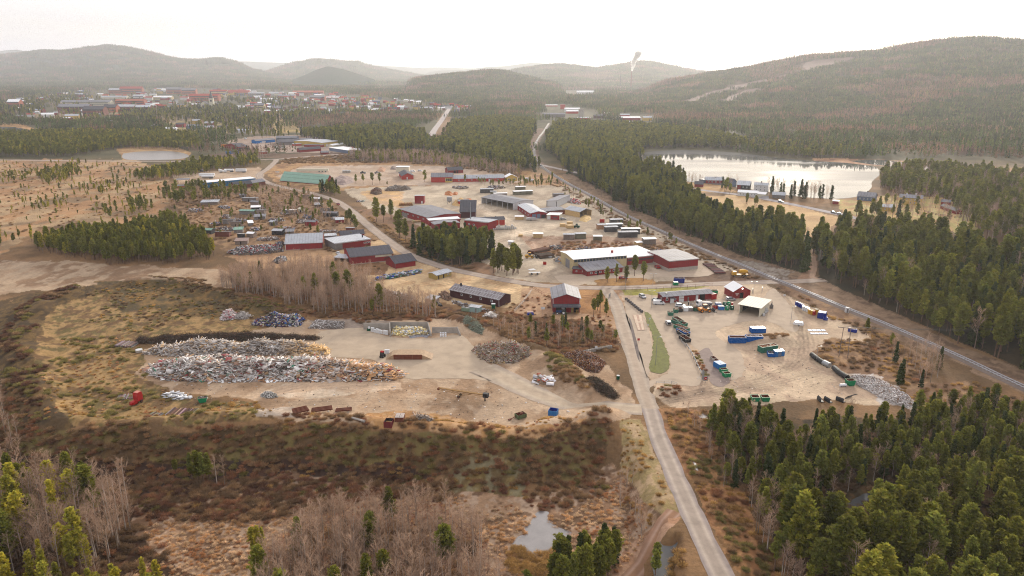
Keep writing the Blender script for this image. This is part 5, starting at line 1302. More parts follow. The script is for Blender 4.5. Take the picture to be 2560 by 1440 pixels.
# ---------------------------------------------------------------- vehicles
def heading(px, py, hx, hy):
 a, b = P(px, py), P(hx, hy)
 return math.atan2(b.y - a.y, b.x - a.x)
def wheel(m, x, y, r, w, mt_i=0): m.tube((x, y - w / 2, r), (x, y + w / 2, r), r, n=14, m=mt_i)
def wheels(e, pts, r, w, rim=GALV):
 for x, y in pts:
  m = MB(); wheel(m, x, y, r, w); t = m.build('wheel', TYRE, e)
  m = MB(); s = 1 if y > 0 else -1
  m.tube((x, y + s * (w / 2 - .02), r), (x, y + s * (w / 2 + .03), r), r * .58, n=10); m.build('rim', rim, t)
PROF = {
 'car': (4.4, 1.78, [(-2.2, .35), (2.15, .32), (2.2, .62), (1.95, .82), (1.05, .95), (-2.05, 1.0), (-2.22, .8)], [(-2.0, .96), (1.1, .92), (.35, 1.43), (-1.35, 1.46), (-1.85, 1.2)], .33, (1.38, -1.32)),
 'suv': (4.6, 1.86, [(-2.3, .4), (2.2, .36), (2.28, .75), (2.0, .95), (1.0, 1.06), (-2.2, 1.08), (-2.3, .9)], [(-2.15, 1.04), (1.05, 1.03), (.4, 1.62), (-1.75, 1.66), (-2.1, 1.4)], .36, (1.42, -1.38)),
 'van': (5.2, 1.95, [(-2.6, .38), (2.5, .34), (2.6, .75), (2.35, 1.05), (1.7, 1.25), (1.0, 1.95), (.5, 2.05), (-2.5, 2.05), (-2.6, 1.8)], [(1.75, 1.24), (1.05, 1.9), (.35, 1.92), (.3, 1.25)], .35, (1.7, -1.6)),
}
def car(label, px, py, hx, hy, kind='car', mt=None, group=None, name=None, cat='car', hatch=False):
 L, Wd, body, cab, r, ax = PROF[kind]
 e = empty(name or {'van': 'delivery_van'}.get(kind, 'parked_car'), label, {'van': 'van'}.get(kind, cat), P(px, py), heading(px, py, hx, hy), group)
 mt = mt or C_SILVER
 m = MB(); h = Wd / 2
 m.prism(body, -h, h)
 if kind != 'van':
  n = len(cab); b = len(m.v); k = 0.86
  for s in (-1, 1):
   for x, z in cab: m.v.append((x * 0.985, s * h * (0.97 if z < 1.1 else k), z))
  m.f.append(tuple(range(b, b + n))); m.f.append(tuple(range(b + 2 * n - 1, b + n - 1, -1)))
  for i in range(n):
   j = (i + 1) % n; m.f.append((b + i, b + n + i, b + n + j, b + j))
  m.m += [1] * 2 + [1 if (i in (1, n - 2 if not hatch else -1)) else 0 for i in range(n)]; m.c += [None] * (n + 2)
 m.build('body', [mt, GLASS], e)
 if kind == 'van':
  m = MB(); m.prism(cab, -h - .015, h + .015); m.build('cab_window', GLASS, e)
  m = MB(); m.box((-2.63, -.7, .55), (-2.59, .7, 1.85)); m.build('rear_door', mt, e)
 elif hatch:
  m = MB(); m.box((-L / 2 - .03, -.62, .6), (-L / 2 + .06, .62, 1.3)); m.build('open_boot', DARKM, e)
  m = MB(); T = Matrix.Translation((-L / 2 + .2, 0, 1.62)) @ Matrix.Rotation(.25, 4, 'Y'); m.box((-1.0, -.7, -.04), (0, .7, .04), T=T); m.build('tailgate', mt, e)
 wheels(e, [(x, s * (h - .08)) for x in ax for s in (-1, 1)], r, .22)
 for s in (-1, 1):
  m = MB(); m.box((L / 2 - .12, s * h * .72 - .16, .58), (L / 2 + .02, s * h * .72 + .16, .74)); m.build('headlight', WHT, e)
 return e
def loader(label, px, py, hx, hy, mt, s=1.0):
 e = empty('wheel_loader', label, 'wheel loader', P(px, py), heading(px, py, hx, hy)); e.scale = (s, s, s)
 m = MB()
 m.prism([(-3.0, .9), (-.4, .8), (-.4, 1.7), (-1.0, 2.0), (-2.7, 1.9), (-3.05, 1.6)], -1.1, 1.1)
 m.box((-.4, -.8, .8), (1.5, .8, 1.6)); m.build('chassis', mt, e)
 m = MB(); m.prism([(-1.0, 1.95), (.5, 1.65), (.6, 2.3), (.3, 3.15), (-.9, 3.15)], -.75, .75); cb = m.build('cab', GLASS, e)
 m = MB(); m.box((-1.1, -.85, 3.16), (.5, .85, 3.34)); m.build('cab_roof', mt, cb)
 m = MB()
 for y in (-.5, .5): m.prism([(1.0, 1.5), (2.0, 1.7), (3.5, .7), (3.5, .4), (2.0, 1.2), (1.0, 1.1)], y - .14, y + .14)
 m.build('lift_arm', BLKS, e)
 m = MB(); m.prism([(3.3, .1), (4.6, .05), (4.6, .15), (3.6, .3), (3.55, 1.1), (3.95, 1.45), (3.85, 1.55), (3.3, 1.2)], -1.35, 1.35); m.build('bucket', BLKS, e)
 wheels(e, [(x, y) for x in (1.3, -1.8) for y in (-1.05, 1.05)], .78, .6, mt)
 return e
def pole(name, label, px, py, h, cat, mt=GALV, lamp=0, group=None, r=.09, arm=1.2, lean=(0, 0)):
 e = empty(name, label, cat, P(px, py), 0, group)
 m = MB(); m.tube((0, 0, -.3), (lean[0], lean[1], h), r, r * .6, n=6); m.build('post', mt, e)
 if lamp:
  for s in ((1,) if lamp == 1 else (-1, 1)):
   m = MB(); m.tube((0, 0, h - .1), (s * arm, 0, h + .1), .05, n=5); m.box((s * arm - .35, -.14, h + .04), (s * arm + .35, .14, h + .16)); m.build('lamp_arm', mt, e)
 return e
def signpost(label, px, py, h, w, hh, mt, face=0.0, name='road_sign', pm=GALV, extra=None):
 e = empty(name, label, 'sign', P(px, py), face)
 m = MB(); m.tube((0, 0, -.2), (0, 0, h), .05, n=6); m.build('post', pm, e)
 m = MB(); m.box((-w / 2, -.1, h - hh), (w / 2, -.06, h)); bo = m.build('sign_board', mt, e)
 if extra: extra(bo, w, h, hh)
 return e
# ---------------------------------------------------------------- heaps and mounds
def np_boxes(C, Sz, R, col):
 """many little boxes: centres, half sizes, rotation matrices"""
 base = np.array([(-1, -1, -1), (1, -1, -1), (1, 1, -1), (-1, 1, -1), (-1, -1, 1), (1, -1, 1), (1, 1, 1), (-1, 1, 1)], float)
 V = (base[None] * Sz[:, None, :]) @ np.transpose(R, (0, 2, 1)) + C[:, None, :]
 f = np.array([(3, 2, 1, 0), (4, 5, 6, 7), (0, 1, 5, 4), (1, 2, 6, 5), (2, 3, 7, 6), (3, 0, 4, 7)])
 F = (f[None] + 8 * np.arange(len(C))[:, None, None]).reshape(-1, 4)
 return V.reshape(-1, 3), F, np.repeat(col, 6, 0)
def rotm(rng, n, tilt):
 a = rng.random(n) * 6.283; b = rng.normal(size=n) * tilt; c = rng.normal(size=n) * tilt
 ca, sa, cb, sb, cc, sc = np.cos(a), np.sin(a), np.cos(b), np.sin(b), np.cos(c), np.sin(c)
 R = np.zeros((n, 3, 3))
 R[:, 0] = np.stack([ca * cb, ca * sb * sc - sa * cc, ca * sb * cc + sa * sc], 1)
 R[:, 1] = np.stack([sa * cb, sa * sb * sc + ca * cc, sa * sb * cc - ca * sc], 1)
 R[:, 2] = np.stack([-sb, cb * sc, cb * cc], 1)
 return R
m_heap = M('scrap_pieces', attr=True, rough=0.9, var=0.22, scale=1.5)
def mound_z(x, y, W, H, slope, seed):
 d = dist_line(x, y, np.concatenate([W, W[:1]])) * (0.45 + 1.1 * vnoise(x / 4.5, y / 4.5, seed + 9))
 z = H * (1 - np.exp(-(d * slope / H) ** 1.15))
 return z * (0.45 + 0.4 * vnoise(x / 2.6, y / 2.6, seed) + 0.6 * vnoise(x / 7, y / 7, seed + 5)), d
def heap(name, label, poly, H, n, pal, sizes, seed, slope=0.95, tilt=0.45, basecol=(120, 100, 84), shade=None, kind='stuff', cat='heap', z0=0.0):
 """a mound of loose pieces; pal: [(weight, rgb)], sizes: [(weight, (half l, half w, half t))]"""
 rng = np.random.default_rng(seed)
 W = pline(poly); x0, y0 = W.min(0); x1, y1 = W.max(0)
 wl = [tuple(p) for p in W]
 st = max(0.5, (x1 - x0) / 110)
 gx, gy = np.meshgrid(np.arange(x0 - st, x1 + st, st), np.arange(y0 - st, y1 + st, st))
 ins = inpoly(gx, gy, wl)
 z, d = mound_z(gx, gy, W, H, slope, seed)
 gzz = gz(gx, gy)
 z = np.where(ins, z + gzz - 0.15, gzz - 0.3) + z0
 i = np.arange(gx.size).reshape(gx.shape)
 F = np.stack([i[:-1, :-1], i[:-1, 1:], i[1:, 1:], i[1:, :-1]], -1).reshape(-1, 4)
 k = ins.ravel()[F].any(1); F = F[k]
 V = np.stack([gx, gy, z], -1).reshape(-1, 3)
 bc = np.array(S(*basecol))[None] * (0.7 + 0.6 * rng.random(len(F)))[:, None]
 if n:
  m = int(n * 3.2)
  x, y = rng.uniform(x0, x1, m), rng.uniform(y0, y1, m)
  k = inpoly(x, y, wl); x, y = x[k][:n], y[k][:n]; n = len(x)
  zz, dd = mound_z(x, y, W, H, slope, seed)
  wt = np.array([s[0] for s in sizes], float); wt /= wt.sum()
  Sz = np.array([s[1] for s in sizes])[rng.choice(len(sizes), n, p=wt)] * rng.uniform(.6, 1.3, (n, 1))
  wp = np.array([p[0] for p in pal], float); wp /= wp.sum()
  col = np.array([S(*p[1]) for p in pal])[((rng.choice(len(pal), n, p=wp) + (vnoise(x / 5, y / 5, seed + 3) * 2 * len(pal)).astype(int) * (rng.random(n) < .35) % min(4, len(pal))) % len(pal))] * rng.uniform(.6, 1.25, (n, 1)) * (0.75 + 0.5 * vnoise(x / 8, y / 8, seed + 4))[:, None]
  if shade: col = shade(col, (x - x0) / (x1 - x0), (y - y0) / (y1 - y0), rng)
  C = np.stack([x, y, zz + gz(x, y) + rng.uniform(-.1, .25, n) + z0], 1)
  Vb, Fb, Cb = np_boxes(C, Sz, rotm(rng, n, tilt), np.clip(col * 1.22, 0, .88))
  o = np_mesh(name, np.concatenate([V, Vb]), np.concatenate([F, Fb + len(V)]), m_heap, fcol=np.clip(np.concatenate([bc, Cb]), 0, 1))
 else: o = np_mesh(name, V, F, m_heap, fcol=np.clip(bc, 0, 1), smooth=True)
 return tag(o, label, cat, kind=kind)
def brush(name, label, poly, H, n, pal, seed, L=1.3, wd=0.04):
 """a heap of loose branches"""
 rng = np.random.default_rng(seed); W = pline(poly); wl = [tuple(p) for p in W]
 x0, y0 = W.min(0); x1, y1 = W.max(0)
 x, y = rng.uniform(x0, x1, n * 4), rng.uniform(y0, y1, n * 4)
 k = inpoly(x, y, wl); x, y = x[k][:n], y[k][:n]; n = len(x)
 z, d = mound_z(x, y, W, H, 1.0, seed)
 c = np.stack([x, y, gz(x, y) + z * (0.55 + 0.45 * rng.random(n))], 1)
 dd = rng.normal(size=(n, 3)); dd[:, 2] *= .55; dd /= np.linalg.norm(dd, axis=1)[:, None]
 s = np.cross(dd, rng.normal(size=(n, 3))); s /= np.linalg.norm(s, axis=1)[:, None]
 l = L * rng.uniform(.4, 1.2, (n, 1)); w = wd * rng.uniform(.6, 1.6, (n, 1))
 V = np.stack([c - dd * l - s * w, c - dd * l + s * w, c + dd * l + s * w * .3, c + dd * l - s * w * .3], 1).reshape(-1, 3)
 col = np.array([S(*p) for p in pal])[rng.integers(0, len(pal), n)] * rng.uniform(.6, 1.3, (n, 1))
 st = 0.8
 gx, gy = np.meshgrid(np.arange(x0, x1, st), np.arange(y0, y1, st))
 zz, _ = mound_z(gx, gy, W, H, 1.0, seed); ins = inpoly(gx, gy, wl)
 i = np.arange(gx.size).reshape(gx.shape)
 F = np.stack([i[:-1, :-1], i[:-1, 1:], i[1:, 1:], i[1:, :-1]], -1).reshape(-1, 4); F = F[ins.ravel()[F].all(1)]
 Vg = np.stack([gx, gy, zz * .75 + gz(gx, gy)], -1).reshape(-1, 3)
 o = np_mesh(name, np.concatenate([Vg, V]), np.concatenate([F, np.arange(4 * n).reshape(-1, 4) + len(Vg)]), m_heap, fcol=np.clip(np.concatenate([np.tile(S(58, 44, 36), (len(F), 1)), col]), 0, 1))
 return tag(o, label, 'heap', kind='stuff')
def logs(label, A, B, H, length, col, seed, r=.16, name='log_pile', kind='stuff', rows=None):
 """logs laid side by side from A to B, running away from A-B"""
 a, u, n, L, d, rz = frame(A, B, length)
 e = MB(); rg = random.Random(seed)
 k = int(L / (2 * r)); lv = rows or max(1, int(H / (r * 1.75)))
 for j in range(lv):
  for i in range(k - j):
   x = r + i * 2 * r + j * r + rg.uniform(-.04, .04)
   y0 = rg.uniform(-.35, .35); c = [v * rg.uniform(.7, 1.25) for v in S(*rg.choice(col))]
   e.tube((x, y0, r + j * r * 1.75), (x + rg.uniform(-.1, .1), d + y0 + rg.uniform(-.4, .3), r + j * r * 1.75), r * rg.uniform(.8, 1.05), n=6, c=tuple(c))
 o = e.build(name, m_heap); o.location = a; o.rotation_euler = (0, 0, rz)
 return tag(o, label, 'log pile', kind=kind)
# ================================================================ buildings near the crossroads
bld('warehouse', 'long beige hall with frosted white roof and high window band', 'warehouse', (1433, 678), (1566, 667), (1399, 657), 6.3, 'gx', 0.9, BEI, R_WHT,
 [('window_band', 'f', .01, .99, 4.7, 6.0, GLASS, BEI), ('door', 'l', .28, .6, 0, 4.6, R_GRY), ('chimney', .8, .3, .5, 1.2, RED), ('foundation', 'f', 0, 1, -.3, .5, CONC)])
bld('annex', 'low flat red annex in front of the beige hall', 'annex', (1431, 684), (1467, 686), 5, 2.6, 'flat', 0, RED, R_DRK, windows('f', 2, 1.0, 1.9, .1))
bld('annex', 'red office wing with sloping grey roof against the beige hall', 'annex', (1467, 691), (1556, 680), 9, 2.8, 'sf', 2.0, RED, R_GRY, windows('f', 7, 1.0, 2.0, .06) + [('door', 'f', .28, .32, 0, 2.1, DARKM)])
bld('workshop', 'red middle hall with white roof between beige hall and grey roofed hall', 'workshop', (1568, 667), (1645, 659), (1553, 640), 5.0, 'flat', 0, RED, R_WHT, [('window_band', 'f', .02, .98, 3.0, 3.9, GLASS, RED), ('foundation', 'f', 0, 1, -.3, .9, CONC)])
bld('warehouse', 'big red hall with wide flat grey roof on concrete base', 'warehouse', (1671, 679), (1744, 672), (1632, 652), 5.6, 'gx', 0.5, RED, R_GRY, [('foundation', 'f', 0, 1, -.3, 1.7, CONC), ('foundation', 'l', 0, 1, -.3, 1.6, CONC)])
bld('barn', 'tall red barn with grey gable roof and open tractor bays', 'barn', (1382, 781), (1449, 781), 16, 6.4, 'gy', 1.9, RED, R_GRY,
 [('gutter', 'f', 0, 1, 3.75, 3.9, R_DRK, 3.6), ('bay', 'f', .12, .3, 0, 2.9, DARKM), ('bay', 'f', .36, .5, 0, 2.9, DARKM), ('bay', 'f', .78, .97, 0, 3, DARKM), ('door', 'f', .69, .765, 0, 2.9, OCH), ('awning', 'f', -.02, 1.02, 3.55, 3.7, R_DRK, 4.2),
  ('corner_trim', 'f', 0, .015, 3.9, 6.3, WHT, .08), ('corner_trim', 'f', .985, 1, 3.9, 6.3, WHT, .08)], over=.6)
bld('shed', 'long black brown shed with patched sheet roof', 'shed', (1125, 742), (1247, 768), (1277, 755), 3.5, 'gx', 1.7, DRED, R_PATCH,
 [W_('f', .23, .27, 1.7, 2.7), W_('f', .42, .46, 1.7, 2.7), W_('f', .62, .66, 1.7, 2.7), W_('f', .84, .88, 1.7, 2.7), ('chimney', .13, .42, .3, 1.2, BLKS), ('corner_trim', 'r', 0, .02, 0, 3.4, WHT, .05)], over=.5)
bld('garage', 'small ochre garage with pale roof on the sandy yard', 'garage', (1092, 700), (1129, 690), (1069, 695), 2.4, 'gx', .8, OCH, R_PAL, [('door', 'f', .1, .16, 0, 2, DARKM), ('door', 'f', .42, .5, 0, 2, DARKM), W_('f', .72, .84, 1.1, 1.8), ('foundation', 'f', 0, 1, -.3, .2, CONC)])
bld('barn', 'red barn with pale ribbed roof beside the scrap rows', 'barn', (714, 626), (806, 622), (702, 606), 3.9, 'gx', 3.4, RED, R_PAL, [('foundation', 'f', 0, 1, -.3, .3, CONC), ('corner_trim', 'f', 0, .012, 0, 3.8, WHT), ('door', 'f', .4, .52, 0, 2.6, RED, .08)])
bld('workshop', 'flat roofed red and grey workshop with three white windows', 'workshop', (839, 626), (927, 614), (830, 610), 4.0, 'flat', 0, RED, R_PAL, [('panel', 'f', 0, .2, 0, 3.6, GRY), W_('f', .8, .86, 1.8, 2.7), W_('f', .87, .93, 1.8, 2.7), W_('f', .94, .99, 1.8, 2.7), ('chimney', .9, .4, .3, 1.4, BLKS), ('panel', 'l', 0, 1, 0, 3.7, GRY)])
bld('shed', 'dark roofed red shed behind the flat roofed workshop', 'shed', (852, 600), (911, 596), 9, 3.2, 'gx', 1.6, RED, R_DRK)
bld('shed', 'low pale roofed lean-to beside the flat roofed workshop', 'shed', (813, 600), (842, 598), 7, 2.4, 'flat', 0, OLDW, R_PAL)
bld('barn', 'long dark roofed red barn with cream stripe behind bare birches', 'barn', (878, 662), (982, 652), (862, 641), 4.4, 'gx', 2.4, RED, R_DRK, [('panel', 'f', .58, .98, 2.9, 3.9, CRM), ('foundation', 'f', 0, 1, -.3, .4, CONC)], over=.6)
bld('barn', 'smaller red barn with grey roof nearest the road bend', 'barn', (989, 672), (1039, 664), (965, 660), 3.0, 'gx', 2.6, RED, R_DRK, [('door', 'l', .35, .65, 0, 2.4, RED, .1)], over=.6)
bld('lean_to', 'sagging lean-to roof against the long red barn', 'shed', (836, 652), (868, 655), 6, 2.0, 'sf', .5, OLDW, R_PAL, open_='f')
# recycling centre
off = bld('office', 'long red recycling office with low grey roof and white porch', 'office', (1658, 758), (1778, 749), (1642, 748), 3.2, 'gx', .8, RED, R_GRY,
 [W_('f', .05, .1, 1.0, 2.1), W_('f', .215, .26, 1.0, 2.0), ('porch', 'f', .135, .195, 0, 2.3, WHT, 1.1), ('porch_roof', 'f', .115, .215, 2.35, 2.5, R_DRK, 1.7), ('garage_door', 'f', .32, .42, 0, 1.4, WHT), ('garage_door', 'f', .32, .42, 1.6, 2.9, WHT),
  ('door', 'f', .67, .72, 0, 2.6, WHT, .1), ('door', 'f', .5, .53, 0, 2.1, GRY), ('bay', 'f', .75, .86, 0, 2.9, DARKM), ('door_sign', 'f', .055, .095, 2.3, 2.8, WHT), W_('l', .3, .45, 1, 2), ('roof_edge', 'l', 0, 1, 3.0, 3.3, WHT), ('foundation', 'f', 0, 1, -.3, .12, CONC, .1), ('chimney', .09, .3, .35, .35, GALV)], over=.7)
skip('shipping_container', 'short red shipping container at the end of the recycling office', (1779, 750), (1791, 748), 4, 2.5, C_REDP, lid=C_REDP, cat='container')
hall = bld('hall', 'red hall with snow white gable roof and open dark doorway', 'hall', (1832, 747), (1875, 744), (1800, 735), 3.5, 'gy', 2.4, RED, R_WHT, [('doorway', 'f', .38, .6, 0, 2.7, DARKM), ('door_frame', 'f', .61, .63, 0, 2.8, RED2, .1)], over=.35)
m_lamp = bpy.data.materials.new('lit_lamp'); m_lamp.use_nodes = True
_b = m_lamp.node_tree.nodes['Principled BSDF']; _b.inputs['Emission Color'].default_value = (1, .86, .62, 1); _b.inputs['Emission Strength'].default_value = 6
a_, u_, n_, L_, d_, rz_ = frame((1832, 747), (1875, 744), (1800, 735))
m = MB(); m.tube((L_ * .5, -.1, 4.75), (L_ * .5, -.35, 4.65), .28, .34, n=10); m.build('lamp', m_lamp, hall)
m = MB()      # white wall lettering, too small in the photograph to read: one long line over a short tapering block
for i in range(9): m.box((L_ * .13 + i * .19, -.05, 2.35), (L_ * .13 + i * .19 + .14, -.02, 2.58))
for j in range(3):
 for i in range(7 - j * 2): m.box((L_ * .15 + j * .19 + i * .19, -.05, 1.95 - j * .27), (L_ * .15 + j * .19 + i * .19 + .13, -.02, 2.1 - j * .27))
m.build('lettering', WHT, hall)
bld('carport', 'cream white open shelter with sloping roof at the recycling yard', 'shelter', (1847, 783), (1898, 793), (1919, 775), 4.1, 'sf', .5, CRM, M('cream_sheet_roof', S(252, 246, 226, .78), seam=1.2, var=.05, spec=.06), [('shade_panel', 'b', .02, .98, 0, 3.9, DARKM, -.3), ('shade_panel', 'r', .03, .98, 0, 3.9, DARKM, -.3), ('shade_panel', 'l', .3, .98, 0, 3.9, DARKM, -.3)], over=.7, open_='f')  # dark panels added inside the walls stand in for the shelter's interior shade
# sawmill
bld('sawmill', 'wide red sawmill building with two toned low gable roof', 'sawmill', (1070, 561), (1152, 550), (1044, 532), 4.6, 'gy', 1.0, RED, R_GRY, windows('l', 5, 2.4, 3.2, .05) + [('door', 'l', .7, .9, 0, 3, GRY)])
bld('annex', 'red sawmill wing with frosted white flat roof', 'annex', (1074, 566), (1150, 561), 7, 4.0, 'flat', 0, RED, R_WHT)
bld('annex', 'red sawmill wing with dull grey gable roof behind the pines', 'annex', (1087, 575), (1150, 570), 9, 3.6, 'gy', 1.0, RED, R_GRY)
bld('boiler_house', 'tall dark red block with pale flat roof beside white tanks', 'workshop', (1161, 572), (1221, 579), 11, 6.0, 'flat', 0, RED, R_PAL, [('foundation', 'f', .4, 1, -.3, .9, CONC)] + windows('f', 2, 3.0, 4.0, .08, .1, .5))
bld('kiln', 'red drying kiln with dark roof and pale door frames', 'kiln', (1195, 565), (1262, 562), 9, 3.8, 'gx', 1.2, RED2, R_DRK, [('post', 'f', .19, .21, 0, 3.6, CRM), ('post', 'f', .48, .5, 0, 3.6, CRM), ('post', 'f', .77, .79, 0, 3.6, CRM), ('chimney', .3, .4, .35, .8, GALV), ('chimney', .7, .4, .35, .8, GALV)])
bld('silo_house', 'steep dark roofed sawdust house behind the chimney', 'shed', (1150, 545), (1189, 545), 12, 4.5, 'sf', 6.0, DRED, R_DRK)
ch = pole('chimney_stack', 'tall steel chimney stack rising from the red block', 1177, 570, 17, 'chimney', GALV, r=.5)
bld('shed', 'red tower shed with grey roof on the log yard', 'shed', (1037, 509), (1060, 509), 9, 5.4, 'sb', .8, RED, R_PAL, [('door', 'f', .7, .85, 0, 2, WHT)])
bld('shed', 'small orange red shed in front of sawdust heap', 'shed', (1147, 514), (1175, 513), 7, 3.2, 'flat', 0, RED2, R_GRY)
bld('timber_shed', 'wide grey roofed timber shed open along its side', 'timber shed', (1283, 525), (1333, 517), (1236, 504), 4.9, 'gy', 1.2, WHT, R_GRY, [('post', 'f', .29, .31, 0, 4.8, BLKS)], open_='l')
bld('timber_shed', 'narrow grey roofed timber shed with white end wall', 'timber shed', (1366, 516), (1392, 518), (1329, 496), 4.3, 'sl', .8, WHT, R_GRY, [('post', 'f', .02, .08, 0, 4.2, BLKS), ('post', 'f', .92, .98, 0, 4.4, BLKS)], open_='l')
bld('workshop', 'red workshop with blue grey doors and pale gable roof', 'workshop', (1326, 547), (1366, 545), (1300, 525), 3.9, 'gy', 1.2, RED, R_PAL, [('garage_door', 'f', .1, .36, 0, 3.2, SBLU), ('garage_door', 'f', .4, .62, 0, 3.2, SBLU), ('bay', 'f', .68, .95, 0, 2.6, DARKM)] + windows('l', 4, 1.2, 2.2, .06))
bld('annex', 'small red and cream annex with bright white roof', 'annex', (1367, 548), (1398, 550), 8, 3.2, 'sl', .4, CRM, R_WHT, [('panel', 'f', .3, 1, 0, 3.1, RED), ('garage_door', 'f', .05, .25, 0, 2.2, WHT, .1), W_('f', .5, .85, 1, 2)])
bld('workshop', 'long low grey roof joining workshop and timber sheds', 'workshop', (1362, 540), (1412, 535), 12, 3.4, 'gx', 1.0, BRN, R_GRY)
bld('chip_shed', 'pale timber shed spilling wood chips from its open end', 'chip shed', (1449, 544), (1479, 539), (1425, 534), 4.0, 'gy', 1.8, WOOD, R_PAL, [], open_='f')
# gravel yard and northern workshops
bld('workshop', 'bright red workshop with grey roof and yellow window bay', 'workshop', (1078, 456), (1131, 456), 12, 5.2, 'gx', 3.0, RED2, R_GRY, [('panel', 'f', .66, 1, 0, 4.2, YEL), ('window_band', 'f', .68, .98, 1.4, 3.6, GLASS, WHT)])
bld('workshop', 'long low red workshop with pale blue grey roof', 'workshop', (1131, 455), (1260, 453), 10, 3.2, 'gx', 2.6, RED2, R_PAL, windows('f', 7, 1.1, 2.2, .025) + [('door', 'f', .7, .73, 0, 2.2, WHT)])
bld('barn', 'red barn behind the long red workshop', 'barn', (1121, 434), (1158, 432), 11, 3.4, 'gx', 2.4, RED, R_DRK, [('bay', 'f', .35, .5, 0, 2.8, DARKM), ('bay', 'f', .56, .66, 0, 2.8, DARKM)])
bld('container_house', 'pale cream box hall behind grey roofed red shed', 'hall', (990, 430), (1022, 430), 9, 5.0, 'flat', 0, CRM, R_WHT)
bld('barn', 'bright red gable barn with dark ribbed roof', 'barn', (1005, 449), (1034, 448), (988, 440), 3.6, 'gy', 2.4, RED2, R_DRK, [('door', 'f', .4, .5, 0, 2.2, WHT)], over=.7)
bld('house', 'small yellow gable house with white roof by the railway', 'house', (1265, 453), (1293, 452), 9, 3.6, 'gy', 2.6, YEL, R_WHT, [W_('f', .15, .35, 1.2, 2.4), W_('f', .6, .85, 1.2, 2.4)])
bld('quonset_hall', 'pale green hall with steep curved roof and red end', 'storage hall', (813, 463), (838, 458), (742, 446), 1.0, 'gy', 7.6, RED, R_GRN, [('doorway', 'f', .35, .62, 0, 3.6, DARKM)], over=.3)
bld('factory', 'long bright blue factory with white roof', 'factory', (512, 470), (640, 458), 13, 4.6, 'flat', 0, BLU, R_WHT, [('window_band', 'f', .05, .98, 2.4, 3.0, GLASS, BEI), ('roof_edge', 'f', 0, 1, 4.0, 4.6, BLU, .25)], over=.2)
bld('shed', 'brown boarded shed with dark roof before the blue factory', 'shed', (586, 472), (631, 468), 9, 3.4, 'gx', 2.2, BRN, R_DRK)
bld('shed', 'second brown shed joined at the end of the dark roofed shed', 'shed', (631, 467), (664, 462), 9, 3.4, 'gx', 2.0, BRN, R_GRY)
bld('frame_shelter', 'open steel frame shelter with flat grey roof', 'shelter', (441, 462), (472, 461), 9, 4.4, 'flat', 0, RUST, R_GRY, [], open_='flrb')
bld('shed', 'low orange boarded shed below the steel frame shelter', 'shed', (440, 470), (478, 469), 5, 1.9, 'flat', 0, R_ORG, R_GRY)
# industrial estate beyond the bog road
for A, B, D, h, rf, ri, w, r, nm, lab, ft in [
 ((596, 374), (621, 372), (578, 368), 3.6, 'gx', 3.2, RED, R_DRK, 'barn', 'red gabled barn with dark roof beside orange container', []),
 ((594, 377), (613, 378), 8, 3.2, 'sl', .8, BLK, R_DRK, 'shed', 'low black shed in front of the red gabled barn', []),
 ((640, 359), (688, 355), 11, 3.8, 'gx', 1.8, paint('vivid_blue', 24, 120, 196), R_GRY, 'workshop', 'vivid blue workshop with grey roof', [('door', 'f', .3, .5, 0, 2.4, WHT)]),
 ((690, 350), (742, 350), 12, 3.4, 'gx', 2.2, SBLU, R_GRY, 'warehouse', 'grey blue warehouse with columned front', [('window_band', 'f', .05, .95, .8, 2.6, GLASS, WHT)]),
 ((697, 363), (752, 361), (685, 357), 3.8, 'gx', 2.4, GRY, R_DRK, 'warehouse', 'dark grey gabled warehouse in the industrial estate', []),
 ((752, 357), (782, 356), 12, 3.8, 'gx', 2.0, SBLU, R_GRY, 'warehouse', 'pale slate gabled warehouse behind the yellow hall', []),
 ((806, 367), (850, 362), (773, 358), 5.4, 'gx', 1.0, YEL, R_PAL, 'warehouse', 'large yellow warehouse in the industrial estate', [('door', 'f', .2, .3, 0, 3, WHT)]),
 ((734, 365), (754, 364), 7, 2.8, 'flat', 0, RED2, R_PAL, 'shed', 'flat red shed beside the dark grey warehouse', []),
 ((760, 367), (805, 368), 7, 3.0, 'flat', 0, RED, R_GRY, 'shed', 'long red shed in front of the yellow warehouse', []),
 ((750, 381), (803, 377), 9, 3.2, 'gx', 2.4, RED, R_DRK, 'barn', 'dark roofed red barn on the edge of the bog road', []),
 ((804, 386), (822, 385), 6, 2.4, 'gx', 1.6, RED, R_GRY, 'hut', 'tiny red hut with grey roof near the bog road', []),
 ((832, 369), (870, 364), 9, 3.0, 'gx', 1.4, CRM, R_WHT, 'shed', 'white roofed shed behind the slate blue office', []),
 ((871, 384), (908, 381), (858, 374), 4.0, 'flat', 0, SBLU, R_WHT, 'office', 'slate blue office with white roof and five windows', windows('f', 5, 1.4, 2.6, .08) + [('chimney', .85, .4, .5, 2, R_RED)]),
 ((566, 385), (598, 383), 3, 2.6, 'flat', 0, C_LBLUE, C_LBLUE, 'site_cabin', 'pale blue site cabin below the red gabled barn', []),
 ((553, 367), (578, 366), 3, 2.6, 'flat', 0, C_ORANGE, C_ORANGE, 'container', 'orange container beside the red gabled barn', []),
 ((648, 385), (668, 384), 3, 2.4, 'flat', 0, C_REDP, C_WHITE, 'container', 'red container in the brush beside the bog road', []),
 ((694, 371), (712, 370), 5, 2.6, 'flat', 0, WHT, R_PAL, 'kiosk', 'little white kiosk with flat canopy', [])]:
 bld(nm, lab, nm.replace('_', ' '), A, B, D, h, rf, ri, w, r, ft)
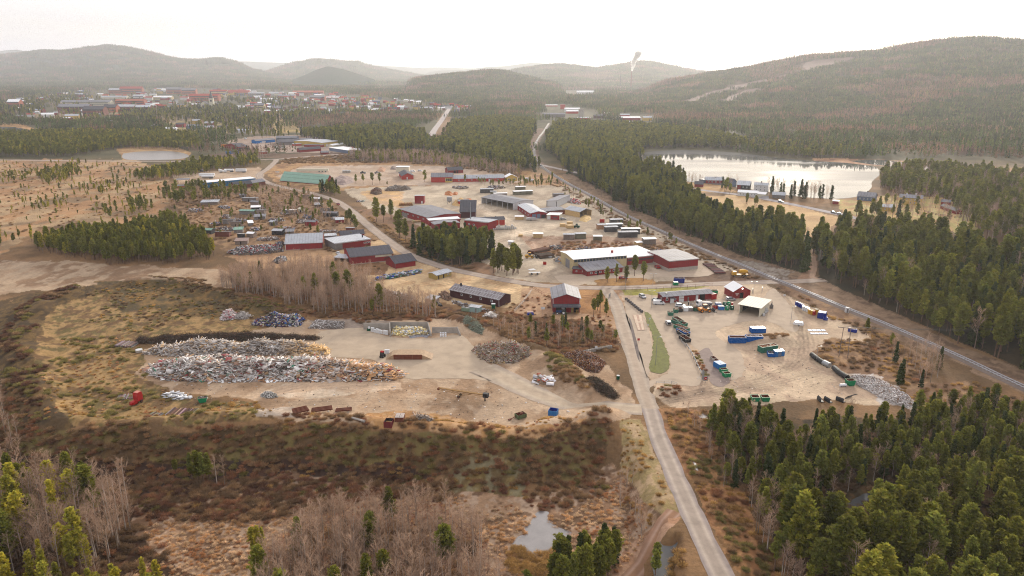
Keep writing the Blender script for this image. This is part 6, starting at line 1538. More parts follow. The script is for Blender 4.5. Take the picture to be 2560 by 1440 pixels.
# lakeside houses
for A, B, D, h, rf, ri, w, r, nm, lab, ft in [
 ((1764, 458), (1806, 459), 9, 3.0, 'gx', 2.4, RED, R_PAL, 'house', 'red house with pale roof and white windows by the lake', windows('f', 4, 1, 2.2, .07) + [('chimney', .6, .4, .4, 1, CONC)]),
 ((1748, 455), (1768, 458), 6, 2.6, 'flat', 0, SBLU, R_PAL, 'garage', 'low blue garage beside the red lake house', []),
 ((1736, 467), (1757, 468), 8, 2.6, 'gx', 2.0, RED, R_DRK, 'shed', 'plain red shed with grey roof near the lake road', []),
 ((1811, 464), (1828, 466), 9, 3.4, 'gx', 3.0, SBLU, R_DRK, 'house', 'slate house with steep dark roof by the lake', []),
 ((1842, 472), (1873, 474), 9, 3.8, 'gx', 3.0, BLK, R_PAL, 'house', 'black house with pale roof and red gable by the lake', [('panel', 'f', .02, .3, 0, 3.6, RED)] + windows('f', 3, 1.2, 2.4, .08)),
 ((1884, 478), (1918, 480), 9, 5.6, 'gx', 1.6, WHT, R_PAL, 'house', 'two storey white house on the lake shore', windows('f', 3, 3.4, 4.6, .08) + windows('f', 3, 1, 2.2, .08) + [('chimney', .5, .5, .4, 1.2, CONC)]),
 ((1844, 489), (1893, 492), 8, 3.0, 'gx', 1.4, WHT, R_WHT, 'bungalow', 'long low white bungalow beside the lake road', windows('f', 6, 1, 2.2, .05)),
 ((1893, 492), (1912, 494), 7, 2.6, 'gx', 1.2, CRM, R_WHT, 'garage', 'white garage at the end of the long bungalow', []),
 ((1930, 495), (1961, 497), 8, 2.8, 'gx', 1.8, GRY, R_PAL, 'shed', 'grey boarded shed with pale roof by the lake road', []),
 ((2142, 500), (2185, 504), 10, 3.4, 'gx', 3.0, SBLU, R_GRY, 'house', 'blue grey gabled house at the far lake corner', windows('f', 4, 1, 2.2, .06) + [('chimney', .5, .5, .4, 1, BLKS)]),
 ((2081, 510), (2096, 511), 6, 2.4, 'flat', 0, RED, R_WHT, 'carport', 'tiny red carport with white roof near the lake road', []),
 ((2247, 510), (2304, 514), 11, 5.4, 'gx', 1.8, YEL, R_GRY, 'farmhouse', 'large yellow farmhouse with grey roof among birches', windows('f', 5, 3.4, 4.6, .05) + windows('f', 5, 1, 2.2, .05) + [('porch', 'f', .2, .38, 0, 3, YEL, 2), ('chimney', .3, .5, .4, 1, WHT), ('chimney', .7, .5, .4, 1, WHT)]),
 ((2203, 527), (2236, 529), 8, 3.0, 'gx', 1.6, YEL, R_PAL, 'barn', 'small yellow barn beside the spruce', windows('f', 2, 1, 2.2, .1)),
 ((2352, 512), (2374, 514), 6, 2.6, 'gx', 1.4, RED, R_GRY, 'stable', 'low red stable with grey roof in the meadow', []),
 ((2350, 521), (2388, 535), 5, 2.4, 'gx', 1.2, RED, R_DRK, 'stable', 'long red stable with dark roof in the meadow', []),
 ((2118, 373), (2141, 375), 9, 3.4, 'gy', 3.2, GRY, R_GRY, 'cabin', 'lone grey gabled cabin in the wood beyond the lake', [])]:
 bld(nm, lab, nm, A, B, D, h, rf, ri, w, r, ft)
# allotment sheds
SHEDS = [(502, 513, 545, 7, R_PAL, OLDW, 'long pale shed with sagging roof'), (606, 504, 641, 6, R_PAL, GRY, 'grey shed with wide pale roof'), (626, 513, 645, 4, R_GRY, OLDW, 'low hut tucked under its pale neighbour'), (600, 495, 616, 4, R_GRY, GRY, 'small grey hut nearest the brown shed'),
 (757, 497, 780, 4, R_WHT, OLDW, 'white roofed hut beside the curved road'), (778, 504, 801, 3, R_WHT, GRY, 'flat white roofed hut next to the road verge'), (628, 526, 651, 4, R_WHT, BLK, 'black hut with white roof'), (641, 536, 661, 5, R_PAL, OLDW, 'brown hut with pale sloping roof'),
 (599, 536, 635, 4, R_GRN, GRY, 'long hut with pale green roof'), (635, 550, 663, 6, R_GRY, GRY, 'grey shed with ribbed roof between two tracks'), (706, 536, 736, 6, R_WHT, GRY, 'white roofed shed surrounded by scrap'), (746, 531, 756, 3, CRM, CRM, 'little cream caravan hut'),
 (787, 519, 808, 5, R_PAL, BLK, 'black shed with streaked roof'), (800, 531, 826, 4, R_PAL, GRY, 'hut with pale flat roof behind young pines'), (807, 541, 842, 4, R_GRY, BLK, 'long dark hut near the road pines'), (839, 558, 860, 5, R_PAL, RED, 'red hut with pale roof beside the road pines'),
 (557, 560, 584, 4, R_PAL, GRY, 'grey hut with pale roof and red fence'), (674, 564, 685, 4, R_PAL, GRY, 'narrow tall grey hut standing alone'), (622, 566, 634, 6, R_WHT, GRY, 'rusty van body hut with white roof'), (577, 566, 604, 4, R_GRY, OLDW, 'brown hut with pebbled grey roof'),
 (680, 587, 704, 6, R_PAL, BLK, 'dark shed with bright sloping roof'), (714, 588, 735, 5, R_GRY, OLDW, 'leaning shed with grey gable'), (865, 582, 884, 6, R_PAL, BRN, 'brown boarded shed behind the workshops'), (505, 585, 528, 5, R_GRN, BLK, 'black hut with green roof by the pine block'),
 (585, 583, 607, 5, R_GRN, GRY, 'grey hut with mossy roof'), (594, 597, 608, 4, R_PAL, BLK, 'tiny black hut with tilted roof'), (617, 594, 633, 4, R_WHT, OLDW, 'small hut with steep white roof'), (588, 612, 619, 5, M('rust_streaked_roof', S(176, 150, 140), var=.35, scale=1.5), OLDW, 'shed with rust streaked roof beside the scrap rows'),
 (538, 592, 573, 4, R_GRY, BRN, 'open woodshed filled with logs'), (763, 564, 788, 4, R_GRY, RED, 'low reddish hut beside scrapped cars')]
for i, (x0, y0, x1, d, rm, wm, lab) in enumerate(SHEDS):
 bld('allotment_shed', lab + ' among the allotments', 'shed', (x0, y0), (x1, y0 + (i % 3) - 1), d, 2.2 + .25 * (i % 3), ('sf', 'sb', 'gx')[i % 3], .7, wm, rm, [('door', 'f', .4, .4 + min(.3, 1 / max(2, (x1 - x0) / 3.2)), 0, 1.8, DARKM)] if i % 2 else [], over=.35)
# ---------------------------------------------------------------- the town, the church and the distant plants
def town(px, py, wp, hp, rf, wm, rm, lab, cat, grp=None, rz=0.0, win=0, nm=None, deep=None):
 """a far building given by how wide and tall it stands in the photograph"""
 sc = (SP + CP * (py - 720) / FPX) * FPX / HC
 w, h = wp / sc, hp / sc
 ri = h * .3 if rf == 'gx' else 0
 root = bld(nm or cat.replace(' ', '_'), lab, cat, (px - wp / 2, py), (px + wp / 2, py + 0.001), deep or min(w * .6, 22), h - ri, rf, ri, wm, rm, [('window_band', 'f', .04, .96, h * (.2 + .35 * j), h * (.36 + .35 * j), GLASS, wm) for j in range(2 if hp > 11 else 1)] if win else [], group=grp)
 root.rotation_euler[2] += rz
for x, y, w, h, wm, rm, lab in [
 (328, 234, 56, 17, R_ORG, R_RED, 'long brick apartment block with red roof at the top of town'), (290, 234, 36, 13, R_ORG, R_PAL, 'short brick block with white balconies'),
 (435, 235, 38, 16, R_ORG, R_GRY, 'brick apartment block with grey roof'), (472, 237, 36, 16, R_ORG, R_GRY, 'second brick block stepping down from the grey roofed one'),
 (545, 237, 44, 12, BEI, R_RED, 'pale block with long red roof'), (596, 237, 54, 11, R_ORG, R_RED, 'orange block beside the long red roof'),
 (510, 252, 74, 17, R_ORG, R_RED, 'broad red roofed town hall block'), (770, 238, 76, 11, R_ORG, R_ORG, 'tall orange brick block'), (716, 247, 40, 10, R_ORG, R_GRY, 'long low brick block with grey roof'),
 (793, 252, 38, 13, R_ORG, R_GRY, 'square brick block behind dark pines'), (214, 264, 124, 13, CRM, R_GRY, 'very long cream school with grey roof'), (184, 281, 78, 20, BRN, R_GRY, 'brown school wing with wide grey roof'),
 (234, 291, 52, 25, BRN, R_DRK, 'brown school hall with white doors'), (275, 281, 32, 19, R_ORG, R_DRK, 'brick school wing with dark roof'), (325, 263, 72, 15, R_ORG, R_ORG, 'orange care home with stepped roofs'),
 (314, 278, 44, 16, BRN, R_PAL, 'brown low wing with pale roof'), (357, 280, 38, 17, BRN, R_PAL, 'brown low house with pale roof behind pines'), (284, 251, 66, 11, CRM, R_PAL, 'pale low centre with flat grey roof'),
 (346, 250, 27, 13, WHT, R_PAL, 'white box house beside pointed spruces'), (406, 250, 46, 10, BEI, R_WHT, 'long white roofed shop'), (34, 269, 30, 20, R_ORG, R_WHT, 'brick and white block at the edge of town'),
 (648, 272, 24, 13, BEI, R_GRY, 'beige end wall block among bare trees'), (690, 277, 26, 10, GRY, R_GRY, 'low grey terrace among bare trees'), (692, 290, 42, 5, CONC, CONC, 'low pale wall building at the churchyard'), (690, 238, 36, 8, WHT, R_PAL, 'white town house in front of the orange block'), (640, 240, 40, 9, GRY, R_PAL, 'grey flat roofed shop beside the pines'), (825, 248, 44, 6, R_ORG, R_WHT, 'low brick terrace with white roof line')]:
 town(x, y, w, h, 'gx', wm, rm, lab, 'apartment block' if 'block' in lab else 'town building', win=1)
for x, y, w, h, wm, rm, lab in [
 (1360, 225, 52, 9, WHT, R_WHT, 'large white plant hall far off under the hills'), (1464, 236, 44, 9, WHT, R_WHT, 'long low white works beside the white plant'), (1585, 225, 18, 7, WHT, R_PAL, 'white boiler works at the foot of the smoking chimney'),
 (1379, 266, 30, 4, RED2, R_WHT, 'low red depot with white roof in the far works'), (1431, 280, 38, 10, WHT, R_WHT, 'long white processing hall of the far works'), (1407, 273, 12, 12, RED2, WHT, 'red and white tower of the far works'),
 (1432, 284, 32, 8, RED2, R_WHT, 'long red hall with white roof of the far works'), (1453, 293, 13, 20, CONC, CONC, 'grey concrete silo tower of the far works'), (1385, 293, 56, 10, GRY, R_GRY, 'long grey roofed depot of the far works'),
 (1460, 299, 32, 6, RED2, R_PAL, 'red gabled store below the concrete silo'), (1499, 296, 28, 9, DRED, R_DRK, 'dark red store beside the concrete silo'), (1562, 292, 24, 7, RED, R_PAL, 'tall red hall with pale roof in the far works'),
 (1576, 301, 50, 9, RED, R_WHT, 'long red hall with bright white roof strip'), (1619, 302, 22, 11, YEL, R_PAL, 'yellow factory building in the far works'), (1580, 313, 28, 10, WHT, R_WHT, 'white shed in the trees before the far works'), (1540, 297, 14, 7, CRM, R_PAL, 'pale roofed store in the far works'), (1518, 288, 14, 7, GRY, R_WHT, 'grey hall with white roof in the far works')]:
 town(x, y, w, h, 'gx' if h < 12 else 'flat', wm, rm, lab, 'factory', nm='factory')
# church with square tower and spire
e = empty('church', 'pale stone church with square tower and dark pointed spire', 'church', P(530, 272), .1)
m = MB(); m.prism([(-36, 0), (-4, 0), (-4, 9), (-20, 20), (-36, 9)][::1], -8, 8); m.build('nave', CRM, e)
m = MB(); m.prism([(-38, 8.2), (-20, 20.6), (-2, 8.2), (-2, 9), (-20, 21.4), (-38, 9)], -8.5, 8.5); m.build('nave_roof', R_DRK, e)
m = MB(); m.box((-5, -5, 0), (7, 5, 29)); tw = m.build('tower', CRM, e)
m = MB(); m.tube((1, 0, 29), (1, 0, 50), 7, .2, n=4); m.build('spire', R_DRK, e)
m = MB(); m.box((-1, -5.3, 20), (3, -5, 25)); m.build('belfry_opening', DARKM, tw)
# villas
VW = [(WHT, 'white'), (RED, 'red'), (YEL, 'yellow'), (SBLU, 'blue grey'), (BRN, 'brown'), (CRM, 'cream')]
rg = random.Random(5)
VILLAS = [(116, 295, 0), (178, 299, 2), (240, 310, 3), (268, 312, 5), (350, 302, 0), (385, 300, 1), (470, 296, 0), (490, 311, 2), (523, 317, 4), (483, 323, 3), (523, 328, 1), (560, 325, 5), (606, 333, 0), (425, 328, 0), (450, 318, 1), (390, 322, 4), (860, 293, 4), (1045, 276, 2), (1066, 277, 4), (1160, 278, 0)]
for x, y, c in VILLAS:
 wm, cn = VW[c]
 town(x, y, rg.uniform(20, 34), rg.uniform(9, 13), 'gx', wm, rg.choice((R_PAL, R_DRK, R_GRY) if c != 0 else (R_RED, R_PAL, R_WHT)), cn + ' villa among trees at the near edge of town', 'villa', cn + ' villas at the near edge of town', rg.uniform(-.5, .5))
n = 0
while n < 350:
 x, y = rg.uniform(620, 1180), rg.uniform(238, 284)
 if n > 180: x, y = rg.uniform(0, 640), rg.uniform(226, 300)
 if not inpoly(np.array([x]), np.array([y]), TOWN)[0]: continue
 c = rg.choice((0, 0, 1, 1, 2, 3, 4, 5)); wm, cn = VW[c]
 town(x, y, rg.uniform(8, 20), rg.uniform(5, 9), 'gx', wm, rg.choice((R_PAL, R_WHT, R_DRK, R_RED, R_RED, R_GRY)), 'small ' + cn + ' house in the hazy centre of town', 'house', cn + ' houses in the hazy centre of town', rg.uniform(-.7, .7), nm='town_house')
 n += 1
# town trees: clumps of conifers and bare crowns between the houses
rgn = np.random.default_rng(77); rows = []
CLUMP = [[(60, 240), (220, 228), (230, 250), (150, 262), (60, 262)], [(0, 258), (110, 262), (110, 284), (0, 290)], [(300, 284), (460, 275), (560, 262), (600, 275), (660, 296), (720, 300), (660, 322), (560, 312), (430, 300), (320, 318)], [(560, 248), (700, 250), (760, 256), (740, 266), (600, 262)], [(700, 290), (900, 282), (1000, 290), (880, 306), (720, 312)]]
for k in range(15000):
 x, y = rgn.uniform(0, 1185), rgn.uniform(225, 342)
 A_ = (np.array([x]), np.array([y]))
 if not inpoly(*A_, TOWN)[0]: continue
 ax, ay = ray0(x, y)
 if excl(np.array([float(ax)]), np.array([float(ay)]), 4)[0]: continue
 cl = any(inpoly(*A_, Z)[0] for Z in CLUMP)
 if not cl and (vnoise(x / 30, y / 9, 61) < .45 or rgn.random() < .6): continue
 bare = rgn.random() < (.12 if cl else .5)
 nm = 'birch_tree' if bare else ('pine_tree' if rgn.random() < .7 else 'spruce_tree')
 v = TREES[nm][1][rgn.integers(0, len(TREES[nm][1]))]
 rows.append((float(ax), float(ay), 0.0, rgn.uniform(.9, 1.6), rgn.random() * 6.28, SHAPE_ID[v[2].name]))
gn_points('town_trees', rows, SRC, 'loose cover of pines and bare trees between the town houses')
# tall far chimneys and the steam
e = pole('factory_chimney', 'tall slim factory chimney giving off white steam', 1577, 226, 105, 'chimney', RUST, r=3.2)
pole('factory_chimney', 'shorter dark chimney beside the steaming one', 1550, 224, 78, 'chimney', BLKS, r=2.2)
pole('radio_mast', 'thin radio mast on the small wooded hill', 1248, 213, 150, 'mast', GALV, r=1.2)
ms = bpy.data.materials.new('white_steam'); ms.use_nodes = True
t = ms.node_tree; t.nodes.clear(); vo = N(t, 'ShaderNodeVolumePrincipled'); vo.inputs['Color'].default_value = (1, 1, 1, 1); vo.inputs['Density'].default_value = .1; vo.inputs['Anisotropy'].default_value = .5
mo = N(t, 'ShaderNodeOutputMaterial'); t.links.new(vo.outputs[0], mo.inputs['Volume'])
pc = P(1577, 226); m = MB(); k = 12; R_ = 30
for i in range(R_):
 t = i / (R_ - 1); c = Vector((pc.x + 2 + 34 * t ** 1.5 + 7 * math.sin(t * 10) * t, pc.y, 104 + t * 112)); r = (4 + 22 * t ** .8) * (.75 + .45 * math.sin(i * 1.7) ** 2) * (1 if i < R_ - 2 else .5)
 for p in range(k): a = p * 6.2832 / k; q = r * (.8 + .4 * vnoise(p * 1.3, i * .7, 3)); m.v.append((c.x + math.cos(a) * q, c.y + math.sin(a) * q, c.z))
for i in range(R_ - 1):
 for p in range(k): m.f.append((i * k + p, i * k + (p + 1) % k, (i + 1) * k + (p + 1) % k, (i + 1) * k + p)); m.m.append(0); m.c.append(None)
m.f += [tuple(range(k))[::-1], tuple(range(k * (R_ - 1), k * R_))]; m.m += [0, 0]; m.c += [None, None]
tag(m.build('steam', ms, smooth=True), kind='stuff')
# ================================================================ recycling yard
car('white delivery van parked in front of the recycling office', 1647, 761, 1662, 761, 'van', C_WHITE)
car('silver car parked by the grass strip near the gate', 1606, 744, 1614, 749, 'suv', C_SILVER)
car('pale silver estate car parked beside the wheelie bin row', 1701, 767, 1714, 768, 'suv', C_WHITE)
car('silver car parked before the white roofed red hall', 1827, 751, 1839, 751, 'suv', C_SILVER)
car('silver car with its boot open beside the diagonal skips', 1670, 810, 1664, 801, 'suv', C_SILVER, hatch=True)
car('dark car half hidden at the gable of the recycling office', 1640, 752, 1650, 748, 'car', C_DARK)
loader('orange wheel loader in front of the green bins', 1763, 780, 1785, 779, C_ORANGE, 1.05)
e = empty('lorry', 'white cab lorry with grey tipper bed behind the orange loader', 'lorry', P(1756, 766), heading(1756, 766, 1745, 767))
m = MB(); m.prism([(.9, .7), (2.7, .7), (2.75, 1.6), (2.5, 2.9), (.9, 2.95)], -1.15, 1.15); cb = m.build('cab', C_WHITE, e)
m = MB(); m.prism([(2.45, 1.7), (2.78, 1.7), (2.55, 2.6), (2.3, 2.6)], -1.0, 1.0); m.build('windscreen', GLASS, cb)
m = MB(); m.box((-4.0, -1.0, .7), (.9, 1.0, .95)); m.build('chassis', BLKS, e)
m = MB(); m.prism([(-4.1, 1.0), (.7, 1.0), (.8, 2.3), (-4.3, 1.7)], -1.2, 1.2); m.build('tipper', R_GRY, e)
wheels(e, [(x, y) for x in (1.8, -2.2, -3.3) for y in (-1.0, 1.0)], .5, .35)
for px, lab, mt, top in [(1792, 'sky blue lidded container at the back beside green igloos', C_LBLUE, 0), (1796, 'sky blue lidded container in front beside green igloos', C_LBLUE, 1)]:
 skip('recycling_container', lab, (px - (3 if not top else 0), 768 if not top else 776), (px + (12 if not top else 15), 768 if not top else 776), 2.0, 1.7, mt, lid=WHT, ribs=False, cat='container', taper=.12)
skip('recycling_container', 'dull red container behind the sky blue ones', (1783, 773), (1795, 773), 1.8, 1.5, C_REDP, ribs=False, cat='container', taper=.1)
for px, py, mt, lab in [(1811, 765, C_DGREEN, 'dark green glass igloo at the back'), (1821, 764, C_GREEN, 'bright green glass igloo at the back'), (1817, 775, C_GREEN, 'bright green glass igloo in the front row'), (1829, 774, C_DGREEN, 'dark green glass igloo in the front row')]:
 tub('glass_igloo', lab + ' beside the blue containers', px, py, 1.0, 1.9, mt, 'recycling bin', WHT, 'green glass igloos', dome=True)
tub('waste_drum', 'small red drum behind the green igloos', 1830, 765, .5, 1.5, C_REDP, 'drum')
ROW = [(1671, 790, 1684, C_TEAL, 'green open bin full of boards at the head of the bin row'), (1685, 783, 1696, C_TEAL, 'worn green bin with light planks on top'), (1697, 781, 1707, BLKS, 'black bin between white and worn green ones'), (1709, 779, 1721, C_WHITE, 'white lidded bin in the bin row'), (1722, 779, 1732, GRY, 'grey lidded bin next to the white one'), (1734, 779, 1746, C_DGREEN, 'bottle green bin next to the orange loader')]
for x0, y0, x1, mt, lab in ROW:
 skip('waste_bin', lab, (x0, y0), (x1, y0), 2.4, 1.6, mt, load=[S(150, 120, 90), S(190, 180, 160)] if 'board' in lab or 'plank' in lab else None, lid=(C_WHITE if 'white' in lab else GRY) if 'lidded' in lab else None, ribs=False, taper=.08, cat='waste bin')
DIAG = [((1680, 800), (1697, 807), C_TEAL, 'teal skip nearest the bin row in the stepped skip row'), ((1677, 807), (1709, 805), C_TEAL, 'long skip with rusty empty inside in the stepped skip row'), ((1683, 820), (1714, 819), C_TEAL, 'long skip with brown wood waste in the stepped skip row'), ((1690, 829), (1713, 828), C_BLUE, 'blue and teal skip below the wood waste one'), ((1691, 834), (1711, 833), BLKS, 'black skip with rusty patch below the blue one'), ((1696, 846), (1714, 845), BLKS, 'last black skip above the handrail')]
for (A, B, mt, lab) in DIAG:
 skip('skip', lab, A, (B[0], A[1] + 12), 2.4, 1.5, mt, RUST, [S(120, 76, 56), S(150, 100, 70)] if 'wood' in lab else None, cat='skip', taper=.15)
for (A, B, D, mt, lab, ld) in [
 ((1824, 859), (1865, 858), 2.5, C_BLUE, 'big blue ribbed container half full with rusty inside', None), ((1866, 856), (1907, 854), 2.5, C_BLUE, 'big blue ribbed container heaped with mixed scrap', [S(210, 200, 190), S(120, 110, 110), S(170, 130, 100)]),
 ((1904, 884), (1944, 878), 2.5, C_TEAL, 'worn green container heaped with brown cardboard', [S(206, 160, 120), S(180, 120, 90), S(236, 220, 200)]), ((1920, 893), (1938, 894), 2.6, C_BLUE, 'low open blue skip in front of the worn green container', [S(60, 60, 80)])]:
 skip('roll_off_container', lab, A, B, D, 2.4 if 'low' not in lab else 1.5, mt, RUST, ld, cat='container')
skip('compactor', 'blue container with white folding lids behind the two big ones', (1879, 834), (1914, 833), 2.6, 2.0, C_BLUE, lid=C_WHITE, nlid=3, cat='container')
for i, (x, mt, lab) in enumerate([(1937, C_LBLUE, 'pale blue bin beside the low open skip'), (1945, SBLU, 'grey blue bin in the middle of the three'), (1953, C_LBLUE, 'pale blue bin at the far end of the three')]):
 skip('waste_bin', lab, (x, 893 - i), (x + 8, 893 - i), 2.2, 2.0, mt, lid=C_WHITE, ribs=False, cat='waste bin')
e = empty('cargo_trailer', 'white covered cargo trailer parked alone on the gravel', 'trailer', P(1995, 814), heading(1995, 814, 1980, 812))
m = MB(); m.prism([(-2.1, .5), (1.9, .5), (1.9, .9), (1.4, 1.7), (-1.6, 1.75), (-2.1, 1.2)], -.9, .9); m.build('body', C_WHITE, e)
m = MB(); m.box((-2.0, -.94, .55), (1.8, -.9, 1.15)); m.build('side_panel', GALV, e)
m = MB(); m.tube((1.9, 0, .5), (3.3, 0, .45), .06); m.build('drawbar', GALV, e)
wheels(e, [(-.3, -.9), (-.3, .9)], .32, .2)
BINS = [(1990, 766, C_DBLUE, 'deep blue bin at the head of the bin line by the railway'), (1997, 769, C_DBLUE, 'second deep blue bin by the railway'), (2003, 772, C_DBLUE, 'third deep blue bin touching the white ones'), (2007, 777, C_WHITE, 'first white bin after the deep blue ones'), (2012, 779, C_WHITE, 'middle white bin in the bin line by the railway'), (2017, 781, C_WHITE, 'last white bin before the yellow ones'), (2022, 786, C_YELLOW, 'first yellow bin after the white ones'), (2028, 788, C_YELLOW, 'yellow bin behind the red one'), (2032, 789, C_REDP, 'small red bin among the yellow ones'), (2038, 788, C_YELLOW, 'tall yellow bin with cream lid')]
for x, y, mt, lab in BINS:
 skip('waste_bin', lab, (x, y), (x + 7, y), 1.4, 1.8 if 'tall' not in lab else 2.4, mt, lid=mt if 'cream' not in lab else CRM, ribs=False, cat='waste bin')
skip('container', 'large deep blue container at the end of the bin line', (2043, 796), (2063, 799), 3, 2.6, C_DBLUE, lid=C_DBLUE, cat='container')
skip('waste_bin', 'small deep blue box at the foot of the large blue container', (2058, 801), (2069, 802), 1.4, 1.2, C_DBLUE, lid=C_DBLUE, ribs=False, cat='waste bin')
skip('sofa_bin', 'deep blue low container near the twin legged power pole', (2119, 829), (2141, 833), 1.6, 1.2, C_DBLUE, lid=C_DBLUE, nlid=3, ribs=False, cat='container')
for i in range(8):
 c, r_ = i % 4, i // 4
 x0 = 2020 + 11 * c + 6 * r_; y0 = 828 + 8 * r_
 p = P(x0 + 5, y0 - 2); e = empty('flat_cover', 'pale blue flat lid lying on the gravel in two rows of four', 'lid', (p.x, p.y, p.z), 0, 'pale blue lids lying on the gravel')
 m = MB(); m.prism([(-.82, 0), (.82, 0), (.76, .14), (-.76, .14)], -.75, .75); m.build('panel', C_LBLUE, e)
 m = MB(); m.box((-.3, -.06, .14), (.3, .06, .2)); m.build('handle', C_BLUE, e)
for x, y, lab in [(1880, 1005, 'green skip with rusty inside at the forest edge beside the white marked twin'), (1905, 1005, 'green skip farther along the forest edge, second of the pair')]:
 skip('skip', lab, (x, y), (x + 20, y), 2.4, 1.5, C_GREEN, RUST, taper=.25)
skip('skip', 'tapered green skip at the end of the broken glass heap', (2119, 966), (2139, 965), 2.2, 1.9, C_GREEN, RUST, taper=.5, ribs=False)
tub_ = empty('fuel_tank', 'small white tank lying in front of the green skip', 'tank', P(2107, 966), .1)
m = MB(); m.tube((-1.1, 0, .5), (1.1, 0, .5), .5, n=12); m.build('tank', C_WHITE, tub_)
m = MB(); m.box((-.8, -.4, 0), (-.6, .4, .2)); m.box((.6, -.4, 0), (.8, .4, .2)); m.build('cradle', BLKS, tub_)
PIPE = [((2029, 892), (2043, 903), 'black tarred culvert lying at the yard edge, first of four'), ((2044, 904), (2057, 912), 'black culvert between the first one and the grey tank'), ((2084, 925), (2096, 936), 'black culvert after the grey tank'), ((2097, 937), (2118, 950), 'longest black culvert before the broken glass heap')]
for A, B, lab in PIPE:
 a, b = P(*A), P(*B); e = empty('culvert_pipe', lab, 'pipe', a, math.atan2(b.y - a.y, b.x - a.x)); L = (b - a).length
 m = MB(); m.tube((0, 0, .9), (L, 0, .9), .9, n=14, caps=False); m.tube((L, 0, .9), (0, 0, .9), .78, n=14, caps=False)
 for i in range(int(L / 1.2) + 1): m.tube((i * 1.2, 0, .9), (i * 1.2 + .15, 0, .9), .98, n=14, caps=False)
 m.build('pipe', BLKS, e)
a, b = P(2058, 912), P(2074, 920); e = empty('storage_tank', 'grey cylindrical tank among the black culverts', 'tank', a, math.atan2(b.y - a.y, b.x - a.x))
m = MB(); m.tube((0, 0, .95), ((b - a).length, 0, .95), .95, n=14); m.build('tank', GALV, e)
m = MB(); m.box((.6, -.7, 0), (.9, .7, .3)); m.box(((b - a).length - .9, -.7, 0), ((b - a).length - .6, .7, .3)); m.build('cradle', BLKS, e)
heap('broken_glass_heap', 'flat pale heap of crushed glass and plaster beyond the green skip', [(2114, 944), (2140, 938), (2185, 942), (2230, 965), (2270, 990), (2292, 1012), (2270, 1020), (2230, 1010), (2190, 990), (2150, 968), (2130, 956)], .7, 2200, [(5, (226, 218, 214)), (2, (180, 170, 164)), (1, (150, 120, 100))], [(1, (.22, .16, .05)), (2, (.12, .1, .05))], 21, basecol=(204, 194, 186))
for i, (x, y, lab) in enumerate([(2046, 1002, 'black loader bucket with its teeth to the forest'), (2066, 1004, 'flat black scraper blade between two buckets'), (2098, 1004, 'dark blue wide bucket beside a red bracket')]):
 e = empty('loader_bucket', lab, 'bucket', P(x, y), .3 * i); m = MB()
 m.prism([(0, 0), (1.3, .05), (1.3, .2), (.3, .3), (.25, 1.0), (.5, 1.3), (.35, 1.4), (0, 1.0)], -1.3, 1.3); m.build('shell', BLKS, e)
 m = MB(); [m.box((1.3, -1.2 + j * .48, .05), (1.55, -1.1 + j * .48, .15)) for j in range(6)]; m.build('teeth', RUST, e)
e = empty('grapple', 'black ribbed sorting grab tipped on its side', 'grab', P(2128, 998), .5); m = MB()
for j in range(7):
 for q in range(6):
  a0, a1 = q * .45, (q + 1) * .45
  m.tube((-1.5 + j * .5, 1.1 * math.cos(a0), .9 + .9 * math.sin(a0 - 1)), (-1.5 + j * .5, 1.1 * math.cos(a1), .9 + .9 * math.sin(a1 - 1)), .08, n=5)
m.tube((-1.5, 1.1, .1), (1.5, 1.1, .1), .1); m.build('tines', BLKS, e)
# lane beside the ramp
skip('battery_cabinet', 'turquoise cabinet with four dark hatches in the ramp lane', (1797, 925), (1815, 922), 3.4, 1.8, C_LBLUE, lid=C_LBLUE, ribs=False, cat='cabinet')
skip('skip', 'short green skip behind its twin in the ramp lane', (1804, 934), (1820, 932), 1.7, 1.4, C_GREEN, RUST, taper=.1)
skip('skip', 'short green skip at the mouth of the ramp lane', (1812, 945), (1828, 943), 1.9, 1.5, C_GREEN, RUST, taper=.1)
for i, (x, y) in enumerate([(1782, 902), (1789, 908)]):
 skip('concrete_bin', ('grey', 'yellowish grey')[i] + ' low concrete bin behind the turquoise cabinet', (x, y), (x + 10, y - 1), 2.2, .9, CONC, ribs=False, cat='bin')
def rail(name, label, pts, h, mt, r=.05, sp=2.0, bars=(1.0, .55)):
 L = smooth(pline(pts), sp); e = empty(name, label, name.replace('_', ' '), (L[0].x, L[0].y, 0)); o = L[0]
 m = MB()
 for p in L: z = G1(p.x, p.y); m.box((p.x - o.x - r, p.y - o.y - r, z - .2), (p.x - o.x + r, p.y - o.y + r, z + h))
 m.build('post', mt, e)
 m = MB()
 for f in bars:
  for p, q in zip(L, L[1:]): m.tube((p.x - o.x, p.y - o.y, G1(p.x, p.y) + h * f - r), (q.x - o.x, q.y - o.y, G1(q.x, q.y) + h * f - r), r, n=5)
 m.build('rail', mt, e)
rail('guard_rail', 'long steel guard rail along the ramp lane', [(1716, 864), (1727, 882), (1738, 903), (1748, 925), (1757, 942)], 1.0, GALV, .09, 2.5)
rail('handrail', 'grey handrail closing the end of the skip row', [(1702, 848), (1703, 856), (1714, 868)], 1.1, GALV, .05, 1.2)
rail('handrail', 'grey handrail with boards on the round mound', [(1640, 962), (1660, 961), (1678, 961), (1692, 966)], 1.3, GALV, .06, 2.2)
rail('wire_fence', 'brown wire fence behind the recycling office', [(1560, 728), (1600, 727), (1640, 726), (1700, 722), (1780, 716)], 1.7, RUST, .05, 3.5, (1.0, .5))
rail('wire_fence', 'brown wire fence in front of the tall red barn', [(1330, 722), (1360, 740), (1378, 742)], 1.6, RUST, .05, 3.0, (1.0, .5))
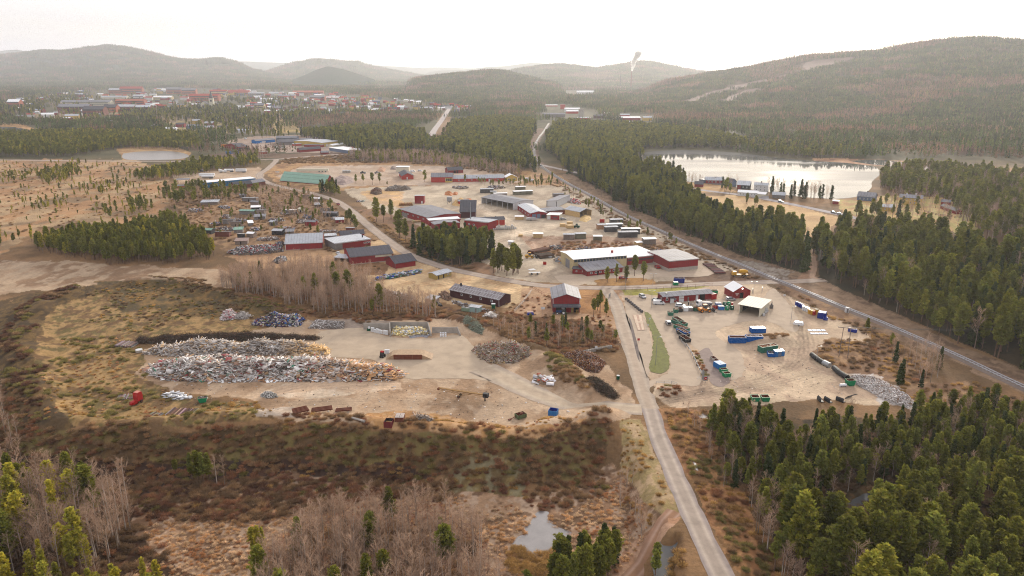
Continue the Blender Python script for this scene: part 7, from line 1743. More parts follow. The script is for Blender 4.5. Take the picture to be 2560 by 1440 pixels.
rail('wire_fence', 'brown wire fence beside the bare birch at the crossroads', [(1452, 748), (1480, 746), (1500, 744)], 1.6, RUST, .05, 3.0, (1.0, .5))
rail('wire_fence', 'leaning fence with debris beside the black brown shed', [(1330, 728), (1318, 745), (1302, 765), (1285, 782)], 1.4, GALV, .05, 3.0, (1.0, .5))
rail('wire_fence', 'paddock fence in the yellow farm meadow', [(2310, 530), (2350, 540), (2400, 545), (2396, 530)], 1.4, DRED, .12, 4, (1.0, .5))
for i in range(9):
 x, y = 1566 + 38 * i / 8, 750 + 31 * i / 8
 e = empty('barrier_block', 'grey rounded barrier block in the slanting line beside the gate', 'barrier', P(x, y), .6, 'barrier blocks in a slanting line beside the gate')
 m = MB(); m.prism([(-.55, 0), (.55, 0), (.6, .5), (.45, .95), (.2, 1.1), (-.2, 1.1), (-.45, .95), (-.6, .5)], -.45, .45); m.build('block', M('dark_concrete', S(112, 106, 104), var=.2), e)
for i in range(12):
 x, y = 1462 + 64 * i / 11, 883 - 13 * i / 11
 e = empty('concrete_block', 'pale concrete block in the row bordering the compost place', 'concrete block', P(x, y), .1, 'concrete blocks bordering the compost place')
 m = MB(); m.box((-.6, -.4, 0), (.6, .4, 1.05)); m.box((-.35, -.15, 1.05), (.35, .15, 1.2)); m.build('block', CONC, e)
e = empty('weighbridge', 'steel weighbridge deck with two pale tracks', 'weighbridge', P(1597, 807), 0)
wb = [P(*q) for q in ((1581, 788), (1605, 787), (1612, 826), (1594, 827))]; o_ = P(1597, 807)
m = MB(); m.face([tuple((w - o_) + Vector((0, 0, .16))) for w in wb][::-1])
m.build('deck', M('rust_brown_deck', S(190, 150, 126), var=.25, scale=1.5), e)
def lerp4(s, t): return wb[0].lerp(wb[1], s).lerp(wb[3].lerp(wb[2], s), t) - o_
for s0, s1 in ((.08, .38), (.62, .92)):
 m = MB(); m.face([tuple(lerp4(s, t) + Vector((0, 0, .2))) for s, t in ((s0, 0.02), (s1, 0.02), (s1, .98), (s0, .98))]); m.build('track', M('pale_track_plate', S(222, 194, 166), var=.15), e)
m = MB(); m.face([tuple(lerp4(s, t) + Vector((0, 0, .24))) for s, t in ((0, .46), (1, .46), (1, .54), (0, .54))]); m.build('cross_plate', M('pale_track_plate'), e)
# people by the office
def person(label, px, py, top, legs, hair, rz):
 p = P(px, py); V = [(0, 0, .95), (0, 0, 1.15), (0, 0, 1.42), (0, 0, 1.52), (0, -.02, 1.66), (.1, 0, .9), (.12, -.03, .5), (.12, 0, .06), (.13, -.16, .03), (-.1, 0, .9), (-.12, .03, .5), (-.12, .02, .06), (-.13, -.14, .03), (.2, 0, 1.4), (.26, .02, 1.12), (.25, -.08, .86), (-.2, 0, 1.4), (-.26, .02, 1.12), (-.25, -.08, .86)]
 E = [(0, 1), (1, 2), (2, 3), (3, 4), (0, 5), (5, 6), (6, 7), (7, 8), (0, 9), (9, 10), (10, 11), (11, 12), (2, 13), (13, 14), (14, 15), (2, 16), (16, 17), (17, 18)]
 R = [.15, .16, .15, .06, .11, .1, .075, .05, .045, .1, .075, .05, .045, .075, .05, .04, .075, .05, .04]
 me = bpy.data.meshes.new('body'); me.from_pydata(V, E, []); o = bpy.data.objects.new('person', me); COL.objects.link(o)
 o.location = p; o.rotation_euler[2] = rz
 sk = o.modifiers.new('skin', 'SKIN'); o.modifiers.new('sub', 'SUBSURF').levels = 1
 for i, r in enumerate(R): me.skin_vertices[0].data[i].radius = (r, r)
 me.skin_vertices[0].data[0].use_root = True
 me.materials.append(top); tag(o, label, 'person')
 for nm, z0, z1, r, mt in (('trousers', .12, .92, .0, legs), ('hair', 1.68, 1.8, .12, hair)):
  m = MB()
  if nm == 'hair': m.tube((0, .02, 1.66), (0, .03, 1.79), .125, .06, n=8)
  else:
   for s in (-1, 1): m.tube((s * .12, 0, .1), (s * .1, 0, .92), .085, .125, n=8)
  m.build(nm, mt, o)
CL1, CL2, CL3 = M('dark_clothes', S(70, 66, 68)), M('grey_clothes', S(150, 146, 152)), M('white_clothes', S(214, 212, 220))
person('person in dark clothes standing apart near the recycling office', 1721, 764, CL1, CL1, CL1, .3)
person('person in grey jacket facing the one in white by the office', 1727, 765, CL2, CL1, CL1, -.8)
person('person in white jacket standing beside the one in grey', 1732, 765, CL3, CL2, CL1, .9)
# poles, signs
for px, py, h, lamp, lab in [(1639, 912, 10.5, 1, 'lamp post at the lower end of the grass island'), (1628, 770, 8, 2, 'lamp post in the recycling car park'), (1563, 730, 7, 2, 'lamp post beside the entrance gate'), (1883, 735, 6, 2, 'lamp post behind the white roofed hall'), (1977, 806, 7, 1, 'lamp post beside the cargo trailer'), (2040, 905, 6, 1, 'lamp post beside the black culverts'), (925, 754, 9, 1, 'lamp post at the edge of the bare thicket'), (1406, 838, 9, 0, 'bare post in the thicket below the tractor'), (990, 692, 8, 0, 'pole in front of the smaller red barn'), (1302, 660, 11, 1, 'tall lamp post in the sawmill yard'), (1270, 575, 12, 1, 'tall lamp post beside the drying kiln'), (1119, 440, 10, 1, 'tall lamp post beside the northern red barn'), (1224, 440, 12, 1, 'tall lamp post beside the northern workshops'), (1632, 714, 6, 2, 'lamp post beside the cross road')]:
 pole('lamp_post' if lamp else 'utility_pole', lab, px, py, h, 'lamp post' if lamp else 'pole', GALV if lamp else OLDW, lamp)
for px, py, lab in [(464, 560, 'wooden power pole beside the pine block'), (2016, 604, 'grey pole beside the railway at the sawmill end'), (1665, 603, 'pole on the near side of the railway'), (1480, 528, 'pole beside the wood chip shed'), (1434, 490, 'pole beside the railway bend'), (1503, 492, 'short pole on the far side of the railway'), (296, 442, 'wooden power pole standing in the bog')]:
 pole('utility_pole', lab, px, py, 9, 'pole', OLDW, r=.13)
e = empty('power_pylon', 'twin legged wooden power pole carrying lines over the railway', 'power pole', P(2108, 893), -.35)
for s in (-1, 1): m = MB(); m.tube((s * 1.5, 0, -.3), (s * 1.2, 0, 11.5), .16, .11, n=7); m.build('leg', OLDW, e)
m = MB(); m.box((-3, -.1, 11.2), (3, .1, 11.45)); m.tube((-1.5, 0, 5), (1.4, 0, 8), .06); m.build('crossarm', OLDW, e)
for s in (-2.8, 0, 2.8): m = MB(); m.tube((s, 0, 11.45), (s, 0, 11.8), .09, .06, n=6); m.build('insulator', WHT, e)
o1 = P(2108, 893)
for k, s in enumerate((-2.8, 0, 2.8)):
 a = o1 + Vector((s * math.cos(.35), -s * math.sin(.35), 11.8)); b_ = Vector((o1.x + 150 + s, o1.y + 14 + s * 2, 11.8)); m = MB(); pv = None
 for i in range(25):
  t = i / 24; q = a.lerp(b_, t) - Vector((0, 0, 3.2 * 4 * t * (1 - t)))
  if pv: m.tube(pv, q, .035, n=4, caps=False)
  pv = q
 tag(m.build('power_line', BLKS), 'thin power line sagging from the twin legged pole, one of three', 'cable', 'power lines from the twin legged pole')
def stop_face(bo, w, h, hh):
 m = MB(); c = h - hh * .45; m.tube((0, -.14, c), (0, -.17, c), w * .36, n=16); m.build('red_disc', C_REDP, bo)
 m = MB(); m.box((-w * .2, -.2, c - .09), (w * .2, -.172, c + .09)); m.build('white_bar', WHT, bo)
signpost('grey sign board with red round no entry disc at the ramp', 1763, 958, 2.6, 1.5, 1.7, GALV, extra=stop_face)
e = empty('gate_pillar', 'grey gate pillar at the end of the guard rail', 'gate', P(1757, 948), 0); m = MB(); m.box((-.35, -.25, 0), (.35, .25, 3.0)); m.prism([(-.35, 3.0), (.35, 3.0), (0, 3.5)], -.25, .25); m.build('pillar', GALV, e)
e = empty('post_barrier', 'row of thin white barrier posts beside the gate pillar', 'barrier', P(1751, 950), 0); m = MB()
for i in range(4): m.tube((i * .4 - .8, 0, 0), (i * .4 - 1.3, .2, 1.5), .04, n=5)
m.build('post', WHT, e)
signpost('red round sign on a base in the lane divider', 1596, 856, 1.7, .9, .9, C_REDP)
signpost('small white sign in the lawn beside the weighbridge lane', 1624, 806, 2.0, .6, .6, WHT)
signpost('white sign lower down the lawn strip', 1620, 818, 1.4, .6, .6, WHT)
signpost('white square sign on a trailer beside the open red barn', 1357, 786, 3.4, 1.7, 1.1, WHT)
signpost('white sign above the concrete block row', 1490, 880, 2.4, 1.0, .9, WHT)
signpost('white sign beside the railway crossing', 1960, 748, 2.4, 1.0, .8, WHT)
signpost('yellow sign board on tall posts beside the bog road', 628, 416, 6.5, 3.0, 2.2, C_YELLOW)
signpost('pale sign board beside the pale green hall', 694, 434, 2.4, 4, 1.2, WHT)
for i in range(7): signpost('small white bay sign on a post before the recycling office', 1676 + i * 15, 764 - i, 1.7, .5, .6, WHT, name='bay_sign'); bpy.context.scene.objects[COL.objects[-1].name]
for o in [o for o in COL.objects if o.name.startswith('bay_sign')]: o['group'] = 'bay signs before the recycling office'
signpost('wide road sign board beside the lake road', 1912, 500, 3.2, 6, 2, M('sign_grey', S(190, 190, 196)))
for x, y, lab in [(1524, 745, 'grey metal gate leaf standing open by the entrance'), (1881, 733, 'grey mesh gate leaf behind the white roofed hall'), (1905, 730, 'solid grey gate leaf at the rear exit')]:
 e = empty('gate', lab, 'gate', P(x, y), 1.2); m = MB(); m.box((-1.6, -.04, .2), (1.6, .04, 2.2)); m.build('leaf', GALV, e)
 m = MB(); m.tube((-1.7, 0, 0), (-1.7, 0, 2.5), .09); m.build('post', GALV, e)
tub('bin', 'green wheelie bin with white lid beside the compost place', 1545, 948, .55, 1.3, C_DGREEN, 'bin', WHT)
e = empty('digger_attachment', 'grey upright attachment standing beside the cream shelter', 'attachment', P(1928, 771), 0); m = MB(); m.box((-.7, -.5, 0), (.7, .5, 1.6)); m.box((-.3, -.3, 1.6), (.3, .3, 2.3)); m.tube((-.2, 0, 2.3), (-.3, 0, 3.2), .08); m.tube((.2, 0, 2.3), (.3, 0, 3.2), .08); m.build('body', M('dark_concrete'), e)
for i, (x, y, z) in enumerate([(1909, 790, 0), (1913, 783, 0), (1917, 780, 0), (1914, 782, 1.16)]): tote(x, y, z, ('white tank tote at the near corner of the cream shelter', 'white tank tote behind the corner one at the cream shelter', 'farthest white tank tote along the cream shelter', 'white tank tote stacked on another beside the cream shelter')[i], None)
# ================================================================ landfill yard
def wall(name, label, A, B, h, t=.35, sl=0):
 a, b = P(*A), P(*B); e = empty(name, label, 'wall', a, math.atan2(b.y - a.y, b.x - a.x)); L = (b - a).length; m = MB()
 m.prism([(0, -.3), (L, -.3), (L, h - sl), (0, h)], -t / 2, t / 2); m.build('panel', CONC, e)
 m = MB(); m.box((0, -t * .9, -.2), (L, t * .9, .25)); m.build('footing', CONC, e)
 return e
wall('concrete_wall', 'concrete back wall behind the row of scrapped fridges', (909, 823), (974, 823), 2.6)
wall('concrete_wall', 'concrete back wall of the insulation bay', (976, 821), (1069, 821), 2.8)
wall('concrete_wall', 'side wall between fridge bay and insulation bay', (975, 822), (976, 843), 2.8, sl=.4)
wall('concrete_wall', 'sloped side wall at the far end of the insulation bay', (1070, 821), (1078, 841), 2.8, sl=1.6)
wall('concrete_wall', 'concrete back wall of the small white goods bay', (1080, 832), (1143, 832), 2.4)
wall('concrete_wall', 'sloped side wall closing the white goods bay', (1143, 831), (1151, 840), 2.5, sl=1.6)
def fridge(px, py, z, h, w, mt, lab, grp):
 p = P(px, py); e = empty('fridge', lab, 'fridge', (p.x, p.y, p.z + z), random.uniform(-.25, .25), grp)
 m = MB(); m.box((-w / 2, -.3, 0), (w / 2, .32, h)); m.build('cabinet', mt, e)
 m = MB(); m.box((-w / 2 + .01, -.36, .05), (w / 2 - .01, -.31, h * .62)); m.box((-w / 2 + .01, -.36, h * .64), (w / 2 - .01, -.31, h - .02)); m.build('door', mt, e)
rg = random.Random(8)
for i in range(10): fridge(930 + i * 4.1 + (i > 6) * 2, 829 + i * .9, 0, rg.choice((1.5, 1.7, 1.8, 1.2)), .68, C_WHITE, 'scrapped white fridge standing in the row against the concrete wall', 'scrapped white fridges in a row')
fridge(922, 827, 0, .9, 1.4, C_DGREEN, 'low green chest beside the first scrapped fridge', None); fridge(923, 827, .9, .8, .7, C_WHITE, 'small white fridge standing on the green chest', None)
for i in range(6): fridge(1102 + (i % 3) * 6, 836 + (i // 3) * 6, 0 if i else .0, .85, .65, C_WHITE, 'dumped white washing machine in the small bay', 'dumped white machines in the small bay')
heap('insulation_heap', 'heap of yellow and white insulation in the concrete bay', [(977, 838), (1010, 840), (1072, 838), (1066, 825), (1040, 823), (980, 823)], 2.2, 620, [(4, (236, 214, 150)), (3, (240, 234, 224)), (2, (206, 180, 120)), (1, (180, 190, 205))], [(2, (.5, .3, .14)), (1, (.9, .4, .05)), (2, (.25, .2, .15))], 31, basecol=(214, 190, 140))
for i, (x, y, w) in enumerate([(1040, 843, 2.6), (1058, 842, 2.0)]):
 e = empty('steel_sheet', ('wide grey sheet leaning on the insulation heap', 'bent grey sheet beside the end wall')[i], 'metal sheet', P(x, y), .5 - i); m = MB(); T = Matrix.Rotation(.35, 4, 'X'); m.box((-w, -1, .05), (w, 1, .12), T=T); m.box((-w, .95, .12), (w, 1.05, .3), T=T); m.build('sheet', R_GRY, e)
def white_mix(col, sx, sy, rng):
 # paler boards at one end, yellow new timber at the other
 w = np.clip((sx - .72) / .2, 0, 1)[:, None] * (rng.random((len(sx), 1)) < .8)
 y = np.array(S(240, 196, 136)) * rng.uniform(.7, 1.25, (len(sx), 1))
 return col * (1 - w) + y * w
def front_mix(col, sx, sy, rng):
 w = np.clip((sx - .62) / .25, 0, 1)[:, None] * (rng.random((len(sx), 1)) < .55)
 y = np.array(S(230, 178, 126)) * rng.uniform(.6, 1.3, (len(sx), 1))
 return col * (1 - w) + y * w
GREYW = [(5, (216, 206, 198)), (3, (180, 168, 158)), (3, (244, 238, 232)), (1.5, (156, 120, 100)), (.25, (160, 76, 76)), (.06, (70, 130, 106)), (1, (110, 98, 92)), (1, (206, 166, 124))]
PLANK = [(5, (1.9, .13, .05)), (3, (1.1, .17, .06)), (1.4, (.9, .6, .05)), (1, (.45, .4, .25))]
heap('wood_heap', 'long front heap of scrap timber, doors and window frames', [(366, 928), (400, 948), (470, 955), (660, 951), (860, 953), (975, 952), (1012, 936), (985, 922), (900, 910), (800, 903), (650, 898), (500, 898), (410, 906), (375, 918)], 4.6, 5600, GREYW, PLANK + [(.25, (1.6, 1.1, .05)), (.2, (.9, .6, .5))], 41, slope=.8, tilt=.26, shade=front_mix)
heap('white_goods_scatter', 'white window frames and boards strewn along the front heap', [(400, 950), (560, 957), (800, 955), (800, 948), (600, 947), (470, 948)], .6, 170, [(6, (240, 238, 236)), (1, (200, 150, 110))], [(2, (.6, .4, .05)), (1, (.3, .3, .2)), (1, (.9, .05, .05))], 43, tilt=.3, basecol=(150, 130, 115))
heap('wood_heap', 'rear heap of grey timber turning fresh yellow at one end', [(362, 884), (400, 891), (560, 888), (700, 888), (822, 885), (820, 872), (760, 864), (600, 861), (480, 864), (400, 870)], 4.2, 3400, [(5, (206, 196, 188)), (3, (172, 160, 150)), (2, (232, 224, 216)), (1.5, (206, 170, 128)), (1, (120, 104, 92))], PLANK, 42, slope=.9, tilt=.26, shade=white_mix)
brush('brush_heap', 'long dark ridge of branches behind the timber heaps', [(330, 862), (420, 859), (560, 856), (700, 852), (792, 852), (806, 846), (780, 840), (700, 838), (560, 836), (420, 841), (340, 850)], 3.4, 6500, [(104, 74, 56), (74, 58, 46), (88, 84, 52), (130, 92, 70)], 44)
heap('waste_heap', 'heap of mixed colourful waste behind the dark branch ridge', [(630, 813), (690, 818), (745, 817), (764, 806), (742, 798), (680, 796), (640, 802)], 4.0, 1300, [(4, (210, 200, 198)), (2, (90, 80, 90)), (1, (90, 60, 110)), (1, (60, 110, 180)), (1, (130, 150, 110)), (1.5, (150, 70, 60)), (2, (60, 56, 60)), (1, (214, 200, 150))], [(2, (.5, .4, .12)), (3, (.9, .08, .06)), (2, (.3, .3, .2)), (1, (.8, .5, .04))], 45)
heap('timber_heap', 'neat heap of whitish boards beside the mixed waste', [(555, 800), (585, 799), (588, 786), (560, 784)], 4.2, 420, [(4, (214, 204, 200)), (2, (176, 164, 160)), (.5, (196, 100, 110))], [(4, (1.3, .12, .06)), (1, (.5, .4, .05))], 46, slope=1.6, tilt=.15)
heap('timber_heap', 'round heap of whitish sticks next to the neat board heap', [(590, 798), (612, 799), (630, 794), (618, 786), (596, 787)], 2.8, 380, [(4, (206, 198, 192)), (2, (160, 148, 140))], [(4, (1.0, .06, .05))], 47, slope=1.2)
heap('timber_heap', 'broad heap of weathered poles and boards beside the landfill road', [(1182, 876), (1202, 897), (1232, 909), (1284, 908), (1322, 892), (1324, 880), (1290, 872), (1230, 866), (1195, 868)], 4.2, 2600, [(5, (176, 158, 138)), (3, (204, 192, 180)), (3, (130, 108, 86)), (1, (190, 160, 110)), (.3, (190, 90, 90))], [(6, (1.3, .07, .06)), (1, (.5, .35, .04))], 48)
heap('compost_heap', 'reddish brown heap of garden waste beside the block row', [(1398, 892), (1430, 916), (1466, 936), (1500, 932), (1516, 908), (1492, 888), (1442, 880)], 3.6, 2400, [(4, (134, 84, 60)), (3, (100, 70, 54)), (2, (170, 150, 140)), (1, (170, 120, 60))], [(3, (.3, .1, .05)), (2, (.15, .15, .1))], 49, basecol=(96, 66, 50))
brush('brush_heap', 'dark heap of spruce branches by the crossroads', [(1462, 968), (1488, 996), (1536, 1002), (1548, 993), (1514, 972), (1482, 958)], 3.2, 2600, [(84, 76, 54), (110, 90, 76), (70, 66, 44), (130, 100, 84)], 50)
heap('mattress_heap', 'dumped white mattresses and panels below the grassy mound', [(1327, 952), (1350, 962), (1380, 968), (1392, 962), (1372, 946), (1342, 940)], .9, 26, [(6, (236, 232, 232)), (1, (210, 190, 160)), (1, (190, 100, 70))], [(2, (1.0, .6, .15)), (1, (.6, .6, .3))], 51, tilt=.3, basecol=(150, 124, 100))
heap('plastic_scatter', 'pale plastic sheets strewn on the grass below the front heap', [(405, 985), (440, 980), (470, 990), (480, 996), (450, 1000), (410, 994)], .5, 46, [(4, (220, 220, 222)), (1, (170, 170, 176))], [(2, (.9, .5, .02)), (1, (.5, .4, .1))], 52, tilt=.2, basecol=(190, 186, 180))
heap('plaster_heap', 'small grey heap of chalky rubble below the front heap', [(648, 992), (672, 997), (700, 992), (680, 982), (660, 983)], 1.3, 160, [(3, (200, 196, 190)), (2, (140, 136, 130))], [(1, (.2, .15, .1))], 53, basecol=(160, 158, 150))
heap('scrap_iron_heap', 'grey tangle of scrap iron and branches on the embankment edge', [(1024, 1066), (1050, 1076), (1084, 1078), (1078, 1062), (1046, 1056)], 1.3, 240, [(3, (190, 176, 164)), (2, (130, 116, 106))], [(5, (1.1, .04, .04))], 54)
heap('glass_shard_heap', 'dark gravelly strip of crushed rubble behind the yard', [(768, 822), (860, 822), (862, 806), (790, 802)], .8, 800, [(3, (150, 138, 130)), (1, (214, 208, 204))], [(1, (.2, .15, .1))], 55, basecol=(140, 126, 116))
heap('net_heap', 'long grey green heap of netting along the bank', [(1156, 812), (1180, 830), (1206, 840), (1210, 830), (1190, 812), (1165, 804)], 2.0, 700, [(3, (150, 156, 136)), (1, (120, 120, 100))], [(3, (.5, .05, .04))], 56, basecol=(126, 130, 112))
logs('pile of grey poles at the end of the dark branch ridge', (284, 868), (330, 870), 0.9, 5, [(176, 160, 150), (140, 122, 112)], 57)
logs('old grey poles beside the red machine', (290, 1001), (340, 996), .4, 4, [(150, 126, 112), (176, 156, 144)], 58, rows=1)
logs('dark railway beams lying on the grass, short stack', (370, 1040), (408, 1040), .3, 2.5, [(96, 76, 68), (150, 136, 126)], 59, rows=1)
logs('long reddish beams lying on the grass beside the short stack', (412, 1040), (476, 1036), .4, 5, [(130, 96, 84), (176, 160, 150), (96, 70, 62)], 60, rows=1)
for i, (x0, x1, y) in enumerate([(733, 774, 1038), (778, 832, 1034), (838, 880, 1032)]):
 a, b = P(x0, y), P(x1, y - 2); e = empty('steel_beam_stack', ('darkest stack of rusty beams at the bank edge', 'middle stack of rusty beams at the bank edge', 'shortest stack of rusty beams nearest the red skip')[i], 'beam stack', a, math.atan2(b.y - a.y, b.x - a.x)); L = (b - a).length
 for j in range(5 - i):
  m = MB(); yy = j * .75; m.box((.1 * j, yy, .25), (L - .1 * ((j * 2) % 3), yy + .3, .33)); m.box((.1 * j, yy + .12, .33), (L, yy + .18, .6)); m.box((.1 * j, yy, .6), (L - .1, yy + .3, .68)); m.build('beam', RUST, e)
 m = MB(); m.box((.5, 0, 0), (.7, 3.4, .24)); m.box((L - .7, 0, 0), (L - .5, 3.4, .24)); m.build('bearer', OLDW, e)
# earth filled ramp box in the yard
a, u, n, L, d, rz = frame((984, 899), (1056, 899), 5.5)
e = empty('loading_ramp', 'earth filled ramp boxed with rusty steel plates', 'ramp', a, rz)
for i in range(3): m = MB(); m.box((L * i / 3 + .04, -.1, -.2), (L * (i + 1) / 3 - .04, .05, 1.9)); m.box((L * i / 3 + .04, -.2, 1.7), (L * (i + 1) / 3 - .04, -.1, 1.9)); m.build('steel_plate', RUST, e)
m = MB(); m.prism([(-3.2, -.2), (L + 4, -.2), (L + .5, 1.5), (L - 1, 1.8), (.8, 1.8), (-1, 1.4)], .06, d); m.build('earth_fill', M('dry_fill', S(196, 164, 130), var=.3, scale=1.2), e)
e = empty('mini_loader', 'small red and black machine at the end of the earth ramp', 'machine', P(957, 893), 1.2); m = MB(); m.prism([(-1, .4), (1, .4), (1, 1.1), (.2, 1.2), (.1, 2.1), (-.8, 2.1), (-1, 1.2)], -.6, .6); m.build('body', BLKS, e)
m = MB(); m.box((-.7, -.6, 2.1), (.2, .6, 2.5)); m.build('hood', C_REDP, e); wheels(e, [(x, y) for x in (-.7, .7) for y in (-.6, .6)], .42, .3)
fridge(968, 884, 0, 1.6, 1.8, C_WHITE, 'white cabinet standing behind the small red machine', None)
# conveyor lying in the yard
e = empty('conveyor', 'old ochre conveyor on a wheeled truss lying in the yard', 'conveyor', P(1098, 985), heading(1098, 985, 1218, 1003)); L = (P(1218, 1003) - P(1098, 985)).length
OCR = M('ochre_iron', S(166, 124, 66), var=.25, scale=2)
m = MB()
for s in (-.45, .45):
 m.box((0, s - .05, 2.1), (L, s + .05, 2.2)); m.box((0, s - .05, 1.6), (L, s + .05, 1.7))
 k = int(L / .9)
 for i in range(k): m.tube((i * L / k, s, 1.65), ((i + 1) * L / k, s, 2.15) if i % 2 else (i * L / k, s, 2.15), .03, n=4)
m.box((.1, -.4, 2.2), (L - .1, .4, 2.26)); m.build('belt_frame', OCR, e)
m = MB(); m.tube((-.1, -.5, 1.9), (-.1, .5, 1.9), .4, n=12); m.build('drum', RUST, e)
m = MB(); m.box((L - 1.3, -.6, 1.3), (L + .4, .6, 2.7)); m.box((L - .9, -.15, 0), (L - .6, .15, 1.3)); m.build('drive_unit', BLKS, e)
m = MB()
for x in (4.2, L - 5.5): 
 for s in (-.4, .4): m.tube((x, s, 1.6), (L * .43, s * 1.6, .7), .07, n=5)
m.build('truss', OCR, e)
wheels(e, [(L * .43, -.9), (L * .43, .9)], .45, .25, RUST)
# odd machines and skips along the bank
e = empty('baler', 'tall red farm machine standing in the dry grass', 'farm machine', P(347, 1006), 1.3)
m = MB(); m.prism([(-1.0, .8), (1.0, .8), (1.05, 2.6), (.8, 3.5), (-.8, 3.6), (-1.05, 2.6)], -.9, .9); m.build('hopper', C_REDP, e)
m = MB(); m.box((-2.9, -.7, .4), (-1.05, .7, 1.3)); m.prism([(-3.3, .5), (-2.9, .5), (-2.9, 1.2), (-3.2, 1.0)], -.5, .5); m.build('feed_box', C_REDP, e)
m = MB(); m.box((-.85, -.75, 3.6), (.7, .75, 3.75)); m.build('top_lid', M('faded_red', S(226, 150, 132)), e); wheels(e, [(.2, -1.0), (.2, 1.0)], .5, .3, RUST)
m = MB(); m.tube((-1, .4, .7), (-1.6, 3.4, .4), .08); m.build('drawbar', BLKS, e)
skip('skip', 'green skip full of rubble tipped in the dry grass', (495, 1009), (519, 1006), 2.0, 1.5, C_GREEN, DARKM, [S(170, 150, 140), S(110, 96, 90)], taper=.5, ribs=False)
skip('skip', 'old green brown skip with a rusty tow bar', (1296, 1050), (1317, 1044), 2.2, 1.3, M('mossy_green', S(96, 110, 70), var=.3), RUST, ribs=False)
e = empty('tow_bar', 'rusty tow bar lying beside the old green brown skip', 'tow bar', P(1276, 1050), .5); m = MB(); m.tube((0, 0, .3), (4, .6, .8), .12); m.box((3.6, .2, .5), (4.6, 1.0, 1.2)); m.box((-.7, -.3, .1), (.2, .3, .4)); m.build('bar', RUST, e)
skip('skip', 'blue and turquoise skip open on one side near the landfill road', (1370, 1040), (1391, 1040), 2.4, 1.8, C_LBLUE, C_DBLUE, ribs=False)
skip('skip', 'dark red skip with open top at the embankment edge', (959, 1062), (979, 1063), 2.6, 2.0, M('oxide_red', S(128, 44, 44), var=.2), DARKM, ribs=False)
skip('skip', 'rusty skip covered with pale boards beside the dark red one', (987, 1058), (1009, 1058), 2.8, 1.5, RUST, lid=M('pale_boards', S(206, 190, 180), var=.15), nlid=2, ribs=False)
e = empty('pipe', 'grey concrete pipe lying on the embankment', 'pipe', P(880, 1046), -.5); m = MB(); m.tube((0, 0, .35), (4.5, 0, .35), .35, n=10); m.tube((4.3, 0, .35), (4.6, 0, .35), .42, n=10); m.build('pipe', CONC, e)
tub('water_tank', 'round white tank lid beside the rear timber heap', 348, 880, 1.25, .9, CONC, 'tank', WHT)
# moulded heaps of earth and sawdust
def mound(name, label, poly, H, col, seed, slope=.75): return heap(name, label, poly, H, 0, None, None, seed, slope=slope, basecol=col)
mound('sawdust_heap', 'pale yellow cone of wood chips with a grey sheet on top', [(1128, 513), (1150, 517), (1172, 513), (1168, 503), (1150, 500), (1134, 503)], 5.2, (226, 184, 122), 61, .9)
mound('bark_heap', 'larger orange brown heap of bark at the back of the sawmill yard', [(1110, 488), (1130, 490), (1136, 484), (1122, 478), (1112, 480)], 4.6, (196, 124, 72), 62, .9)
mound('bark_heap', 'smaller orange brown heap next to the larger bark heap', [(1130, 488), (1144, 488), (1146, 482), (1134, 479)], 3.4, (190, 116, 66), 63, .9)
mound('bark_heap', 'orange brown heap behind the wood chip cone', [(1162, 505), (1180, 505), (1180, 497), (1166, 496)], 4.2, (190, 116, 66), 64, .9)
mound('gravel_heap', 'broad grey gravel heap beside the red end of the pale green hall', [(832, 460), (860, 464), (886, 456), (884, 444), (856, 438), (836, 444)], 5.0, (172, 150, 140), 65, .5)
mound('gravel_heap', 'small dark gravel heap in front of the pale green hall', [(708, 449), (720, 451), (728, 447), (718, 443)], 2.6, (128, 122, 116), 66)
mound('soil_heap', 'reddish soil heap on the northern gravel yard', [(940, 428), (962, 430), (966, 422), (948, 418)], 2.6, (196, 150, 116), 67)
mound('soil_heap', 'dark soil heap behind the cream box hall', [(974, 424), (992, 424), (992, 417), (978, 416)], 3.0, (140, 122, 112), 68)
mound('chip_spill', 'spill of yellow wood chips at the open shed end', [(1446, 552), (1466, 556), (1480, 548), (1476, 538), (1452, 540)], 2.6, (230, 192, 128), 69, .6)
heap('slab_heap', 'brown heap of waste wood at the edge of the log yard', [(925, 484), (940, 488), (956, 485), (954, 475), (938, 472), (928, 476)], 3.6, 420, [(3, (126, 84, 66)), (1, (90, 66, 56))], [(3, (.9, .08, .05))], 70)
heap('slab_heap', 'silvery heap of slab wood behind the log yard', [(960, 478), (1000, 478), (1030, 474), (1020, 468), (970, 468)], 2.6, 500, [(3, (170, 160, 152)), (2, (130, 120, 112))], [(3, (1.2, .1, .05))], 71)
# junk around the black brown shed and the red barns
heap('pallet_row', 'long row of grey pallets and boards along the sandy yard', [(914, 720), (942, 720), (980, 731), (1036, 745), (1036, 755), (1000, 749), (950, 736), (915, 728)], 1.6, 420, [(4, (196, 186, 178)), (2, (150, 138, 128)), (1, (120, 90, 70))], [(2, (.6, .5, .07)), (1, (.4, .3, .3)), (1, (1.0, .08, .05))], 72, tilt=.25, slope=2)
heap('tarp_row', 'row of blue and green tarpaulin covered junk', [(936, 703), (965, 699), (1022, 690), (1052, 683), (1052, 675), (1010, 682), (965, 690), (938, 696)], 1.2, 220, [(3, (170, 180, 200)), (2, (80, 130, 100)), (1, (60, 90, 170)), (2, (190, 184, 180)), (1, (100, 80, 70))], [(2, (.8, .5, .08)), (1, (.4, .3, .3))], 73, tilt=.25, slope=2)
heap('firewood_heap', 'heap of brown split boards against the black brown shed', [(1094, 742), (1122, 754), (1130, 746), (1118, 732), (1102, 734)], 2.4, 420, [(3, (150, 112, 90)), (2, (180, 156, 136)), (1, (100, 76, 64))], [(4, (.9, .08, .05))], 74)
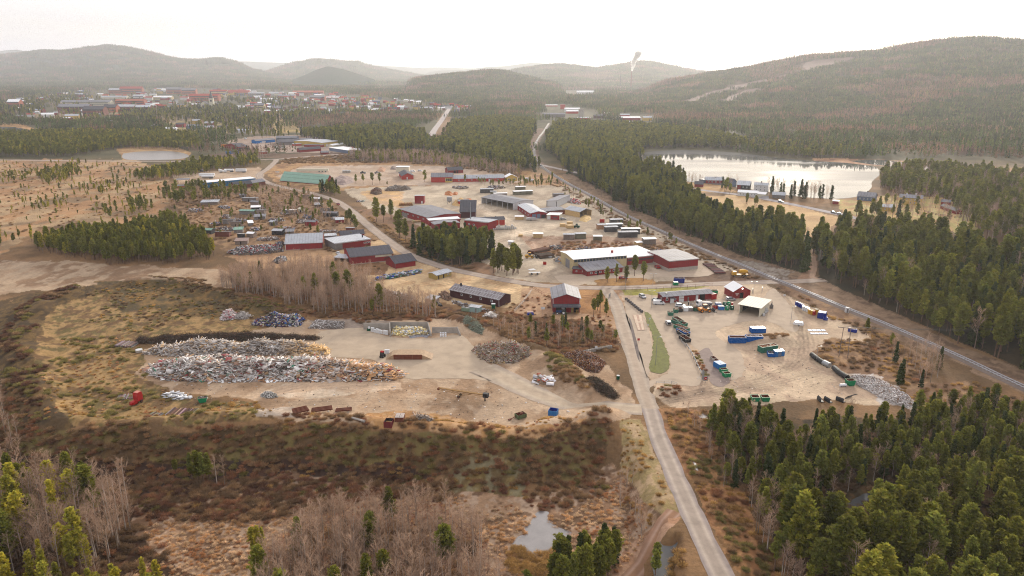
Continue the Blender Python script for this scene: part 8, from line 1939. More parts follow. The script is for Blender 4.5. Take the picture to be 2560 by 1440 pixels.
heap('junk_row', 'pale sheets and frames dumped along the black brown shed', [(1130, 752), (1180, 766), (1240, 780), (1236, 786), (1180, 774), (1128, 758)], .8, 150, [(4, (206, 202, 202)), (1, (110, 90, 84))], [(2, (.8, .4, .04)), (2, (.9, .06, .05))], 75, tilt=.35)
heap('scrap_row', 'dark rows of engine scrap beside the pale roofed red barn', [(566, 634), (600, 639), (660, 636), (708, 630), (704, 614), (640, 618), (600, 620)], 1.3, 620, [(4, (96, 92, 96)), (3, (186, 182, 182)), (2, (140, 130, 126)), (.4, (170, 50, 50))], [(2, (.5, .4, .4)), (1, (1.1, .15, .12)), (2, (.3, .3, .25))], 76, slope=2)
heap('scrap_row', 'small dump of dark car parts in the bare thicket', [(680, 657), (700, 660), (718, 652), (712, 643), (694, 646)], 1.2, 190, [(4, (80, 78, 82)), (3, (190, 186, 186))], [(2, (.5, .35, .3)), (1, (.9, .12, .1))], 77, slope=2)
for i, (poly, lab) in enumerate([([(556, 545), (576, 548), (576, 541), (558, 540)], 'grey scrap beside the long green roofed hut'), ([(700, 536), (712, 538), (748, 535), (740, 530), (706, 532)], 'heap of car parts around the white roofed shed'), ([(530, 575), (580, 578), (600, 573), (560, 569)], 'jumble of boards beside the open woodshed'), ([(640, 603), (700, 600), (690, 595), (650, 597)], 'scrap behind the pale roofed red barn'), ([(738, 560), (800, 558), (790, 550), (745, 552)], 'scrapped cars and sheets in the upper plots'), ([(790, 585), (850, 583), (840, 577), (800, 578)], 'boards stacked behind the workshops')]):
 heap('junk_heap', lab, poly, 1.0, 130, [(3, (190, 184, 180)), (2, (110, 100, 98)), (1, (150, 110, 90))], [(2, (.6, .4, .2)), (1, (1.2, .2, .1))], 80 + i, slope=2)
for i, (x, y, w, lab) in enumerate([(490, 528, 40, 'pale boards behind the long pale shed'), (650, 522, 34, 'low dump of planks before the wide grey shed'), (560, 520, 30, 'dark dump beside two thin birches'), (600, 553, 36, 'stacked firewood by the brown hut'), (690, 552, 44, 'grey sheets along the upper track'), (640, 575, 30, 'machine parts by the rusty van body'), (720, 574, 34, 'bricks and boards near the narrow hut'), (840, 549, 30, 'old fence parts near the road pines'), (540, 562, 34, 'yellow planks beside the red fence'), (770, 545, 30, 'scrap heap under the streaked roof'), (700, 612, 26, 'wheels and drums behind the red barn'), (1460, 625, 40, 'old beams among shrubs behind the beige hall'), (1540, 628, 44, 'grey frames behind the beige hall'), (1390, 622, 34, 'branches beside the dark log pile'), (1640, 632, 40, 'rusty frames behind the grey roofed hall'), (1240, 470, 50, 'row of parked machines before the red workshops'), (1150, 470, 44, 'scrap trailers before the red workshops')]):
 heap('junk_heap', lab, [(x - w / 2, y), (x, y + 3.5), (x + w / 2, y + .5), (x + w / 2.5, y - 3), (x - w / 3, y - 3)], 1.1, 90, [(3, (196, 188, 180)), (2, (100, 90, 88)), (1.5, (160, 116, 90)), (.4, (90, 110, 150))], [(2, (.7, .4, .15)), (1, (1.4, .16, .1)), (1, (.4, .4, .4))], 110 + i, slope=2)
skip('skip', 'faded green skip full of white waste before the black brown shed', (1153, 778), (1174, 780), 2.2, 1.6, M('faded_green', S(150, 170, 140), var=.15), load=[S(230, 226, 220), S(190, 190, 186)], ribs=False, taper=.2)
bld('site_cabin', 'pale turquoise cabin with flat roof before the black brown shed', 'cabin', (1174, 780), (1197, 783), 3.0, 2.4, 'flat', 0, M('pale_turquoise', S(168, 194, 186), var=.12), R_PAL, [('door', 'f', .6, .75, 0, 2, GRY)])
bld('portable_toilet', 'bright green portable toilet at the end of the black brown shed', 'toilet', (1229, 774), (1238, 774), 1.3, 2.4, 'flat', 0, C_GREEN, C_WHITE, [('door', 'f', .15, .85, .1, 2.1, C_DGREEN)], over=.08)
bld('shed', 'open lean-to with pale roof at the bank edge', 'shed', (1064, 756), (1086, 760), 4, 1.8, 'sf', .6, OLDW, R_PAL, open_='f')
e = empty('tarp_bundle', 'crumpled black tarpaulin beside the open lean-to', 'tarpaulin', P(1098, 762), .4); m = MB()
for i in range(7): m.prism([(-.9, 0), (.9, 0), (.6, .7 + .2 * math.sin(i * 2)), (-.5, .8 + .2 * math.cos(i * 3))], i * .7 - 2.4, i * .7 - 1.6)
m.build('sheet', BLKS, e)
heap('boulder_heap', 'pale boulders and bags in the brush below the black brown shed', [(1206, 795), (1240, 800), (1246, 792), (1224, 785)], 1.0, 26, [(3, (220, 212, 204)), (1, (180, 168, 156))], [(1, (.7, .6, .5))], 90)
# blue tractor
e = empty('tractor', 'blue tractor with white rear wheels and front bucket', 'tractor', P(1404, 785), heading(1404, 785, 1388, 785))
TB = paint('tractor_blue', 34, 78, 140)
m = MB(); m.prism([(0, .8), (2.3, .8), (2.4, 1.0), (2.3, 1.5), (0, 1.65)], -.42, .42); m.build('bonnet', TB, e)
m = MB(); m.prism([(-1.3, 1.0), (0, 1.0), (.1, 1.6), (-.1, 2.5), (-1.1, 2.5)], -.7, .7); c_ = m.build('cab', GLASS, e); m = MB(); m.box((-1.25, -.75, 2.5), (0, .75, 2.66)); m.build('cab_roof', C_WHITE, c_)
m = MB(); m.prism([(-1.5, .9), (0, .9), (-.2, 1.5), (-1.3, 1.55)], -.95, .95); m.build('mudguard', TB, e)
m = MB(); m.tube((1.0, -.55, 1.4), (3.2, -.55, .6), .08); m.tube((1.0, .55, 1.4), (3.2, .55, .6), .08); m.prism([(3.1, .1), (3.9, .1), (3.9, .2), (3.3, .35), (3.3, .9), (3.1, .9)], -.9, .9); m.build('front_loader', BLKS, e)
wheels(e, [(-.75, -.85), (-.75, .85)], .85, .45, C_WHITE); wheels(e, [(1.9, -.75), (1.9, .75)], .5, .3, C_WHITE)
e = empty('ladder', 'yellow step ladder leaning at the open bay of the red barn', 'ladder', P(1443, 786), 0); m = MB(); m.tube((-.5, 0, 0), (-.4, 1, 2), .05); m.tube((.5, 0, 0), (.4, 1, 2), .05); [m.tube((-.5 + .02 * i, .2 * i, .4 * i), (.5 - .02 * i, .2 * i, .4 * i), .04) for i in range(1, 5)]; m.build('frame', C_YELLOW, e)
e = empty('cart', 'old cart with blue tarpaulin and pink boards', 'cart', P(1326, 790), .2); m = MB(); m.box((-1.6, -1, .6), (1.6, 1, .8)); m.build('bed', OLDW, e)
m = MB(); m.prism([(-1.5, .8), (1.5, .8), (1.2, 1.5), (-1.2, 1.6)], -1, .2); m.build('tarpaulin', C_DBLUE, e); m = MB(); m.box((-1.3, .25, .8), (1.5, 2.0, 1.7)); m.build('boards', M('pinkish_boards', S(206, 170, 150)), e); wheels(e, [(0, -1.1), (0, 1.1)], .5, .2)
e = empty('boat_trailer', 'long white topped flat trailer parked in the sawmill entrance', 'trailer', P(1336, 686), 0.02); m = MB(); m.box((-3, -1, 1.0), (3, 1, 1.15)); m.build('deck', WHT, e); wheels(e, [(-1.4, -.9), (-1.4, .9), (1.6, -.9), (1.6, .9)], .45, .3)
e = empty('board', 'white board lying flat on the sawmill entrance', 'board', P(1330, 674), .5); m = MB(); m.prism([(-1.8, 0), (1.8, 0), (1.7, .12), (-1.7, .12)], -1.4, 1.4); m.build('panel', WHT, e)
# ================================================================ sawmill yard
for A, B, D, h, mt, n, lab, cv in [
 ((1333, 595), (1357, 595), 4, 2.6, WOOD, 2, 'fresh timber stack with white cover standing alone near the round bend', R_WHT), ((1409, 600), (1436, 600), 4, 3.4, OLDW, 2, 'grey timber stack in two bundles before the bare shrubs', R_PAL), ((1440, 598), (1465, 597), 4, 3.3, M('mossy_timber', S(130, 124, 100), var=.25), 2, 'mossy timber stack next to the grey one', R_PAL),
 ((1484, 603), (1505, 603), 4, 3.0, M('mossy_timber'), 2, 'mossy timber stack behind the small spruce', R_WHT), ((1592, 615), (1606, 614), 4, 2.0, WOOD, 1, 'low yellow timber stack beside the big grey one', R_WHT), ((1610, 613), (1640, 612), 5, 3.6, OLDW, 2, 'big grey timber stack at the corner near the railway', R_WHT),
 ((1495, 574), (1517, 573), 4, 3.0, M('orange_timber', S(196, 150, 112), var=.2), 2, 'orange timber stack in front of the dark ones', R_PAL), ((1517, 573), (1556, 572), 4, 3.2, M('dark_timber', S(92, 86, 86), var=.3), 3, 'long dark timber stack beside the orange one', R_WHT), ((1527, 559), (1557, 558), 4, 2.6, M('dark_timber'), 2, 'rear dark timber stack near the red tubs', R_PAL),
 ((1513, 581), (1544, 580), 4, 3.4, M('dark_timber'), 2, 'dark timber stack standing before the long one', R_PAL), ((1554, 586), (1600, 586), 4, 3.6, M('dark_timber'), 3, 'long black timber stack with ragged white cover', R_WHT), ((1547, 595), (1594, 594), 4, 3.6, M('dark_timber'), 3, 'front black timber stack with iron ties', R_PAL),
 ((1400, 568), (1414, 568), 4, 2.2, WOOD, 1, 'yellow timber bundle at the tail of the forklift load', None), ((1419, 572), (1435, 571), 4, 2.2, WOOD, 1, 'yellow timber bundle carried next to the forklift', None), ((1417, 563), (1432, 563), 3, 2.2, WOOD, 1, 'yellow timber bundle behind the forklift load', None),
 ((1288, 550), (1309, 550), 4, 2.4, WOOD, 1, 'yellow timber stack with white cover by the red workshop', R_WHT), ((1202, 483), (1234, 482), 5, 3.4, M('dark_timber'), 3, 'dark timber stack with pale cover at the back of the yard', R_PAL), ((1226, 487), (1241, 487), 4, 2.8, M('mossy_timber'), 1, 'mossy timber stack before the dark one at the back', R_PAL),
 ((1235, 491), (1268, 490), 4, 2.4, OLDW, 2, 'weathered stack with broad white cover beside the big timber shed', R_WHT), ((1290, 475), (1314, 474), 4, 2.6, M('mossy_timber'), 2, 'mossy covered stacks nearest the northern scrub', R_WHT), ((1285, 488), (1332, 486), 5, 3.0, M('mossy_timber'), 3, 'row of covered stacks right behind the big timber shed', R_WHT), ((1384, 493), (1410, 492), 4, 2.6, GRY, 2, 'grey stack with dark cover near the red tank', R_GRY),
 ((1296, 592), (1307, 592), 3, 1.4, WOOD, 1, 'small single timber bundle lying on the gravel', None), ((1270, 611), (1281, 612), 3, 1.8, WHT, 1, 'white wrapped timber bundle near the log pile', R_WHT)]:
 lumber(lab, A, B, D, h, mt, cv, n)
n = 0
for lv, cnt in ((0, 14), (1, 9), (2, 3)):
 for i in range(cnt):
  x = 1224 + (i * 5.0 if lv < 1 else 18 + i * 5.2 if lv < 2 else 24 + i * 16)
  tote(x, 575 - .25 * i, lv * 1.18, ('white tank tote in the bottom row beside the tall dark red block', 'white tank tote in the second layer beside the tall dark red block', 'white tank tote topmost on the stack beside the tall dark red block')[lv], ('white tank totes, bottom row', 'white tank totes, second layer', 'white tank totes, top layer')[lv])
logs('front pile of fresh pine logs in the sawmill yard', (1000, 528), (1040, 526), 2.4, 5, [(224, 176, 116), (200, 150, 96), (170, 120, 80)], 101)
logs('rear pile of fresh pine logs behind the front pile', (996, 515), (1034, 514), 2.0, 5, [(224, 176, 116), (200, 150, 96), (170, 120, 80)], 102)
logs('low pile of fresh logs beside the sawmill wall', (1032, 557), (1058, 555), 1.4, 4, [(224, 186, 136), (200, 150, 96)], 103)
logs('stack of dark steel tubes on the log yard', (890, 505), (912, 505), .8, 6, [(90, 76, 80), (180, 176, 180)], 104, r=.3)
logs('brown pile of long logs behind the yellow loader', (1318, 632), (1338, 637), 1.7, 13, [(122, 78, 60), (150, 104, 80), (100, 66, 52)], 105)
logs('dark pile of branchy logs beside the yellow loader', (1336, 640), (1352, 648), 1.8, 9, [(110, 84, 66), (86, 66, 52)], 106)
logs('rusty rails and beams stacked along the railway side', (1756, 660), (1790, 685), .9, 5, [(120, 70, 62), (150, 130, 120), (90, 56, 52)], 107, r=.2)
loader('yellow wheel loader beside the brown log pile', 1325, 645, 1336, 645, C_YELLOW, .95)
loader('dark green forklift carrying yellow timber bundles', 1441, 569, 1432, 568, C_DGREEN, .8)
car('pale car parked below the branchy log pile', 1370, 644, 1378, 645, 'car', C_SILVER)
car('white car parked behind the long dark roofed barn', 845, 635, 842, 632, 'car', C_WHITE)
car('red car parked before the big grey roofed hall', 1643, 670, 1634, 664, 'suv', C_REDP)
car('dark red car parked near the row of rounded pines', 1558, 697, 1570, 697, 'car', C_REDP)
car('silver car beside the small red and cream annex', 1408, 549, 1416, 549, 'car', C_SILVER)
car('white camper van in the northern gravel yard', 1032, 430, 1040, 430, 'van', C_WHITE)
car('white car behind the lone pine in the northern yard', 1050, 428, 1058, 428, 'suv', C_WHITE)
car('red car on the curved road beside the allotments', 846, 512, 852, 515, 'car', C_REDP)
car('dark car driving on the lake road past the long bungalow', 1952, 506, 1962, 508, 'suv', C_DARK, name='driving_car')
car('silver car driving on the lake road near the spruce', 2099, 537, 2112, 540, 'suv', C_SILVER, name='driving_car')
car('dark car following the silver one on the lake road', 2084, 533, 2097, 536, 'car', C_DARK, name='driving_car')
car('silver car crossing the railway on the far road', 1353, 416, 1362, 418, 'suv', C_SILVER, name='driving_car')
car('dark car far up the straight highway', 1113, 299, 1114, 295, 'suv', C_DARK, name='driving_car')
car('white van parked before the vivid blue workshop', 649, 358, 655, 358, 'van', C_WHITE)
car('dark car parked beside the dark grey warehouse', 686, 368, 690, 367, 'suv', C_DARK)
car('white van far along the estate road', 785, 346, 790, 346, 'van', C_WHITE)
car('white van parked at the far side of the estate yard', 614, 348, 620, 349, 'van', C_WHITE)
a = P(1400, 500); e = empty('pressure_tank', 'large red steel tank lying near the railway side', 'tank', a, -.9); m = MB(); m.tube((-3.5, 0, 1.5), (3.5, 0, 1.5), 1.5, n=18); m.tube((-3.9, 0, 1.5), (-3.5, 0, 1.5), .9, 1.5, n=18); m.tube((3.5, 0, 1.5), (3.9, 0, 1.5), 1.5, .9, n=18); m.build('shell', paint('faded_red_tank', 206, 90, 88), e)
m = MB(); m.box((-2.2, -1.1, 0), (-1.8, 1.1, .5)); m.box((1.8, -1.1, 0), (2.2, 1.1, .5)); m.build('cradle', BLKS, e)
for i, x in enumerate((1316, 1327)):
 e = empty('gas_tank', ('white gas tank farther from the railway', 'white gas tank nearer the railway')[i] + ' behind the yellow house', 'tank', P(x, 451 + i * 3), -.4); m = MB(); m.tube((-2.5, 0, 1.5), (2.5, 0, 1.5), 1.2, n=14); m.build('shell', C_WHITE, e); m = MB(); m.box((-1.6, -.6, 0), (-1.3, .6, .6)); m.box((1.3, -.6, 0), (1.6, .6, .6)); m.build('cradle', CONC, e)
e = empty('boat', 'silver covered boat on a trailer before the red workshop', 'boat', P(1330, 551), 0.05); m = MB(); m.prism([(-4, .7), (3, .7), (4.4, 1.4), (3.5, 1.7), (1, 2.3), (-2, 2.2), (-4, 1.6)], -1.1, 1.1); m.build('hull', C_SILVER, e); wheels(e, [(-.8, -1), (-.8, 1)], .4, .25)
for i, x in enumerate((1502, 1508)): tub('feed_tub', ('first red tub behind the dark timber stacks', 'second red tub touching the first one')[i], x, 556, .9, 2.2, C_REDP, 'tub', C_REDP)
heap('scrap_row', 'red and silver scrap beside the large red tank', [(1414, 506), (1450, 512), (1452, 502), (1424, 496)], .9, 120, [(2, (190, 60, 60)), (3, (206, 202, 202))], [(2, (.8, .4, .2)), (1, (1.4, .1, .1))], 108)
heap('scrap_row', 'grey machine parts at the end wall of the beige hall', [(1392, 655), (1408, 660), (1402, 648), (1386, 650)], 1.6, 60, [(3, (170, 170, 170)), (1, (200, 150, 100))], [(2, (.7, .5, .3))], 109)
skip('skip', 'small bright red bin on the gravel beside the beige hall', (1358, 662), (1366, 662), 1.6, 1.4, C_REDP, ribs=False)
e = empty('sawdust_cyclone', 'grey sawdust hopper on legs beside the wood chip cone', 'hopper', P(1124, 511), 0); m = MB(); m.box((-2, -2, 3), (2, 2, 6)); m.tube((0, 0, 1.5), (0, 0, 3), .4, 1.8, n=8); m.build('hopper', GALV, e); m = MB(); [m.box((x - .1, y - .1, 0), (x + .1, y + .1, 3)) for x in (-1.8, 1.8) for y in (-1.8, 1.8)]; m.build('leg', GALV, e)
# long trailers near the blue factory
def trailer(label, x0, x1, y, h, mt, tank=False):
 a, b = P(x0, y), P(x1, y); L = (b - a).length; e = empty('semi_trailer', label, 'trailer', a, 0)
 m = MB()
 if tank: m.tube((0, 0, 2.2), (L, 0, 2.2), 1.15, n=14)
 else: m.box((0, -1.25, 1.2), (L, 1.25, h)); m.box((.02, -1.28, 1.2), (L - .02, 1.28, 1.4))
 m.build('tank' if tank else 'box_body', mt, e)
 m = MB(); m.box((.3, -.9, .85), (L - .3, .9, 1.1)); m.build('chassis', BLKS, e); wheels(e, [(x, s) for x in (L * .7, L * .8, L * .9) for s in (-1.05, 1.05)], .5, .35)
trailer('white tanker trailer beside the flatbed at the blue factory', 562, 584, 430, 3.6, C_WHITE, True)
trailer('white box trailer with wheels near the road junction', 590, 616, 431, 3.8, C_WHITE)
trailer('long white box trailer right behind the blue factory', 499, 537, 443, 3.8, C_WHITE)
trailer('white tanker in front of the long box trailer', 505, 534, 446, 3.0, C_WHITE, True)
e = empty('lorry', 'white lorry with sloping bed beside the tanker trailer', 'lorry', P(556, 431), 0); m = MB(); m.prism([(-3, 1), (2.4, 1), (2.2, 1.8), (-3.4, 3.6), (-3.8, 3.2)], -1.2, 1.2); m.build('bed', C_WHITE, e); m = MB(); m.prism([(2.2, .6), (4.2, .6), (4.2, 1.6), (3.9, 2.9), (2.2, 3)], -1.2, 1.2); m.build('cab', C_WHITE, e); wheels(e, [(x, s) for x in (-2, -.8, 3.2) for s in (-1.05, 1.05)], .5, .35)
car('dark pickup parked behind the blue factory', 478, 432, 486, 433, 'suv', C_DARK)
car('black and white lorry cab parked behind the blue factory', 503, 429, 509, 429, 'van', C_DARK)
trailer('row of cream cabins behind the pale green hall', 742, 822, 430, 3.4, CRM)
for i in range(3): skip('stone_pallet', 'grey pallet of blocks on the gravel storage yard, one of three', (856 + i * 7, 432), (862 + i * 7, 432), 4, 2.2, CONC, ribs=False, group='grey pallets of blocks on the gravel storage yard', cat='pallet', lid=R_PAL)
for x, lab, mt in [(908, 'black wheeled machine on the gravel storage yard', BLKS), (944, 'grey flatbed machine beside the black one', GRY)]:
 e = empty('machine', lab, 'machine', P(x, 434), 0); m = MB(); m.prism([(-3, .7), (3, .7), (2.6, 1.4), (.5, 1.5), (.2, 2.6), (-1.4, 2.6), (-1.6, 1.6), (-3, 1.5)], -1.1, 1.1); m.build('body', mt, e); wheels(e, [(q, s) for q in (-2, 1.8) for s in (-1, 1)], .7, .4)
# concrete mixer and bins by the cross road
e = empty('concrete_mixer', 'yellow concrete mixer truck parked near the railway', 'mixer truck', P(1850, 690), .05)
m = MB(); m.tube((-.6, 0, 2.5), (2.2, 0, 2.2), 1.0, 1.35, n=14); m.tube((2.2, 0, 2.2), (3.8, 0, 2.5), 1.35, .6, n=14); m.build('drum', C_YELLOW, e)
m = MB(); m.prism([(-4.2, .7), (-2.2, .7), (-2.2, 2.5), (-3.8, 2.5), (-4.2, 1.7)], -1.1, 1.1); m.build('cab', C_YELLOW, e); m = MB(); m.box((-4, -.9, .7), (4, .9, 1.0)); m.build('chassis', C_YELLOW, e); wheels(e, [(q, s) for q in (-3.2, 1.6, 2.9) for s in (-1, 1)], .5, .35)
skip('roll_off_container', 'blue container with dark load behind the cross road', (1684, 706), (1710, 708), 2.5, 2.2, C_DBLUE, load=[S(60, 56, 60), S(90, 80, 76)], cat='container')
skip('skip', 'small green skip with white cover beside the cross road', (1684, 714), (1696, 714), 2, 1.5, C_GREEN, lid=C_WHITE, ribs=False)
skip('skip', 'green skip half hidden behind the recycling office roof', (1780, 735), (1795, 735), 2.2, 1.6, C_GREEN, taper=.2, ribs=False)
bld('signal_box', 'white relay box beside the railway track', 'relay box', (2115, 782), (2122, 782), 1.5, 2.0, 'flat', 0, WHT, R_PAL, [('door', 'f', .2, .8, .1, 1.7, GRY)], over=.06)
bld('bus_stop_hut', 'small pale hut beside the railway crossing of the path', 'hut', (1228, 664), (1237, 664), 3, 2.4, 'flat', 0, C_TEAL, R_PAL, [('door', 'f', .3, .6, 0, 2, GRY)], over=.1)
# ================================================================ scrub and tussocks
SCRUB = bpy.data.collections.new('scrub_shapes')
SC_ID = {}
def bush(k, col, R, H, n, wd, seed):
 rng = np.random.default_rng(seed)
 a = rng.random(n) * 6.28; r0 = R * .35 * rng.random(n); r1 = R * np.sqrt(rng.random(n))
 z1 = H * (1 - .45 * (r1 / R) ** 2) * rng.uniform(.5, 1.05, n); s0 = rng.uniform(0, .6, n)
 p0 = np.stack([np.cos(a) * (r0 + (r1 - r0) * s0), np.sin(a) * (r0 + (r1 - r0) * s0), z1 * s0], 1); p1 = np.stack([np.cos(a) * r1 * 1.1, np.sin(a) * r1 * 1.1, z1], 1)
 p1 += rng.normal(size=(n, 3)) * .12
 d = p1 - p0; s = np.cross(d, rng.normal(size=(n, 3))); s *= (wd / (np.linalg.norm(s, axis=1) + 1e-6))[:, None]
 V = np.stack([p0 - s, p0 + s, p1 + s * .5, p1 - s * .5], 1).reshape(-1, 3)
 c = np.array(S(*col, .95))[None] * rng.uniform(.7, 1.3, (n, 1))
 o = np_mesh('scrub_%02d' % k, V, np.arange(4 * n).reshape(-1, 4), m_scrub, fcol=np.clip(c, 0, 1), link=False); SCRUB.objects.link(o)
m_scrub = M('scrub_stems', attr=True, rough=0.95, var=0.2, scale=0.3, rvar=0.22, transl=0.5)
BUSH = [((146, 118, 88), 1.5, 1.3, 330, .03), ((126, 102, 78), 1.3, 1.1, 300, .03), ((160, 128, 94), 1.4, 1.2, 300, .03), ((182, 146, 92), 1.2, .8, 280, .03), ((138, 126, 76), 1.3, .9, 300, .035), ((158, 114, 84), 1.3, 1.1, 300, .03),
  ((206, 164, 120), .55, .5, 110, .03), ((178, 130, 92), .5, .45, 110, .03), ((214, 184, 150), .55, .4, 110, .03), ((166, 132, 76), .5, .45, 110, .03),
  ((112, 82, 66), 1.3, 1.1, 300, .03), ((140, 100, 78), 1.2, 1.0, 280, .03)]
for k, (c, R, H, n, w) in enumerate(BUSH): bush(k, c, R, H, n, w, 900 + k)
rows = []
def scrubs(poly, sp, kinds, sc=(.6, 1.2), seed=0, gap=.0):
 x, y, rng = scatter(poly, sp, 700 + len(rows) * 3 + seed)
 k = vnoise(x / 7, y / 7, 300 + len(rows)) > gap
 x, y = x[k], y[k]
 n = len(x)
 ks = np.array(kinds)[((vnoise(x / 8, y / 8, 333) * .75 + .25 * rng.random(n)) * len(kinds)).astype(int).clip(0, len(kinds) - 1)]
 rows.append(np.stack([x, y, gz(x, y) - .05, rng.uniform(*sc, n), rng.random(n) * 6.28, ks], 1))
BANK = [(-300, 1000), (0, 970), (60, 1000), (140, 1068), (300, 1082), (500, 1066), (700, 1062), (1000, 1082), (1300, 1102), (1480, 1060), (1535, 1055), (1525, 1150), (1440, 1230), (1300, 1205), (1150, 1155), (1100, 1205), (700, 1238), (350, 1252), (150, 1190), (-300, 1220)]
scrubs(BANK, 1.8, [1, 0, 4, 5, 0, 2, 11, 3, 0], (.5, 1.1))
scrubs([(-300, 1120), (150, 1130), (400, 1150), (700, 1150), (1000, 1158), (1110, 1188), (700, 1242), (350, 1256), (150, 1192), (-300, 1235)], 1.9, [10, 11, 1, 10], (.6, 1.2))
scrubs([(20, 960), (60, 1000), (140, 1068), (90, 980), (70, 900), (70, 820), (120, 760), (200, 722), (110, 728), (50, 790), (20, 880)], 1.9, [1, 0, 10, 4, 2], (.6, 1.3))
scrubs([(320, 702), (460, 698), (600, 740), (700, 768), (770, 794), (700, 800), (560, 760), (440, 716)], 2.0, [4, 1, 0, 4], (.5, 1.0))
scrubs([(230, 740), (330, 712), (440, 716), (560, 760), (640, 800), (500, 812), (330, 830), (260, 800)], 2.6, [4, 3, 1, 4, 3, 0], (.4, .8), gap=.3)
scrubs([(180, 840), (320, 850), (360, 950), (420, 1000), (620, 1012), (700, 1044), (300, 1068), (140, 1060), (110, 960)], 2.2, [9, 6, 4, 9, 7, 3], (.5, 1.1), gap=.2)
scrubs([(560, 690), (700, 690), (880, 690), (1010, 755), (1120, 775), (1300, 795), (1540, 825), (1560, 868), (1400, 882), (1300, 862), (1150, 800), (880, 796), (770, 792), (600, 745)], 2.0, [1, 0, 5, 2, 0, 3], (.6, 1.2))
scrubs([(1350, 893), (1400, 890), (1440, 940), (1490, 985), (1460, 992), (1400, 960), (1360, 920)], 1.5, [3, 4, 2, 3], (.5, 1.1))
scrubs([(1630, 978), (1690, 972), (1712, 982), (1690, 994), (1640, 992)], 1.3, [3, 4, 5], (.4, .8))
scrubs([(1728, 872), (1745, 880), (1772, 950), (1758, 944), (1740, 905)], 1.3, [3, 5, 4], (.4, .7))
scrubs([(1905, 852), (1960, 838), (1975, 846), (1930, 860)], 1.2, [4, 2, 0], (.4, .8))
scrubs([(1640, 1026), (1790, 1032), (1815, 1080), (1900, 1300), (1985, 1480), (1880, 1480), (1770, 1290), (1690, 1140)], 1.9, [5, 3, 2, 4, 0], (.5, 1.0))
scrubs([(1800, 1085), (2060, 1080), (2300, 1064), (2420, 1015), (2560, 1040), (2800, 1110), (3000, 1600), (2200, 1700), (2000, 1440), (1860, 1210)], 3.2, [4, 1, 0, 4], (.5, 1.0))
scrubs([(420, 475), (760, 475), (880, 560), (1000, 640), (960, 690), (860, 640), (700, 600), (540, 605), (440, 550)], 4, [1, 2, 0, 3], (.5, 1.1), gap=.35)
scrubs([(880, 386), (1080, 388), (1300, 430), (1300, 445), (1130, 415), (1000, 406), (700, 410), (700, 398)], 4, [0, 1, 2], (.9, 1.6), gap=.2)
scrubs([(880, 525), (960, 560), (1040, 600), (1100, 650), (1230, 690), (1225, 700), (1120, 668), (1040, 640), (960, 575)], 2.4, [2, 3, 0, 1], (.5, 1.1))
scrubs([(1370, 446), (1480, 496), (1640, 576), (1800, 644), (1920, 692), (1880, 700), (1740, 650), (1600, 590), (1460, 505), (1380, 460)], 2.8, [1, 0, 2], (.5, 1.1), gap=.25)
scrubs([(1930, 712), (2060, 775), (2240, 850), (2320, 900), (2300, 965), (2140, 935), (2040, 890), (2080, 850), (2180, 850)], 2.3, [2, 1, 3, 0, 5], (.5, 1.1), gap=.2)
scrubs([(2240, 970), (2420, 950), (2560, 990), (2560, 1030), (2420, 1005), (2320, 1045)], 2.6, [2, 3, 0], (.5, 1.0))
scrubs([(1310, 725), (1375, 745), (1375, 800), (1540, 790), (1550, 860), (1450, 860), (1250, 825), (1240, 790)], 3.0, [3, 5, 2], (.4, .8), gap=.35)
scrubs([(1400, 605), (1500, 602), (1660, 614), (1690, 640), (1560, 634), (1420, 640), (1330, 630)], 2.8, [1, 2, 5, 0], (.5, 1.1), gap=.2)
scrubs([(-300, 405), (330, 405), (420, 440), (410, 520), (330, 560), (100, 575), (-300, 680)], 6.5, [3, 2, 9, 0], (.5, 1.1), gap=.45)
scrubs([(330, 1262), (520, 1215), (700, 1182), (900, 1186), (1150, 1180), (1300, 1240), (1440, 1226), (1545, 1150), (1640, 1250), (1640, 1290), (1560, 1360), (1480, 1440), (1400, 1560), (300, 1560), (330, 1400)], 1.15, [6, 7, 8, 6, 8, 7], (.6, 1.3), gap=.12)
scrubs([(700, 1300), (900, 1250), (1120, 1270), (1230, 1440), (1250, 1600), (620, 1600)], 2.2, [0, 1, 2, 0], (.6, 1.2))
scrubs([(-250, 1200), (150, 1190), (330, 1260), (330, 1320), (480, 1440), (420, 1700), (-400, 1700)], 2.4, [1, 0, 1, 5], (.6, 1.2))
scrubs([(1560, 1050), (1606, 1050), (1640, 1120), (1700, 1280), (1660, 1300), (1590, 1330), (1550, 1180)], 1.8, [6, 3, 9, 4], (.4, .9), gap=.35)
scrubs([(900, 1040), (1100, 1050), (1300, 1070), (1470, 1040), (1420, 1080), (1300, 1098), (1000, 1072)], 2.0, [9, 6, 3, 7], (.4, .9), gap=.35)
scrubs([(1340, 1270), (1370, 1268), (1395, 1312), (1440, 1325), (1425, 1390), (1300, 1394), (1268, 1352), (1300, 1310)], 1.0, [9, 3, 6], (.6, 1.1))
scrubs([(1630, 1392), (1650, 1372), (1700, 1366), (1705, 1412), (1680, 1470), (1640, 1490), (1622, 1470)], 1.1, [9, 3, 10, 1], (.6, 1.2))
PW2 = [tuple(p) for p in pline([(1654, 1390), (1690, 1383), (1688, 1410), (1670, 1450), (1642, 1468)], -4.2)]
PW = [tuple(p) for p in pline([(1353, 1281), (1366, 1283), (1371, 1304), (1388, 1321), (1421, 1330), (1411, 1368), (1362, 1381), (1316, 1381), (1286, 1356), (1310, 1340), (1319, 1323), (1336, 1292)], -5.6)]
allr = np.concatenate(rows)
allr = allr[~inpoly(allr[:, 0], allr[:, 1], PW) & ~inpoly(allr[:, 0], allr[:, 1], PW2)]
o = gn_points('scrub', allr, SCRUB, 'brown leafless scrub and dry grass tussocks covering banks and bog')
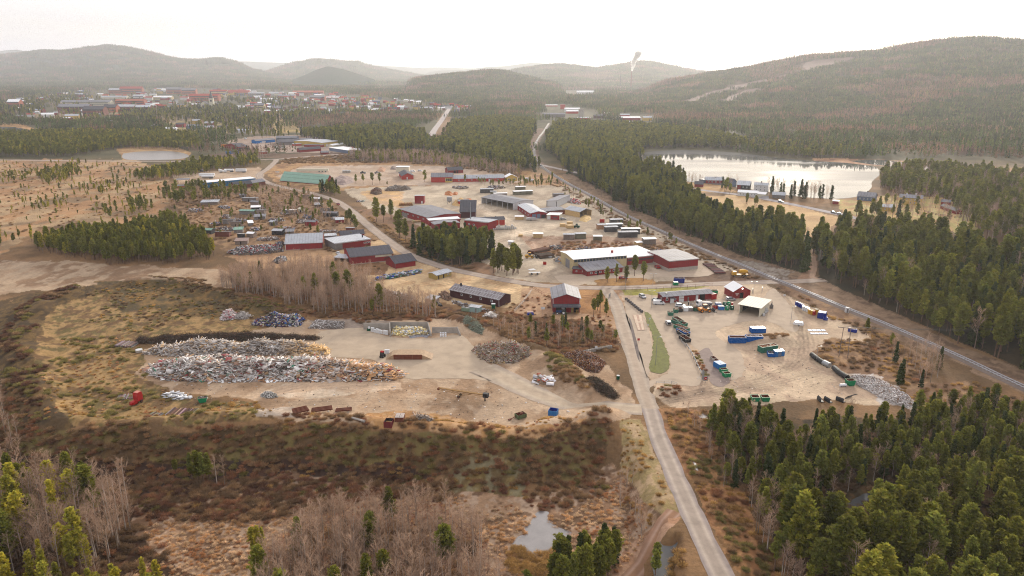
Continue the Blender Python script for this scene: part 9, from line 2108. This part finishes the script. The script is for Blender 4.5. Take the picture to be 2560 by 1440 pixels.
heap('litter', 'pale bits of litter strewn over the landfill yard', [(420, 960), (1000, 960), (1180, 950), (1280, 975), (1400, 1010), (1460, 1040), (1300, 1085), (1000, 1055), (640, 1040), (430, 1010)], .02, 420, [(4, (226, 220, 214)), (2, (160, 140, 124)), (1, (120, 96, 80))], [(3, (.22, .16, .04)), (1, (.5, .08, .04))], 95, basecol=(190, 158, 128), z0=-.12)
heap('litter', 'bits of stone and litter strewn over the recycling yard', [(1640, 990), (1860, 930), (1860, 870), (1960, 870), (2060, 940), (2160, 990), (1900, 1000), (1700, 1012)], .02, 260, [(3, (214, 200, 186)), (2, (150, 130, 112))], [(3, (.2, .15, .04)), (1, (.4, .08, .04))], 96, basecol=(200, 174, 146), z0=-.12)
# frozen ponds
for (W, wz), nm, mt in zip(PONDS, ('frozen_pond', 'forest_pond', 'creek'), (m_ice, m_lake, m_lake)):
 c = W.mean(0); me = bpy.data.meshes.new(nm)
 d = [Vector((*(p - c), 0)) for p in W]
 me.from_pydata([(p[0] + v.normalized().x * 2.2, p[1] + v.normalized().y * 2.2, wz) for p, v in zip(W, d)], [], [tuple(range(len(W)))]); me.materials.append(mt)
 if me.polygons[0].normal.z < 0: me.flip_normals()
 o = bpy.data.objects.new(nm, me); COL.objects.link(o); tag(o, kind='structure')
for pts, z in (([(1732, 1160), (1740, 1165), (1746, 1184), (1738, 1182)], -.9), ([(1730, 1036), (1760, 1036), (1790, 1043), (1800, 1054), (1770, 1052), (1748, 1045)], -.1), ([(2536, 1090), (2580, 1092), (2590, 1110), (2540, 1106)], -1.1)):
 W = pline(pts, z); me = bpy.data.meshes.new('ditch_ice'); me.from_pydata([(x, y, G1(x, y) + .12) for x, y in W], [], [tuple(range(len(W)))]); me.materials.append(m_ice)
 o = bpy.data.objects.new('ditch_ice', me); COL.objects.link(o); tag(o, kind='structure')
# ---------------------------------------------------------------- the air
hz = MB()
hz.box((-24000, -400, -9), (24000, 23500, 420))
mh = bpy.data.materials.new('pale_air'); mh.use_nodes = True
t = mh.node_tree; t.nodes.clear()
vo = N(t, 'ShaderNodeVolumePrincipled')
vo.inputs['Color'].default_value = (0.92, 0.935, 0.975, 1)
vo.inputs['Density'].default_value = 0.00007
vo.inputs['Anisotropy'].default_value = 0.45
mo = N(t, 'ShaderNodeOutputMaterial'); t.links.new(vo.outputs[0], mo.inputs['Volume'])
tag(hz.build('haze', mh), kind='stuff')
